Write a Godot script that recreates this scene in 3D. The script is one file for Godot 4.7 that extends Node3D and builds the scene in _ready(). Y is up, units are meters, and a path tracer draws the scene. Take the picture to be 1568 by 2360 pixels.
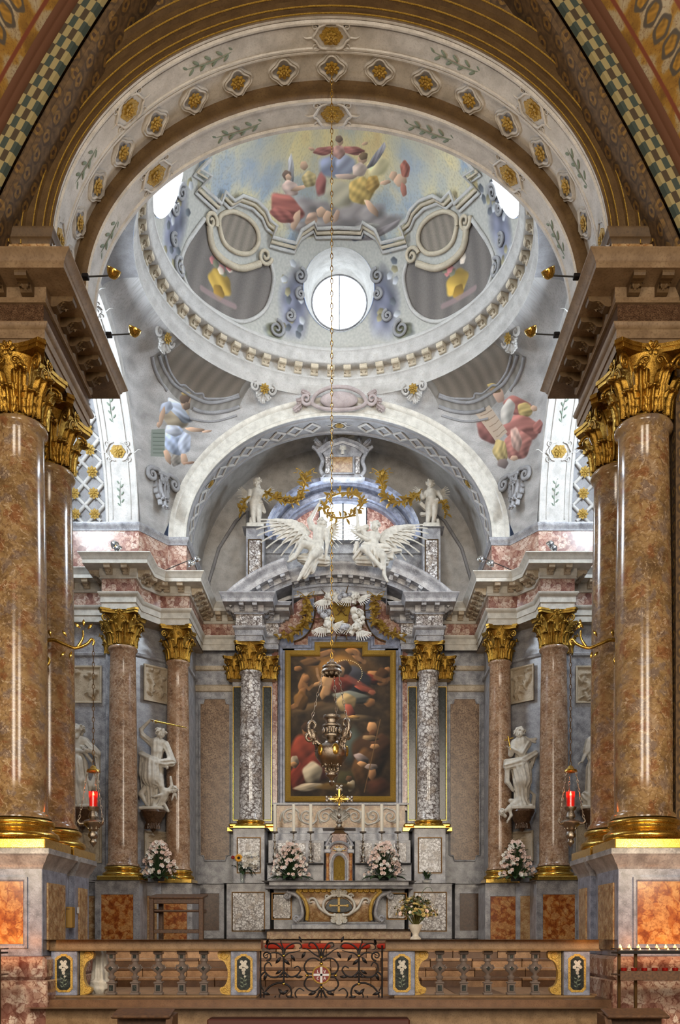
extends Node3D
# A baroque side chapel seen from the nave: metres, y up, the nave floor at y = 0, the chapel axis at x = 0, depth along -z.
const E := 1.65            # eye height; heights written E + h were measured from the horizon
var M := {}                # materials
var taken := {}
var lib := {}              # shared meshes
var rng := RandomNumberGenerator.new()
# ------------------------------------------------------------------ mesh builder
class MB:
	var v := PackedVector3Array()
	var n := PackedVector3Array()
	var uv := PackedVector2Array()
	var ix := PackedInt32Array()
	func tri(a: Vector3,b: Vector3,c: Vector3) -> void:
		var nn := (c - a).cross(b - a).normalized()
		var k := v.size()
		v.append_array([a,b,c]); n.append_array([nn,nn,nn])
		uv.append_array([Vector2.ZERO,Vector2.ZERO,Vector2.ZERO]); ix.append_array([k,k + 1,k + 2])
	func quad(a: Vector3,b: Vector3,c: Vector3,d: Vector3,ua := Vector2(0,1),ub := Vector2(0,0),uc := Vector2(1,0),ud := Vector2(1,1)) -> void:
		var nn := (c - a).cross(b - a)
		if nn.length_squared() < 1e-14:
			nn = (d - a).cross(c - a)
		nn = nn.normalized()
		var k := v.size()
		v.append_array([a,b,c,d]); n.append_array([nn,nn,nn,nn])
		uv.append_array([ua,ub,uc,ud]); ix.append_array([k,k + 1,k + 2,k,k + 2,k + 3])
	# a grid of points, row after row: smooth across edges flatter than the limit, sharp across the rest
	func patch(p: PackedVector3Array,rows: int,cols: int,smooth := 0.75,close_rows := false,close_cols := false,uvs := PackedVector2Array()) -> void:
		var fr := rows if close_rows else rows - 1
		var fc := cols if close_cols else cols - 1
		var fn := PackedVector3Array()
		fn.resize(fr * fc)
		for i in fr:
			var i2 := (i + 1) % rows
			for j in fc:
				var j2 := (j + 1) % cols
				fn[i * fc + j] = (p[i2 * cols + j2] - p[i * cols + j]).cross(p[i2 * cols + j] - p[i * cols + j2]).normalized()
		if smooth < -1.5:   # everything smooth: shared vertices
			var k0 := v.size()
			for i in rows:
				for j in cols:
					var s := Vector3.ZERO
					for a in 2:
						for b in 2:
							var ii := i - a
							var jj := j - b
							if close_rows: ii = posmod(ii,fr)
							if close_cols: jj = posmod(jj,fc)
							if ii >= 0 and ii < fr and jj >= 0 and jj < fc:
								s += fn[ii * fc + jj]
					v.append(p[i * cols + j]); n.append(s.normalized())
					uv.append(uvs[i * cols + j] if uvs.size() else Vector2.ZERO)
			for i in fr:
				for j in fc:
					var a2 := k0 + i * cols + j
					var b2 := k0 + ((i + 1) % rows) * cols + j
					var c2 := k0 + ((i + 1) % rows) * cols + (j + 1) % cols
					var d2 := k0 + i * cols + (j + 1) % cols
					ix.append_array([a2,b2,c2,a2,c2,d2])
			return
		for i in fr:
			for j in fc:
				var f := fn[i * fc + j]
				var k := v.size()
				for q in 4:
					var di := 1 if q == 1 or q == 2 else 0
					var dj := 1 if q >= 2 else 0
					var s2 := f
					for a in 3:
						var ii := i + (0 if a == 1 else di * 2 - 1)
						var jj := j + (0 if a == 0 else dj * 2 - 1)
						if close_rows: ii = posmod(ii,fr)
						if close_cols: jj = posmod(jj,fc)
						if ii >= 0 and ii < fr and jj >= 0 and jj < fc:
							var g := fn[ii * fc + jj]
							if g.dot(f) > smooth: s2 += g
					var w := ((i + di) % rows) * cols + (j + dj) % cols
					v.append(p[w]); n.append(s2.normalized())
					uv.append(uvs[w] if uvs.size() else Vector2.ZERO)
				ix.append_array([k,k + 1,k + 2,k,k + 2,k + 3])
	func fan(pts: PackedVector3Array) -> void:
		for i in range(1,pts.size() - 1):
			tri(pts[0],pts[i],pts[i + 1])
	# chamfered box
	func box(c: Vector3,s: Vector3,bev := 0.0,b := Basis()) -> void:
		var h := s * 0.5
		if bev <= 0.0:
			var q := []
			for i in 8:
				q.append(c + b * Vector3(h.x * (1 if i & 1 else -1),h.y * (1 if i & 2 else -1),h.z * (1 if i & 4 else -1)))
			quad(q[4],q[6],q[7],q[5]); quad(q[1],q[3],q[2],q[0]); quad(q[0],q[2],q[6],q[4])
			quad(q[5],q[7],q[3],q[1]); quad(q[6],q[2],q[3],q[7]); quad(q[0],q[4],q[5],q[1])
			return
		var e := minf(bev,minf(h.x,minf(h.y,h.z)) * 0.9)
		var P := func(sx,sy,sz,ax):
			return c + b * Vector3(sx * (h.x - (0.0 if ax == 0 else e)),sy * (h.y - (0.0 if ax == 1 else e)),sz * (h.z - (0.0 if ax == 2 else e)))
		for sg in [-1.0,1.0]:
			quad(P.call(sg,-1,-1,0),P.call(sg,1,-1,0),P.call(sg,1,1,0),P.call(sg,-1,1,0))
			quad(P.call(-1,sg,-1,1),P.call(1,sg,-1,1),P.call(1,sg,1,1),P.call(-1,sg,1,1))
			quad(P.call(-1,-1,sg,2),P.call(1,-1,sg,2),P.call(1,1,sg,2),P.call(-1,1,sg,2))
			for tg in [-1.0,1.0]:
				quad(P.call(sg,tg,-1,0),P.call(sg,tg,1,0),P.call(sg,tg,1,1),P.call(sg,tg,-1,1))
				quad(P.call(sg,-1,tg,0),P.call(sg,1,tg,0),P.call(sg,1,tg,2),P.call(sg,-1,tg,2))
				quad(P.call(-1,sg,tg,1),P.call(1,sg,tg,1),P.call(1,sg,tg,2),P.call(-1,sg,tg,2))
				for ug in [-1.0,1.0]:
					tri(P.call(sg,tg,ug,0),P.call(sg,tg,ug,1),P.call(sg,tg,ug,2))
	# x0..x1, y0..y1, z0..z1
	func bx(x0: float,x1: float,y0: float,y1: float,z0: float,z1: float,bev := 0.0) -> void:
		box(Vector3(x0 + x1,y0 + y1,z0 + z1) * 0.5,Vector3(absf(x1 - x0),absf(y1 - y0),absf(z1 - z0)),bev)
	func lathe(prof: Array,seg := 32,o := Vector3.ZERO,a0 := 0.0,a1 := TAU,smooth := 0.7,sx := 1.0,sz := 1.0) -> void:
		var whole := absf(a1 - a0 - TAU) < 0.001
		var cols := seg if whole else seg + 1
		var p := PackedVector3Array()
		var u := PackedVector2Array()
		for q in prof:
			for j in cols:
				var a := a0 + (a1 - a0) * j / seg
				p.append(o + Vector3(cos(a) * q.x * sx,q.y,sin(a) * q.x * sz))
				u.append(Vector2(a / TAU,q.y))
		patch(p,prof.size(),cols,smooth,false,whole,u)
	# profile (out, up) carried along points with side vectors (already mitred)
	func sweep(P: PackedVector3Array,N: PackedVector3Array,B: PackedVector3Array,prof: Array,closed_path := false,closed_prof := false,smooth := 0.8,cap := false) -> void:
		var p := PackedVector3Array()
		for i in P.size():
			for q in prof:
				p.append(P[i] + N[i] * q.x + B[i] * q.y)
		patch(p,P.size(),prof.size(),smooth,closed_path,closed_prof)
		if cap and not closed_path:
			for e in [0,P.size() - 1]:
				var flat := PackedVector2Array()
				for q in prof: flat.append(q)
				var t := Geometry2D.triangulate_polygon(flat)
				for k in range(0,t.size(),3):
					var a: Vector2 = prof[t[k]]; var b: Vector2 = prof[t[k + 1]]; var c: Vector2 = prof[t[k + 2]]
					var A := P[e] + N[e] * a.x + B[e] * a.y
					var Bq := P[e] + N[e] * b.x + B[e] * b.y
					var C := P[e] + N[e] * c.x + B[e] * c.y
					if e == 0: tri(A,Bq,C)
					else: tri(A,C,Bq)
	# moulding in plan: the path runs through (x, z), the profile goes out to its right-hand side
	func mould(path: Array,prof: Array,y0 := 0.0,closed := false,flip := false,smooth := 0.8,cap := false) -> void:
		var P := PackedVector3Array(); var N := PackedVector3Array(); var B := PackedVector3Array()
		var k := path.size()
		for i in k:
			var a: Vector2 = path[posmod(i - 1,k)] if closed or i > 0 else path[i]
			var c: Vector2 = path[(i + 1) % k] if closed or i < k - 1 else path[i]
			var d1: Vector2 = (path[i] - a).normalized()
			var d2: Vector2 = (c - path[i]).normalized()
			if d1 == Vector2.ZERO: d1 = d2
			if d2 == Vector2.ZERO: d2 = d1
			var n1 := Vector2(-d1.y,d1.x); var n2 := Vector2(-d2.y,d2.x)
			var m := (n1 + n2) / maxf(0.3,1.0 + n1.dot(n2))
			if flip: m = -m
			P.append(Vector3(path[i].x,y0,path[i].y)); N.append(Vector3(m.x,0,m.y)); B.append(Vector3.UP)
		sweep(P,N,B,prof,closed,false,smooth,cap)
	# profile (radial, z) carried along an ellipse arch in the xy plane
	func arch(a: float,b: float,c: Vector3,prof: Array,t0 := 0.0,t1 := PI,seg := 48,closed_prof := false,smooth := 0.8,leg := 0.0) -> void:
		var P := PackedVector3Array(); var N := PackedVector3Array(); var B := PackedVector3Array()
		if leg > 0.0:
			P.append(c + Vector3(a * cos(t0),b * sin(t0) - leg,0)); N.append(Vector3(signf(cos(t0)),0,0)); B.append(Vector3(0,0,1))
		for i in seg + 1:
			var t := t0 + (t1 - t0) * i / seg
			P.append(c + Vector3(a * cos(t),b * sin(t),0))
			N.append(Vector3(b * cos(t),a * sin(t),0).normalized()); B.append(Vector3(0,0,1))
		if leg > 0.0:
			P.append(c + Vector3(a * cos(t1),b * sin(t1) - leg,0)); N.append(Vector3(signf(cos(t1)),0,0)); B.append(Vector3(0,0,1))
		sweep(P,N,B,prof,false,closed_prof,smooth)
	func tube(pts: Array,r0: float,r1 := -1.0,seg := 8,radii := [],cap := true) -> void:
		var k := pts.size()
		var p := PackedVector3Array()
		var t: Vector3 = (pts[1] - pts[0]).normalized()
		var nn := t.cross(Vector3(0.31,0.9,0.27)).normalized()
		for i in k:
			var d: Vector3 = (pts[mini(i + 1,k - 1)] - pts[maxi(i - 1,0)]).normalized()
			nn = (nn - d * nn.dot(d)).normalized()
			var bb := d.cross(nn)
			var r: float = radii[i] if radii.size() else lerpf(r0,r0 if r1 < 0.0 else r1,float(i) / (k - 1))
			for j in seg:
				var a := TAU * j / seg
				p.append(pts[i] + nn * cos(a) * r + bb * sin(a) * r)
		patch(p,k,seg,-2.0,false,true)
		if cap:
			fan(p.slice(0,seg))
			var e := p.slice((k - 1) * seg,k * seg)
			e.reverse()
			fan(e)
	func ball(c: Vector3,r: Vector3,seg := 12,rings := 8,b := Basis()) -> void:
		var p := PackedVector3Array()
		for i in rings + 1:
			var f := PI * i / rings
			for j in seg:
				var a := TAU * j / seg
				p.append(c + b * Vector3(sin(f) * cos(a) * r.x,cos(f) * r.y,sin(f) * sin(a) * r.z))
		patch(p,rings + 1,seg,-2.0,false,true)
	func torus(c: Vector3,R: float,r: float,b := Basis(),seg := 16,sub := 6,sy := 1.0) -> void:
		var p := PackedVector3Array()
		for i in seg:
			var a := TAU * i / seg
			for j in sub:
				var f := TAU * j / sub
				p.append(c + b * Vector3(cos(a) * (R + r * cos(f)),sin(a) * (R + r * cos(f)) * sy,r * sin(f)))
		patch(p,seg,sub,-2.0,true,true)
	# outline in the xy plane, z from z0 (back) to z1 (front), the front edge chamfered
	func extrude(pl: PackedVector2Array,z0: float,z1: float,bev := 0.0,t := Transform3D(),back := true) -> void:
		if Geometry2D.is_polygon_clockwise(pl): pl.reverse()
		var inner := pl
		if bev > 0.0:
			var sh := Geometry2D.offset_polygon(pl,-bev)
			if sh.size() == 1 and sh[0].size() == pl.size():
				# keep the ring aligned with the outline
				var best := 0
				var bd := 1e9
				for k in pl.size():
					var dd: float = pl[0].distance_squared_to(sh[0][k])
					if dd < bd: bd = dd; best = k
				var al := PackedVector2Array()
				for k in pl.size(): al.append(sh[0][(best + k) % pl.size()])
				inner = al
		var k := pl.size()
		for i in k:
			var a := pl[i]; var b := pl[(i + 1) % k]; var ai := inner[i]; var bi := inner[(i + 1) % k]
			var zf := z1 - (bev if inner != pl else 0.0)
			quad(t * Vector3(a.x,a.y,z0),t * Vector3(a.x,a.y,zf),t * Vector3(b.x,b.y,zf),t * Vector3(b.x,b.y,z0))
			if inner != pl:
				quad(t * Vector3(a.x,a.y,zf),t * Vector3(ai.x,ai.y,z1),t * Vector3(bi.x,bi.y,z1),t * Vector3(b.x,b.y,zf))
		var bb := Rect2(pl[0],Vector2.ZERO)
		for q in pl: bb = bb.expand(q)
		for side in ([0,1] if back else [0]):
			var src := inner if side == 0 else pl
			var z := z1 if side == 0 else z0
			var tr := Geometry2D.triangulate_polygon(src)
			for m in range(0,tr.size(),3):
				var A := t * Vector3(src[tr[m]].x,src[tr[m]].y,z)
				var Bq := t * Vector3(src[tr[m + 1]].x,src[tr[m + 1]].y,z)
				var C := t * Vector3(src[tr[m + 2]].x,src[tr[m + 2]].y,z)
				var q0 := v.size()
				tri(A,Bq,C)
				for w in 3:
					var s := src[tr[m + w]]
					uv[q0 + w] = Vector2((s.x - bb.position.x) / bb.size.x,1.0 - (s.y - bb.position.y) / bb.size.y)
	func add(o: MB,t := Transform3D()) -> void:
		var k := v.size()
		for i in o.v.size():
			v.append(t * o.v[i]); n.append((t.basis * o.n[i]).normalized())
		uv.append_array(o.uv)
		for i in o.ix: ix.append(k + i)
	func mesh() -> ArrayMesh:
		# wind every triangle to agree with its normals (front faces run clockwise)
		for i in range(0,ix.size(),3):
			var a := ix[i]; var b := ix[i + 1]; var c := ix[i + 2]
			var g := (v[c] - v[a]).cross(v[b] - v[a])
			if g.dot(n[a] + n[b] + n[c]) < 0.0:
				ix[i + 1] = c; ix[i + 2] = b
		var arr := []
		arr.resize(Mesh.ARRAY_MAX)
		arr[Mesh.ARRAY_VERTEX] = v; arr[Mesh.ARRAY_NORMAL] = n; arr[Mesh.ARRAY_TEX_UV] = uv; arr[Mesh.ARRAY_INDEX] = ix
		var m := ArrayMesh.new()
		m.add_surface_from_arrays(Mesh.PRIMITIVE_TRIANGLES,arr)
		return m
# ------------------------------------------------------------------ nodes
func numbered(called: String) -> String:
	var k: int = taken.get(called,-1) + 1
	taken[called] = k
	return called if k == 0 else "%s_%03d" % [called,k]
func tag(o: Node,label := "",category := "",group := "",kind := "") -> Node:
	if label: o.set_meta("label",label)
	if category: o.set_meta("category",category)
	if group: o.set_meta("group",group)
	if kind: o.set_meta("kind",kind)
	return o
func thing(called: String,label: String,category: String,at := Vector3.ZERO,turn := 0.0,group := "") -> Node3D:
	var o := Node3D.new()
	o.name = numbered(called)
	add_child(o)
	o.position = at; o.rotation.y = turn
	tag(o,label,category,group)
	return o
func place(called: String,m: Mesh,mat: Material,parent: Node3D = self,t := Transform3D()) -> MeshInstance3D:
	var o := MeshInstance3D.new()
	o.mesh = m
	o.material_override = mat
	o.cast_shadow = GeometryInstance3D.SHADOW_CASTING_SETTING_ON
	o.transform = t
	if parent == self:
		o.name = numbered(called)
		add_child(o)
	else:
		var k := 0
		o.name = called
		while parent.has_node(NodePath(o.name)):
			k += 1
			o.name = "%s_%03d" % [called,k]
		parent.add_child(o,true)
	return o
func obj(called: String,b: MB,mat: Material,parent: Node3D = self,t := Transform3D()) -> MeshInstance3D:
	return place(called,b.mesh(),mat,parent,t)
func struct(called: String,b: MB,mat: Material,label := "") -> MeshInstance3D:
	var o := obj(called,b,mat)
	tag(o,label,"","","structure")
	return o
func group_node(called: String,parent: Node3D,t := Transform3D()) -> Node3D:
	var o := Node3D.new()
	o.name = called
	o.transform = t
	parent.add_child(o,true)
	return o
func T(p: Vector3,ry := 0.0,s := 1.0) -> Transform3D:
	return Transform3D(Basis(Vector3.UP,ry).scaled(Vector3.ONE * s),p)
# a mesh made once and shared
func shared(key: String,make: Callable) -> Mesh:
	if not lib.has(key):
		var b: MB = make.call()
		lib[key] = b.mesh()
	return lib[key]
func V2(a: Array) -> Array:
	var o := []
	for i in range(0,a.size(),2): o.append(Vector2(a[i],a[i + 1]))
	return o
func PV(a: Array) -> PackedVector2Array:
	var o := PackedVector2Array()
	for i in range(0,a.size(),2): o.append(Vector2(a[i],a[i + 1]))
	return o
# smooth curve through points
func curve(pts: Array,per := 6) -> Array:
	var o := []
	var k := pts.size()
	for i in k - 1:
		var p0 = pts[maxi(i - 1,0)]; var p1 = pts[i]; var p2 = pts[i + 1]; var p3 = pts[mini(i + 2,k - 1)]
		for j in per:
			var t := float(j) / per
			o.append(p1.cubic_interpolate(p2,p0,p3,t))
	o.append(pts[k - 1])
	return o
func spiral(c: Vector3,r0: float,turns: float,a0: float,dir: float,ax: Vector3,ay: Vector3,k := 20,r1 := 0.12) -> Array:
	var o := []
	for i in k + 1:
		var t := float(i) / k
		var r := r0 * lerpf(1.0,r1,t)
		var a := a0 + dir * turns * TAU * t
		o.append(c + ax * cos(a) * r + ay * sin(a) * r)
	return o
# ------------------------------------------------------------------ textures and materials
func noise_bytes(s: int,freq: float,seed_: int,kind := "fbm",oct := 4,warp := 0.0,h := 0) -> PackedByteArray:
	var f := FastNoiseLite.new()
	f.seed = seed_
	f.frequency = freq / s
	f.fractal_octaves = oct
	f.fractal_type = FastNoiseLite.FRACTAL_RIDGED if kind == "ridged" else FastNoiseLite.FRACTAL_FBM
	f.noise_type = FastNoiseLite.TYPE_SIMPLEX_SMOOTH
	if kind == "cell" or kind == "edge":
		f.noise_type = FastNoiseLite.TYPE_CELLULAR
		f.cellular_return_type = FastNoiseLite.RETURN_CELL_VALUE if kind == "cell" else FastNoiseLite.RETURN_DISTANCE2_SUB
		f.fractal_type = FastNoiseLite.FRACTAL_NONE
	if warp > 0.0:
		f.domain_warp_enabled = true
		f.domain_warp_amplitude = warp * s
		f.domain_warp_frequency = freq * 0.8 / s
		f.domain_warp_fractal_octaves = 3
	var im := f.get_seamless_image(s,h if h > 0 else s)
	im.convert(Image.FORMAT_L8)
	return im.get_data()
func lut(kind: String,a: float,b: float,amount: float) -> PackedInt32Array:
	var o := PackedInt32Array()
	for i in 256:
		var x := i / 255.0
		var y := 0.0
		if kind == "vein": y = maxf(0.0,1.0 - absf(x - a) / b)
		elif kind == "above": y = smoothstep(a,b,x)
		elif kind == "below": y = 1.0 - smoothstep(a,b,x)
		o.append(int(y * amount * 256.0))
	return o
func ramp(cols: Array) -> Gradient:
	var g := Gradient.new()
	var off := PackedFloat32Array(); var c := PackedColorArray()
	for q in cols:
		off.append(q[0]); c.append(Color8(q[1],q[2],q[3]))
	g.offsets = off; g.colors = c
	return g
# a stone picture: a ramp over one noise, then coloured layers through other noises
func stone(s: int,base: PackedByteArray,g: Gradient,layers: Array,h := 0) -> ImageTexture:
	return ImageTexture.create_from_image(Image.create_from_data(s,h if h > 0 else s,false,Image.FORMAT_RGB8,stone_bytes(s,base,g,layers,h)))
func stone_bytes(s: int,base: PackedByteArray,g: Gradient,layers: Array,h := 0) -> PackedByteArray:
	var hh := h if h > 0 else s
	var R := PackedInt32Array(); var G := PackedInt32Array(); var B := PackedInt32Array()
	for i in 256:
		var c := g.sample(i / 255.0)
		R.append(int(c.r * 255)); G.append(int(c.g * 255)); B.append(int(c.b * 255))
	var out := PackedByteArray()
	out.resize(s * hh * 3)
	var k := 0
	for i in s * hh:
		var b := base[i]
		out[k] = R[b]; out[k + 1] = G[b]; out[k + 2] = B[b]
		k += 3
	for L in layers:
		var by: PackedByteArray = L[0]
		var lu: PackedInt32Array = L[1]
		var cr: int = L[2]; var cg: int = L[3]; var cb: int = L[4]
		k = 0
		for i in s * hh:
			var a := lu[by[i]]
			if a > 0:
				out[k] += ((cr - out[k]) * a) >> 8
				out[k + 1] += ((cg - out[k + 1]) * a) >> 8
				out[k + 2] += ((cb - out[k + 2]) * a) >> 8
			k += 3
	return out
func mat(called: String,tex,rough := 0.6,metal := 0.0,scale := 0.0,world := true,col := Color.WHITE) -> StandardMaterial3D:
	var m := StandardMaterial3D.new()
	m.resource_name = called
	m.roughness = rough
	m.metallic = metal
	if tex is Color: m.albedo_color = tex
	elif tex != null:
		m.albedo_texture = tex
		m.albedo_color = col
	if scale > 0.0:
		m.uv1_triplanar = true
		m.uv1_world_triplanar = world
		m.uv1_triplanar_sharpness = 6.0
		m.uv1_scale = Vector3.ONE * scale
	M[called] = m
	return m
func bump(m: StandardMaterial3D,tex: Texture2D,amount: float) -> void:
	m.heightmap_enabled = true
	m.heightmap_texture = tex
	m.heightmap_scale = amount
func grey_tex(s: int,by: PackedByteArray) -> ImageTexture:
	return ImageTexture.create_from_image(Image.create_from_data(s,s,false,Image.FORMAT_L8,by))
func materials() -> void:
	var S := 512
	var cloud := noise_bytes(S,5.0,3,"fbm",5,0.06)
	var cloud2 := noise_bytes(S,9.0,11,"fbm",5,0.05)
	var fine := noise_bytes(S,40.0,5,"fbm",4)
	var grit := noise_bytes(S,110.0,8,"fbm",3)
	var veins := noise_bytes(S,6.0,21,"ridged",4,0.07)
	var veins2 := noise_bytes(S,13.0,33,"ridged",4,0.05)
	var cells := noise_bytes(S,16.0,7,"cell",1,0.03)
	var edges := noise_bytes(S,15.0,17,"edge",1,0.05)
	var edges2 := noise_bytes(S,26.0,19,"edge",1,0.04)
	var relief := grey_tex(S,noise_bytes(S,60.0,77,"ridged",3,0.02))
	# red and tan breccia of the great shafts
	var big := func(by: PackedByteArray) -> PackedByteArray:
		var im := Image.create_from_data(S,S,false,Image.FORMAT_L8,by)
		im.resize(1024,1024,Image.INTERPOLATE_CUBIC)
		return im.get_data()
	var scratch := noise_bytes(1024,15.0,121,"ridged",5,0.05)
	var web := noise_bytes(1024,30.0,122,"ridged",4,0.03)
	var crack := noise_bytes(1024,34.0,123,"edge",1,0.04)
	var cl1: PackedByteArray = big.call(cloud)
	var cl2: PackedByteArray = big.call(cloud2)
	var t := stone(1024,cl1,ramp([[0.0,104,82,54],[0.35,152,124,82],[0.55,178,148,102],[0.75,160,126,84],[1.0,190,168,138]]),[
		[cl2,lut("above",0.6,0.76,0.6),138,84,50],[cl2,lut("below",0.24,0.42,0.7),132,118,112],
		[crack,lut("below",0.0,0.12,0.55),92,66,46],[web,lut("above",0.72,0.86,0.6),210,184,146],[scratch,lut("above",0.78,0.88,0.85),226,206,176],[scratch,lut("below",0.12,0.26,0.5),84,58,42]])
	mat("shaft",t,0.17,0.0,0.26,true,Color(0.88,0.87,0.88))
	# same quarry, cut for the smaller columns
	t = stone(S,cloud2,ramp([[0.0,104,78,60],[0.4,146,114,88],[0.65,164,134,108],[1.0,176,146,128]]),[
		[cells,lut("above",0.7,0.75,0.3),160,116,84],[edges2,lut("below",0.0,0.12,0.6),204,184,160],[veins2,lut("above",0.75,0.9,0.7),216,198,176],
		[fine,lut("below",0.24,0.38,0.4),92,66,50],[fine,lut("above",0.64,0.8,0.25),206,184,160]])
	mat("shaft_small",t,0.2,0.0,0.34)
	# orange panels
	t = stone(S,cloud2,ramp([[0.0,112,52,18],[0.35,158,88,36],[0.6,186,124,62],[1.0,206,166,112]]),[
		[edges,lut("below",0.0,0.16,0.8),122,52,18],[cells,lut("above",0.62,0.66,0.55),208,164,108],[veins2,lut("above",0.8,0.92,0.5),96,42,16],
		[fine,lut("below",0.25,0.4,0.35),104,52,20]])
	mat("orange_marble",t,0.25,0.0,0.5)
	t = stone(S,cloud2,ramp([[0.0,116,84,52],[0.4,166,134,92],[0.7,188,158,116],[1.0,204,182,148]]),[
		[edges,lut("below",0.0,0.12,0.7),130,78,42],[veins2,lut("above",0.8,0.92,0.5),108,66,38],[fine,lut("below",0.25,0.4,0.4),110,74,44]])
	mat("tan_marble",t,0.25,0.0,0.5)
	# black and white breccia of the altar
	t = stone(S,cells,ramp([[0.0,168,158,150],[0.3,206,202,198],[0.6,226,224,222],[1.0,236,234,232]]),[
		[edges2,lut("below",0.0,0.16,0.85),66,56,52],[edges,lut("below",0.0,0.13,0.75),84,72,66],[cloud,lut("above",0.6,0.8,0.5),156,138,120],
		[veins2,lut("above",0.7,0.86,0.7),76,66,62]])
	mat("breccia",t,0.15,0.0,0.34)
	mat("breccia_fine",t,0.25,0.0,0.42)
	# grey blue marble
	t = stone(S,cloud,ramp([[0.0,104,104,108],[0.4,146,146,150],[0.6,164,164,168],[1.0,190,190,192]]),[
		[veins,lut("above",0.74,0.95,0.5),208,208,210],[veins2,lut("above",0.8,0.95,0.4),96,96,104],[fine,lut("above",0.62,0.8,0.25),196,196,200],[fine,lut("below",0.25,0.4,0.3),88,88,96]])
	mat("grey_marble",t,0.3,0.0,0.6)
	mat("blue_marble",t,0.3,0.0,0.9,true,Color(0.86,0.9,1.0))
	# dark green inlay
	t = stone(S,cloud2,ramp([[0.0,22,26,28],[0.5,40,46,46],[1.0,66,72,70]]),[[veins2,lut("above",0.72,0.92,0.6),120,126,120],[fine,lut("above",0.64,0.8,0.3),92,98,94]])
	mat("green_marble",t,0.2,0.0,1.2)
	# brown book-matched onyx
	t = stone(S,cloud2,ramp([[0.0,92,68,48],[0.4,130,102,76],[0.7,150,122,94],[1.0,168,142,116]]),[
		[fine,lut("below",0.28,0.46,0.75),74,52,36],[fine,lut("above",0.58,0.75,0.4),176,150,122],[edges2,lut("below",0.0,0.1,0.5),84,58,40],[veins2,lut("above",0.82,0.95,0.4),178,154,128]])
	mat("brown_onyx",t,0.28,0.0,0.42)
	mat("dark_onyx",t,0.3,0.0,0.9,true,Color(0.66,0.62,0.6))
	# red and white breccia of the retable
	t = stone(S,cells,ramp([[0.0,126,84,74],[0.4,168,128,112],[0.7,196,166,148],[1.0,216,198,184]]),[
		[edges,lut("below",0.0,0.13,0.7),104,56,46],[cloud,lut("above",0.6,0.76,0.5),196,174,156],[fine,lut("below",0.26,0.4,0.4),110,70,58]])
	mat("pink_marble",t,0.22,0.0,0.55)
	# pale stones
	t = stone(S,cloud,ramp([[0.0,152,136,112],[0.5,184,168,144],[1.0,206,194,172]]),[[fine,lut("below",0.24,0.42,0.35),120,100,78],[veins,lut("above",0.84,0.95,0.3),132,110,88],[grit,lut("above",0.62,0.8,0.3),216,206,190]])
	mat("cream_stone",t,0.5,0.0,0.6)
	mat("rail_stone",t,0.3,0.0,0.8,true,Color(0.75,0.67,0.58))
	mat("step_pink",t,0.35,0.0,0.9,true,Color(0.98,0.84,0.72))
	mat("step_brown",t,0.35,0.0,0.9,true,Color(0.6,0.47,0.37))
	mat("shaded_cream",t,0.55,0.0,0.5,true,Color(0.7,0.63,0.55))  # cream stone darkened to hold the shade on the great entablatures
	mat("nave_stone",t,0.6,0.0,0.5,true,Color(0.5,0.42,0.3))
	mat("brown_paint",t,0.8,0.0,0.5,true,Color(0.5,0.4,0.3))
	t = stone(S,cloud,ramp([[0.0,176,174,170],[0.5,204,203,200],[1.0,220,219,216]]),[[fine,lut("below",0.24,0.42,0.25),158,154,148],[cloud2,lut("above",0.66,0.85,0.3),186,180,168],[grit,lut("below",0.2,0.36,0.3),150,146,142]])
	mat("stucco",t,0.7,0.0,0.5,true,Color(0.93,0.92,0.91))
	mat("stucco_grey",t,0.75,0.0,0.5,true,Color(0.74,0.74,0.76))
	mat("stucco_rose",t,0.75,0.0,0.5,true,Color(0.84,0.78,0.78))
	mat("stucco_warm",t,0.7,0.0,0.5,true,Color(0.96,0.9,0.8))
	mat("white_marble",t,0.35,0.0,0.7,true,Color(1.0,0.985,0.95))
	var wm := mat("statue_marble",t,0.45,0.0,1.2,true,Color(1.0,0.98,0.94))
	wm.subsurf_scatter_enabled = false
	mat("candle_wax",Color(0.9,0.87,0.8),0.45)
	# gilding
	var gt := stone(S,fine,ramp([[0.0,138,104,40],[0.5,220,180,86],[1.0,250,226,146]]),[[cloud2,lut("above",0.62,0.84,0.5),132,96,42]])
	bump(mat("gold",gt,0.3,0.95,1.2,true,Color(0.8,0.76,0.68)),relief,0.4)
	bump(mat("gold_frame",gt,0.36,0.5,3.0,true,Color(1.0,0.97,0.86)),relief,2.5)
	mat("gold_smooth",gt,0.25,0.95,1.2)
	mat("gold_paint",gt,0.6,0.1,1.0,true,Color(0.76,0.74,0.62))
	mat("yellow_marble",gt,0.35,0.0,1.1,true,Color(0.9,0.88,0.8))
	# metals, wood, small stuff
	bump(mat("silver",Color(0.66,0.62,0.57),0.14,1.0,3.0),relief,0.2)
	mat("bronze",Color(0.34,0.25,0.14),0.35,0.85)
	mat("iron",Color(0.13,0.12,0.13),0.45,0.6)
	mat("chrome",Color(0.8,0.8,0.8),0.12,1.0)
	var wt := stone(S,noise_bytes(S,18.0,90,"fbm",4,0.02),ramp([[0.0,58,38,24],[0.5,88,60,38],[1.0,112,80,52]]),[[grit,lut("below",0.3,0.45,0.4),48,30,18]])
	mat("wood",wt,0.5,0.0,1.0)
	mat("red_cloth",Color(0.62,0.15,0.05),0.9)
	mat("red_glass_cup",Color(0.5,0.06,0.04),0.2)
	mat("leaf",Color(0.16,0.26,0.11),0.5)
	mat("leaf_dry",Color(0.36,0.36,0.16),0.7)
	mat("petal_pink",Color(0.9,0.8,0.75),0.7)
	mat("petal_white",Color(0.9,0.88,0.84),0.7)
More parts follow.
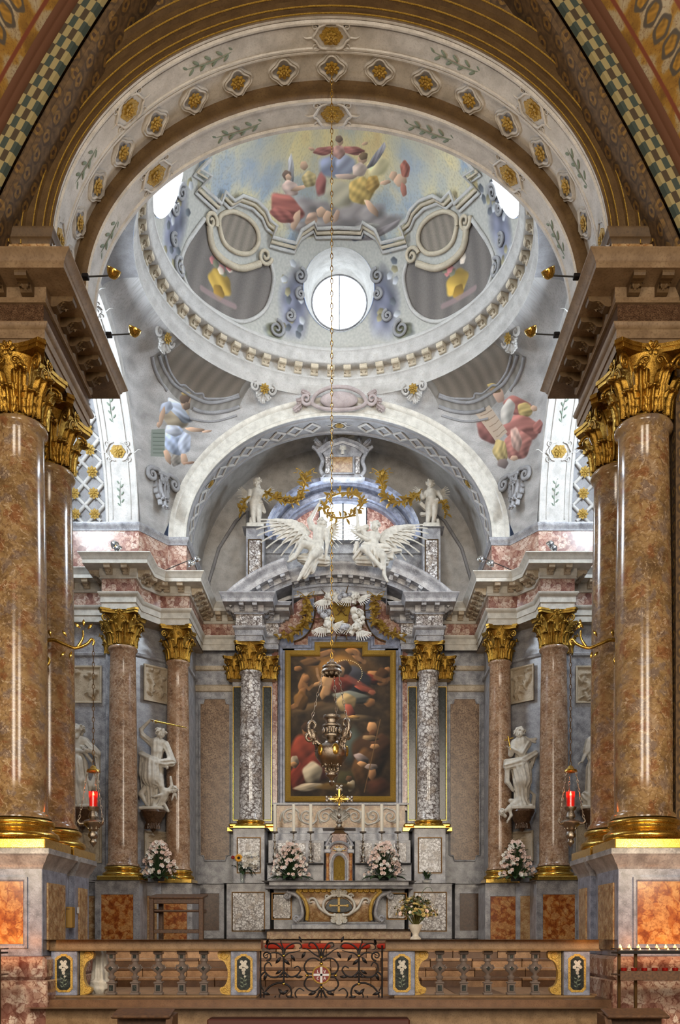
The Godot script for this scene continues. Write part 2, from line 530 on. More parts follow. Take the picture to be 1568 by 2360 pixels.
	mat("petal_yellow",Color(0.85,0.6,0.1),0.7)
	mat("petal_red",Color(0.5,0.05,0.04),0.7)
	mat("petal_cream",Color(0.74,0.66,0.42),0.8)
	mat("seed_brown",Color(0.12,0.07,0.04),0.9)
	mat("paper",Color(0.85,0.85,0.83),0.8)
	mat("yellow_box",Color(0.55,0.42,0.16),0.6)
	mat("black",Color(0.03,0.03,0.03),0.5)
	mat("enamel_red",Color(0.45,0.1,0.08),0.35)
	mat("enamel_white",Color(0.82,0.82,0.84),0.35)
	var gl := mat("ruby_glass",Color(0.85,0.1,0.06,0.35),0.05)
	gl.transparency = BaseMaterial3D.TRANSPARENCY_ALPHA
	var cg := mat("clear_glass",Color(0.9,0.95,0.95,0.2),0.05)
	cg.transparency = BaseMaterial3D.TRANSPARENCY_ALPHA
	var fl := mat("flame",Color(1.0,0.75,0.35),0.5)
	fl.emission_enabled = true; fl.emission = Color(1.0,0.72,0.32); fl.emission_energy_multiplier = 9.0
	var day := mat("daylight_pane",Color(0.95,0.97,1.0),0.4)
	day.emission_enabled = true; day.emission = Color(0.93,0.97,1.0); day.emission_energy_multiplier = 1.7
	var lampm := mat("halogen_glow",Color(1.0,0.85,0.6),0.4)
	lampm.emission_enabled = true; lampm.emission = Color(1.0,0.8,0.5); lampm.emission_energy_multiplier = 4.0
	var lg := mat("added_globe_glow",Color(0.9,0.86,0.78),0.3)  # glow of the globes added out of view
	lg.emission_enabled = true; lg.emission = Color(1.0,0.87,0.68); lg.emission_energy_multiplier = 3.0
	var ruby := mat("lamp_ruby_glow",Color(0.75,0.08,0.04),0.2)
	ruby.emission_enabled = true; ruby.emission = Color(1.0,0.1,0.04); ruby.emission_energy_multiplier = 0.35
# ------------------------------------------------------------------ painted pictures: brush marks on a sheet of colour
class Pic:
	var w := 0
	var h := 0
	var d := PackedByteArray()
	var t := Transform2D()      # from the drawing's units to the sheet
	var g := RandomNumberGenerator.new()
	var pale := 0.0             # how far the colours have faded to grey
	func _init(ww: int,hh: int,data: PackedByteArray) -> void:
		w = ww; h = hh; d = data; g.seed = 9
	func dab(x: int,y: int,r: float,gg: float,b: float,a: float) -> void:
		var k := (y * w + x) * 3
		d[k] = int(clampf(d[k] + (r - d[k]) * a,0,255)); d[k + 1] = int(clampf(d[k + 1] + (gg - d[k + 1]) * a,0,255)); d[k + 2] = int(clampf(d[k + 2] + (b - d[k + 2]) * a,0,255))
	# a brush mark: ellipse with ragged edge, modelled from light to dark, with folds of cloth
	func blob(cx: float,cy: float,rx: float,ry: float,rot: float,c: Array,soft := 0.25,fold := 0.0,model := 0.3) -> void:
		var inv := t.affine_inverse()
		c = [lerpf(c[0],150,pale),lerpf(c[1],150,pale),lerpf(c[2],148,pale)]
		var m := maxf(rx,ry) * 1.15
		var lo := Vector2(1e9,1e9); var hi := -lo
		for q: Vector2 in [Vector2(-m,-m),Vector2(m,-m),Vector2(m,m),Vector2(-m,m)]:
			var e: Vector2 = t * (Vector2(cx,cy) + q)
			lo = lo.min(e); hi = hi.max(e)
		var cs := cos(rot); var sn := sin(rot)
		var ph := g.randf() * 6.0
		for y in range(maxi(0,int(lo.y)),mini(h - 1,int(hi.y) + 1) + 1):
			for x in range(maxi(0,int(lo.x)),mini(w - 1,int(hi.x) + 1) + 1):
				var p := inv * Vector2(x,y) - Vector2(cx,cy)
				var u := (p.x * cs + p.y * sn) / rx; var v := (-p.x * sn + p.y * cs) / ry
				var e := u * u + v * v
				e *= 1.0 + 0.12 * sin(5.0 * atan2(v,u) + ph)
				if e > 1.0: continue
				var a := minf(1.0,(1.0 - e) / soft)
				var s := 1.0 + model * (-0.6 * p.x / rx - 0.7 * p.y / ry)
				if fold > 0.0: s += 0.11 * sin(fold * (u + 0.5 * sin(2.2 * v + ph)) * 1.7 + ph) + 0.05 * sin(fold * 4.0 * (u * 0.6 + v * 0.8) + ph)
				dab(x,y,c[0] * s,c[1] * s,c[2] * s,a)
	func line(pts: Array,r: float,c: Array,a := 1.0) -> void:
		for i in pts.size() - 1:
			var p := t * Vector2(pts[i][0],pts[i][1]); var q := t * Vector2(pts[i + 1][0],pts[i + 1][1])
			var lo := p.min(q) - Vector2(r,r); var hi := p.max(q) + Vector2(r,r)
			for y in range(maxi(0,int(lo.y)),mini(h - 1,int(hi.y) + 1) + 1):
				for x in range(maxi(0,int(lo.x)),mini(w - 1,int(hi.x) + 1) + 1):
					var z := Geometry2D.get_closest_point_to_segment(Vector2(x,y),p,q).distance_to(Vector2(x,y))
					if z < r: dab(x,y,c[0],c[1],c[2],a * minf(1.0,(r - z) / r * 2.0))
	func poly(pl: PackedVector2Array,c: Array,a := 1.0,stripe := 0.0) -> void:
		var q := PackedVector2Array()
		var lo := Vector2(1e9,1e9); var hi := -lo
		for e in pl:
			q.append(t * e); lo = lo.min(t * e); hi = hi.max(t * e)
		for y in range(maxi(0,int(lo.y)),mini(h - 1,int(hi.y) + 1) + 1):
			for x in range(maxi(0,int(lo.x)),mini(w - 1,int(hi.x) + 1) + 1):
				if Geometry2D.is_point_in_polygon(Vector2(x,y),q):
					var s := 1.0 + (0.07 * sin(x * stripe + 0.02 * y) + g.randf_range(-0.06,0.06) if stripe > 0.0 else 0.0)
					dab(x,y,c[0] * s,c[1] * s,c[2] * s,a)
	func tex() -> ImageTexture:
		return ImageTexture.create_from_image(Image.create_from_data(w,h,false,Image.FORMAT_RGB8,d))
const FLESH := [206,164,132]
func noise_sheet(w: int,h: int,freq: float,seed_: int,warp: float) -> PackedByteArray:
	var f := FastNoiseLite.new()
	f.seed = seed_; f.frequency = freq / w * 2.0; f.fractal_octaves = 5
	f.domain_warp_enabled = warp > 0.0; f.domain_warp_amplitude = warp * w; f.domain_warp_frequency = freq / w
	var im := f.get_image(w / 2,h / 2)
	im.resize(w,h,Image.INTERPOLATE_CUBIC)
	im.convert(Image.FORMAT_L8)
	return im.get_data()
func paint() -> void:
	var grain := noise_sheet(2048,512,300.0,4,0.0)
	# --- dome: sky above a feigned cornice, pale architecture below
	var p := Pic.new(2048,512,stone_bytes(2048,noise_sheet(2048,512,14.0,3,0.02),ramp([[0.0,120,140,170],[0.3,160,172,184],[0.5,198,192,168],[0.7,222,206,156],[1.0,206,176,128]]),[[grain,lut("below",0.3,0.46,0.25),130,120,104]],512))
	p.t = Transform2D(Vector2(2048 / 360.0,0),Vector2(0,-512 / 90.0),Vector2(1024,512))   # degrees of azimuth and height
	p.blob(0,62,60,30,0,[216,200,150],2.2,0,0.05)
	for s in [-1,1]: p.blob(s * 48,52,20,14,0,[150,162,178],2.0,0,0.1)
	var edge := [[0,37.4],[10,37],[17,35],[18,32],[22,30.5],[29,33],[32,35.2],[36,37.4],[41,38.4],[48,37.2],[51,34.3],[56.5,33],[60,31],[68,31],[71,34],[80,45],[90,50]]
	for x in 2048:
		var a := absf(x / 2048.0 * 360.0 - 180.0)
		if a > 90.0: a = 180.0 - a
		var e := 40.0
		for i in edge.size() - 1:
			if a >= edge[i][0] and a <= edge[i + 1][0]: e = lerpf(edge[i][1],edge[i + 1][1],(a - edge[i][0]) / (edge[i + 1][0] - edge[i][0]))
		for y in range(int(512 - e * 512 / 90.0),512):
			var s := 0.93 + 0.14 * grain[y * 2048 + x] / 255.0
			p.dab(x,y,178 * s,176 * s,168 * s,1.0)
	for k in 4:
		var az := -135.0 + 90.0 * k
		var m := 1.0 if k % 2 else -1.0     # the list below is written for the corner at -45 degrees
		var map := func(l: Array) -> PackedVector2Array:
			var o := PackedVector2Array()
			for e in l: o.append(Vector2(az + (e[0] + 45.0) * m,e[1]))
			return o
		p.poly(map.call(NICHE),[108,101,96],0.95,0.16)
		p.poly(map.call(MEDAL),[132,122,110],1.0,0.3)
		# gilt urn with flowers on its ledge
		p.blob(az - 2.5 * m,13.0,5.5,4.0,0,[178,146,70],0.3,2.0)
		p.blob(az - 2.5 * m,10.0,2.6,2.4,0,[150,118,52],0.3)
		for q in 7: p.blob(az - 2.5 * m + p.g.randf_range(-5,5),17.5 + p.g.randf_range(-1.2,2.2),1.6,1.3,0,[[172,112,110],[200,186,170],[112,112,92]][q % 3],0.5)
		p.line([[az - 10 * m,7.3],[az + 4.6 * m,8.6]],7.0,[150,128,126],0.8)
		for e in [-20.0,20.0]:
			p.blob(az + e,5.0,4,3.4,0,[120,122,120],0.7,3.0)
	for k in 4:   # foliage and shadowed scrollwork beside each window
		for s in [-1,1]:
			p.blob(-180 + 90 * k + s * 17,16,7,13,0,[116,118,134],0.8,4.0)
			for q in 12: p.blob(-180 + 90 * k + s * p.g.randf_range(13,23),p.g.randf_range(5,30),1.6,1.2,p.g.randf() * 3,[[176,178,182],[96,100,106],[146,138,110]][q % 3],0.5)
			p.blob(-180 + 90 * k + s * 24,6,4,3,0,[112,112,92],0.6,3.0)
	# the group of figures rising on clouds
	var Z := func(x: float,y: float,rx: float,ry: float,rot: float,c: Array,fold := 0.0,soft := 0.25) -> void:
		var y3 := y * 0.5467
		var sx := 0.5467 * (1.06 - 0.00098 * y3)
		p.t = Transform2D(Vector2(sx,0),Vector2(0,0.2235),Vector2(1029 - 429 * sx,134.2))
		p.blob(x,y,rx,ry,rot,[c[0] * 0.72 + 46,c[1] * 0.72 + 44,c[2] * 0.72 + 42],soft,fold)
	var cl := [140,132,132]
	for e in [[420,640,220,110],[330,560,130,90],[520,560,150,90],[700,690,190,70],[200,560,120,90],[640,600,120,80],[180,700,160,60]]: Z.call(e[0],e[1],e[2],e[3],0.0,cl,2.0,0.7)
	for e in [[430,440,110,110,[186,178,150]],[380,250,110,90,[140,152,186]],[470,240,80,80,[156,164,190]],[700,300,90,70,[236,222,166]],[300,380,40,90,[158,84,80]]]: Z.call(e[0],e[1],e[2],e[3],0.0,e[4],2.0,0.5)
	for e in [[320,150,85,30,0.25],[530,150,85,30,-0.25]]: Z.call(e[0],e[1],e[2],e[3],-e[4],[150,84,78],3.0)
	Z.call(425,150,46,50,0.0,[190,140,128],2.0); Z.call(435,75,26,34,0.0,FLESH); Z.call(428,62,30,26,0.0,[110,86,70]); Z.call(225,155,24,12,0.0,FLESH); Z.call(620,122,26,12,0.0,FLESH)
	Z.call(700,230,110,26,-0.6,[128,126,138],4.0); Z.call(590,215,34,40,0.0,FLESH); Z.call(600,200,34,28,0.0,[112,88,60]); Z.call(565,285,54,50,0.0,[214,190,176],2.0); Z.call(470,320,80,20,0.1,[206,176,160]); Z.call(570,430,90,100,-0.2,[198,164,82],4.0); Z.call(650,400,50,60,0.4,[176,136,60],3.0); Z.call(640,560,24,80,-0.5,FLESH)
	Z.call(90,330,22,100,-0.3,[170,170,176],3.0); Z.call(65,385,34,36,0.0,[96,72,60]); Z.call(75,395,22,26,0.0,FLESH); Z.call(90,460,60,56,0.0,[206,176,164],2.0); Z.call(150,440,60,16,-0.6,FLESH); Z.call(60,600,130,90,0.3,[150,72,62],4.0); Z.call(120,660,26,80,0.2,FLESH); Z.call(20,660,90,50,0.0,[138,64,56],3.0)
	Z.call(180,280,28,32,0.0,FLESH); Z.call(220,360,50,60,0.2,[190,168,110],3.0); Z.call(300,570,36,40,0.0,FLESH); Z.call(230,630,40,60,0.4,[188,150,126],2.0); Z.call(340,600,30,50,0.2,FLESH); Z.call(400,590,20,50,0.3,[190,152,128])
	Z.call(800,400,30,32,0.0,FLESH); Z.call(850,450,50,44,0.5,FLESH); Z.call(890,400,36,60,0.2,[150,76,60],3.0); Z.call(740,420,40,16,0.2,FLESH); Z.call(870,520,22,50,0.1,[166,96,78])
	Z.call(590,690,110,30,0.0,[196,192,184],2.0); Z.call(720,740,160,30,-0.2,[118,110,112],2.0); Z.call(540,740,60,34,0.0,[100,108,130],2.0)
	mat("fresco",p.tex(),0.85)
	# --- pendentives
	for k in 2:
		var base := stone_bytes(1024,noise_sheet(1024,1024,10.0,20 + k,0.02),ramp([[0.0,150,148,146],[0.5,178,176,174],[1.0,200,198,196]]),[[noise_sheet(1024,1024,160.0,6,0.0),lut("below",0.3,0.46,0.3),140,134,126]],1024)
		p = Pic.new(1024,1024,base)
		p.pale = 0.28
		var mir := func(l: Array) -> PackedVector2Array:
			var o := PackedVector2Array()
			for e in l: o.append(pend_uv(3 if k == 0 else 0,pend((PI * 1.5 if k == 0 else 0.0) + PI / 2 * (e[0] if k == 0 else 1.0 - e[0]),e[1])) * 1024.0)
			return o
		p.poly(mir.call([[0.3,0.0],[0.297,0.367],[0.328,0.391],[0.367,0.367],[0.414,0.367],[0.473,0.383],[0.523,0.516],[0.562,0.59],[0.605,0.629],[0.637,0.609],[0.66,0.0]]),[134,130,124],0.9,0.2)
		p.poly(mir.call([[0.33,0.02],[0.328,0.234],[0.371,0.258],[0.422,0.293],[0.441,0.277],[0.488,0.32],[0.512,0.34],[0.523,0.391],[0.551,0.418],[0.594,0.43],[0.625,0.371],[0.63,0.02]]),[122,113,102],0.95,0.12)
		if k == 0:
			p.t = Transform2D(Vector2(0.7,-0.42),Vector2(0.12,0.76),Vector2(447 - 296 * 0.7 - 680 * 0.12,325 + 296 * 0.42 - 680 * 0.76))
			p.poly(PV([130,690,230,680,225,880,120,880]),[132,142,132],0.9)
			for q in 6: p.line([[140,715 + q * 28],[222,712 + q * 28]],3.0,[92,98,92],0.8)
			p.blob(300,590,110,90,0.5,[168,150,122],0.25,3.0); p.blob(320,560,120,40,0.7,[186,198,220],0.25,3.0); p.blob(225,540,50,40,-0.6,[178,190,214],0.3,2.0)
			p.blob(200,600,18,70,0.2,FLESH); p.blob(180,655,16,20,0,FLESH)
			p.blob(355,500,36,46,0.1,FLESH); p.blob(345,480,38,34,0,[96,72,56]); p.blob(368,525,26,26,0,[104,80,64]); p.blob(345,452,34,12,0.1,[190,160,90])
			p.blob(430,690,60,16,0.4,FLESH); p.blob(490,722,26,10,0.2,FLESH)
			p.blob(310,760,90,110,-0.2,[178,196,230],0.2,4.0,0.5); p.blob(370,780,40,90,0.1,[196,208,232],0.25,3.0); p.blob(290,690,70,40,0.2,[206,214,232],0.3,2.0)
			p.blob(250,880,26,60,-0.4,FLESH); p.blob(360,900,20,50,0,FLESH); p.blob(380,940,34,12,0.3,[150,110,86]); p.blob(310,900,40,50,0,[130,122,112],0.4,3.0)
		else:
			p.t = Transform2D(Vector2(0.74,0.47),Vector2(-0.15,0.77),Vector2(612 - 490 * 0.74 + 680 * 0.15,357 - 490 * 0.47 - 680 * 0.77))
			p.blob(340,690,60,90,-0.3,[120,62,56],0.3,3.0)
			p.blob(560,660,130,90,0.2,[164,92,82],0.2,4.0,0.4); p.blob(540,780,100,110,0.2,[178,104,92],0.2,5.0,0.4); p.blob(670,650,40,50,0.2,[156,84,74],0.3,3.0); p.blob(530,740,40,90,-0.2,[202,160,144],0.3,3.0)
			p.blob(540,520,90,60,0.3,[160,86,76],0.25,3.0); p.blob(585,540,44,50,0.2,[196,168,94],0.3,3.0); p.blob(475,560,44,90,0.4,[206,200,190],0.2,2.0)
			p.blob(430,455,36,50,-0.1,[214,170,146]); p.blob(415,425,36,22,0,[150,120,80]); p.blob(405,405,34,14,-0.1,[200,172,96]); p.blob(635,525,24,20,0.4,FLESH)
			p.poly(PV([270,580,355,515,470,690,380,750]),[196,178,158],0.95)
			for q in 5: p.line([[300 + q * 22,590 + q * 32],[366 + q * 22,545 + q * 32]],3.0,[140,118,100],0.8)
			p.blob(420,820,50,90,-0.2,[190,164,96],0.2,4.0); p.blob(440,905,40,40,0,[110,92,88],0.4); p.blob(520,870,30,20,0,FLESH)
		mat("fresco_left" if k == 0 else "fresco_right",p.tex(),0.85)
	# --- altarpiece
	p = Pic.new(512,768,stone_bytes(512,noise_bytes(512,6.0,51,"fbm",5,0.04,768),ramp([[0.0,30,23,16],[0.5,52,40,26],[1.0,80,61,38]]),[],768))
	p.t = Transform2D(Vector2(512 / 565.0,0),Vector2(0,768 / 885.0),Vector2(-485 * 512 / 565.0,-475 * 768 / 885.0))
	var K := func(x: float,y: float,rx: float,ry: float,rot: float,c: Array,fold := 0.0,soft := 0.3) -> void: p.blob(x,y,rx,ry,rot,[c[0] * 0.8,c[1] * 0.77,c[2] * 0.72],soft * 1.1,fold,0.75)
	K.call(770,610,220,130,0.0,[150,104,44],0.0,0.9); K.call(770,600,120,80,0.0,[176,126,54],0.0,0.9); K.call(750,850,260,50,0.1,[88,74,56],2.0,0.8); K.call(600,830,120,30,-0.2,[120,96,66],1.0,0.7); K.call(860,890,120,24,0.1,[132,112,84],1.0,0.7); K.call(840,1060,70,130,0.0,[84,96,92],0.0,0.8); K.call(800,1250,110,60,0.0,[70,68,44],1.0,0.7)
	for e in [[600,520,60,22,0.2],[680,510,60,20,-0.3],[860,520,26,60,-0.6],[830,500,40,20,0.4],[560,690,30,70,0.2],[575,660,22,26,0.0],[545,760,24,60,0.4],[520,820,50,20,-0.3],[960,640,50,30,0.3],[1000,680,40,24,0.2],[930,800,36,30,0.0],[1030,610,20,24,0.0],[530,600,26,18,0.0]]: K.call(e[0],e[1],e[2],e[3],e[4],[162,116,74])
	K.call(600,560,60,26,0.0,[110,80,48],2.0); K.call(545,790,44,60,0.0,[116,84,44],3.0); K.call(930,660,60,30,0.4,[138,58,40],3.0); K.call(1000,640,40,50,0.0,[80,56,34],2.0)
	K.call(840,670,110,90,0.5,[62,62,70],3.0); K.call(760,690,80,60,0.0,[128,56,40],3.0); K.call(900,720,60,18,0.35,[150,74,58]); K.call(945,740,24,14,0.2,[190,148,104]); K.call(830,770,110,40,0.1,[126,132,126],3.0); K.call(800,800,60,60,0.2,[184,160,116],3.0); K.call(820,850,26,50,-0.4,[158,84,70]); K.call(845,885,34,10,0.1,[190,150,90])
	K.call(768,610,34,44,0.0,[200,156,112]); K.call(785,600,46,54,0.0,[76,56,42],1.0); K.call(765,615,28,36,0.0,[206,162,118]); K.call(690,670,34,60,0.1,[208,164,116]); K.call(680,620,24,26,0.0,[200,156,110]); K.call(675,740,22,46,0.3,[198,152,104]); K.call(640,690,34,14,-0.4,[196,150,104])
	for e in [[[800,650],[870,690],[945,738],20,[128,66,50]],[[720,640],[700,680],[690,740],22,[166,126,88]],[[660,690],[640,640],[634,600],9,[160,120,84]],[[560,690],[590,720],[610,700],11,[130,92,56]],[[545,760],[520,815],[500,825],12,[130,92,56]],[[520,1080],[500,1130],[505,1170],20,[106,46,34]],[[590,1000],[600,1060],[620,1120],40,[108,48,36]],[[930,1010],[900,1080],[890,1150],34,[70,52,34]],[[985,1020],[1000,1060],[965,1066],22,[66,46,32]],[[950,1000],[940,1090],[930,1220],44,[58,42,30]],[[600,515],[640,530],[690,505],14,[132,94,60]],[[845,500],[870,540],[900,560],14,[132,94,60]],[[960,650],[1010,670],[1040,660],14,[122,84,50]]]:
		p.line([e[0],e[1],e[2]],e[3],e[4],0.75)
	for q in 24:
		var a := PI * 1.2 + q * 0.14
		p.line([[795 + cos(a) * 92,625 + sin(a) * 78],[797 + cos(a) * 92,627 + sin(a) * 78]],2.4,[238,214,150])
	K.call(570,1100,100,120,0.1,[134,62,46],4.0); K.call(640,1180,90,100,0.4,[108,48,38],4.0); K.call(530,1240,50,90,0.1,[124,54,42],4.0); K.call(610,1215,60,70,0.2,[196,186,166],3.0); K.call(590,1300,90,26,-0.1,[190,178,158],3.0); K.call(510,1150,26,40,0.0,[170,158,140],2.0); K.call(505,1165,22,16,0.0,[190,146,104]); K.call(585,965,36,44,0.0,[150,108,74]); K.call(580,945,36,30,0.0,[66,48,34])
	K.call(930,1110,110,150,0.0,[64,46,32],4.0); K.call(990,1060,60,80,0.2,[76,52,36],3.0); K.call(900,1180,70,120,0.2,[92,66,40],4.0); K.call(945,950,32,40,-0.2,[196,150,106]); K.call(950,985,24,26,0.0,[96,66,44]); K.call(935,1010,50,18,0.1,[140,116,86],2.0); K.call(885,1130,50,26,0.5,[138,126,128],2.0); K.call(890,1165,32,18,0.3,[196,150,106]); K.call(960,1060,30,18,0.0,[190,146,104]); K.call(945,1220,24,44,0.1,[176,132,94]); K.call(940,1180,40,20,0.0,[150,136,132],2.0)
	p.line([[990,900],[900,1330]],3.0,[112,84,52],0.9); p.line([[780,1100],[740,1270]],6.0,[58,40,26],0.9)
	K.call(825,1290,26,40,0.1,[186,174,152]); K.call(815,1250,20,20,0.0,[100,74,54]); K.call(740,1300,120,30,0.0,[96,76,40],2.0,0.6); K.call(980,1300,80,60,0.0,[78,48,36],3.0,0.6)
	mat("canvas",p.tex(),0.8)
	# --- nave: chequered rib, ornamented vault, dark spandrel
	var ch := PackedByteArray()
	ch.resize(64 * 128 * 3)
	p = Pic.new(64,128,ch)
	for y in 128:
		for x in 64:
			var dark := (x / 16 + y / 32 * 1) % 2 == 0
			if (x % 16 + y % 32 * 0.5) < 2.0: dark = true
			var c: Array = [70,58,42] if dark else [150,138,96]
			if dark and x / 16 % 2 == 0: c = [58,70,64]
			p.dab(x,y,c[0],c[1],c[2],1.0)
	mat("chequer",p.tex(),0.85)
	p = Pic.new(512,512,stone_bytes(512,noise_bytes(512,7.0,61,"fbm",5,0.05),ramp([[0.0,110,78,30],[0.45,158,118,46],[0.6,168,150,116],[1.0,182,172,150]]),[[noise_bytes(512,40.0,62,"ridged",3,0.03),lut("above",0.7,0.9,0.5),96,64,40]]))
	for q in 16:   # a border of painted roundels
		p.blob(32 * q + 16,60,15,22,0,[84,76,66],0.2,0,0.0); p.blob(32 * q + 16,60,10,15,0,[150,112,44],0.3,3.0,0.1)
		p.line([[32 * q,20],[32 * q + 32,20]],4.0,[120,62,40]); p.line([[32 * q,98],[32 * q + 32,98]],4.0,[120,62,40])
	var vm := mat("vault",p.tex(),0.85)
	p = Pic.new(512,512,stone_bytes(512,noise_bytes(512,8.0,71,"fbm",4,0.03),ramp([[0.0,66,50,34],[0.5,92,72,48],[1.0,116,92,62]]),[]))
	for y in 4:
		for x in 4:
			var c := Vector2(64 + 128 * x,64 + 128 * y)
			p.blob(c.x,c.y,50,56,0,[70,54,38],0.2,0,0.0); p.blob(c.x,c.y,36,42,0,[118,90,46],0.3,3.0,0.0); p.blob(c.x,c.y,14,16,0,[66,48,36],0.3,0,0.0)
	mat("spandrel",p.tex(),0.85,0.0,0.9)
	mat("vault_edge",Color(0.36,0.22,0.13),0.8)
	mat("sage_paint",Color(0.45,0.5,0.44),0.8)
	var np := mat("nave_fill_pane",Color(0.95,0.92,0.85),0.4)  # glowing pane of the added rear windows
	np.emission_enabled = true; np.emission = Color(1.0,0.92,0.8); np.emission_energy_multiplier = 2.0
	mat("red_wood",Color(0.3,0.14,0.1),0.5)
	mat("baluster_stone",Color(0.44,0.4,0.38),0.18)
	var mp := mat("mottled_pane",Color.WHITE,0.4)
	mp.albedo_texture = M.pink_marble.albedo_texture
	mp.uv1_triplanar = true; mp.uv1_world_triplanar = true; mp.uv1_scale = Vector3.ONE * 1.1
	mp.emission_enabled = true; mp.emission = Color(0.8,0.78,0.86); mp.emission_texture = mp.albedo_texture; mp.emission_operator = BaseMaterial3D.EMISSION_OP_MULTIPLY; mp.emission_energy_multiplier = 0.6
const NICHE := [[-60.1,26.2],[-65.2,14.4],[-65.9,7.6],[-61.3,3.4],[-53.4,2.8],[-41.2,3.4],[-33.6,6.5],[-27.7,12.7],[-25.9,21.4],[-27.9,26.1],[-33.4,25.4],[-39.6,21.9],[-47.2,20.9],[-52.5,21.8],[-56.3,25.2]]
const MEDAL := [[-53.0,27.9],[-53.7,30.6],[-49.4,34.0],[-42.4,35.2],[-36.7,33.8],[-34.7,30.1],[-37.5,26.2],[-43.6,24.3],[-49.3,24.8]]
const CORNICE := [[-70.6,36.7],[-72.4,32.1],[-66.2,33.9],[-68.3,29.3],[-56.5,30.5],[-56.6,34.2],[-51.1,34.1],[-48.1,37.0],[-41.0,38.2],[-35.3,37.2],[-32.4,35.1],[-28.7,34.4],[-29.7,30.8],[-19.0,31.4],[-17.0,35.5],[-11.5,38.4],[-10.1,36.7],[0.0,37.4]]
# ------------------------------------------------------------------ the scene
const DC := Vector3(0,E + 15.2,-19.35)   # centre of the dome's sphere
const DR := 4.1
const SPR := E + 10.45                     # springing of the arches
func window_light(p: Vector3,look: Vector3,w: float,h: float,energy: float,col: Color) -> void:
	var l := AreaLight3D.new()
	l.name = numbered("window_light")
	l.area_size = Vector2(w,h)
	l.light_energy = energy
	l.light_color = col
	l.area_range = 60.0
	l.area_attenuation = 2.0
	l.shadow_enabled = true
	add_child(l)
	l.look_at_from_position(p,p + look,Vector3.UP if absf(look.y) < 0.9 else Vector3.FORWARD)
func _ready() -> void:
	rng.seed = 7
	# camera: level, the lens shifted up and a little left
	var cam := Camera3D.new()
	cam.name = "camera"
	cam.projection = Camera3D.PROJECTION_FRUSTUM
	cam.near = 0.1
	cam.far = 200.0
	cam.size = 2360.0 / 2050.0 * 0.1
	cam.frustum_offset = Vector2((784.0 - 808.0) / 2050.0,(2150.0 - 1180.0) / 2050.0) * 0.1
	cam.position = Vector3(0.3,E,0)
	add_child(cam)
	# sky outside, exposure
	var env := Environment.new()
	var sky := Sky.new()
	var sm := ProceduralSkyMaterial.new()
	sm.sky_top_color = Color(0.55,0.7,0.95); sm.sky_horizon_color = Color(0.85,0.9,0.97)
	sm.ground_bottom_color = Color(0.4,0.4,0.4); sm.ground_horizon_color = Color(0.7,0.7,0.7)
	sky.sky_material = sm
	env.background_mode = Environment.BG_SKY
	env.sky = sky
	env.tonemap_mode = Environment.TONE_MAPPER_LINEAR
	env.tonemap_exposure = 1.25
	env.sdfgi_enabled = true; env.ssao_enabled = true; env.ssil_enabled = true
	var we := WorldEnvironment.new()
	we.name = "environment"
	we.environment = env
	add_child(we)
	# daylight: four round windows in the dome, the window behind the altar, one in each side recess, two added in the unseen nave as front fill
	var cool := Color(0.9,0.95,1.0)
	for k in 4:
		var a := k * PI / 2
		var d := Vector3(sin(a),0,-cos(a))
		window_light(DC + d * 4.7 + Vector3(0,1.9,0),-d + Vector3(0,-0.25,0),1.05,1.05,0.5 if k == 0 else 18.0,cool)
	window_light(Vector3(0.085,E + 11.75,-25.6),Vector3(0,-0.15,1),1.3,1.0,9.0,cool)
	for sx in [-1,1]:
		window_light(Vector3(sx * 7.3,E + 11.75,-19.35),Vector3(-sx,-0.35,0),2.5,2.0,58.0,cool)
		window_light(Vector3(sx * 4.2,8.5,7.6),Vector3(0,-0.08,-1),3.4,9.0,145.0,Color(1.0,0.95,0.88))  # fill light from the added rear windows
	materials()
	paint()
	nave()
	great_order()
	arches()
	dome()
	side_arches()
	back_piers()
	back_recess()
	altar()
	statues()
	chapel_walls()
	lamps()
	balustrade()
	flowers()
	nave_things()
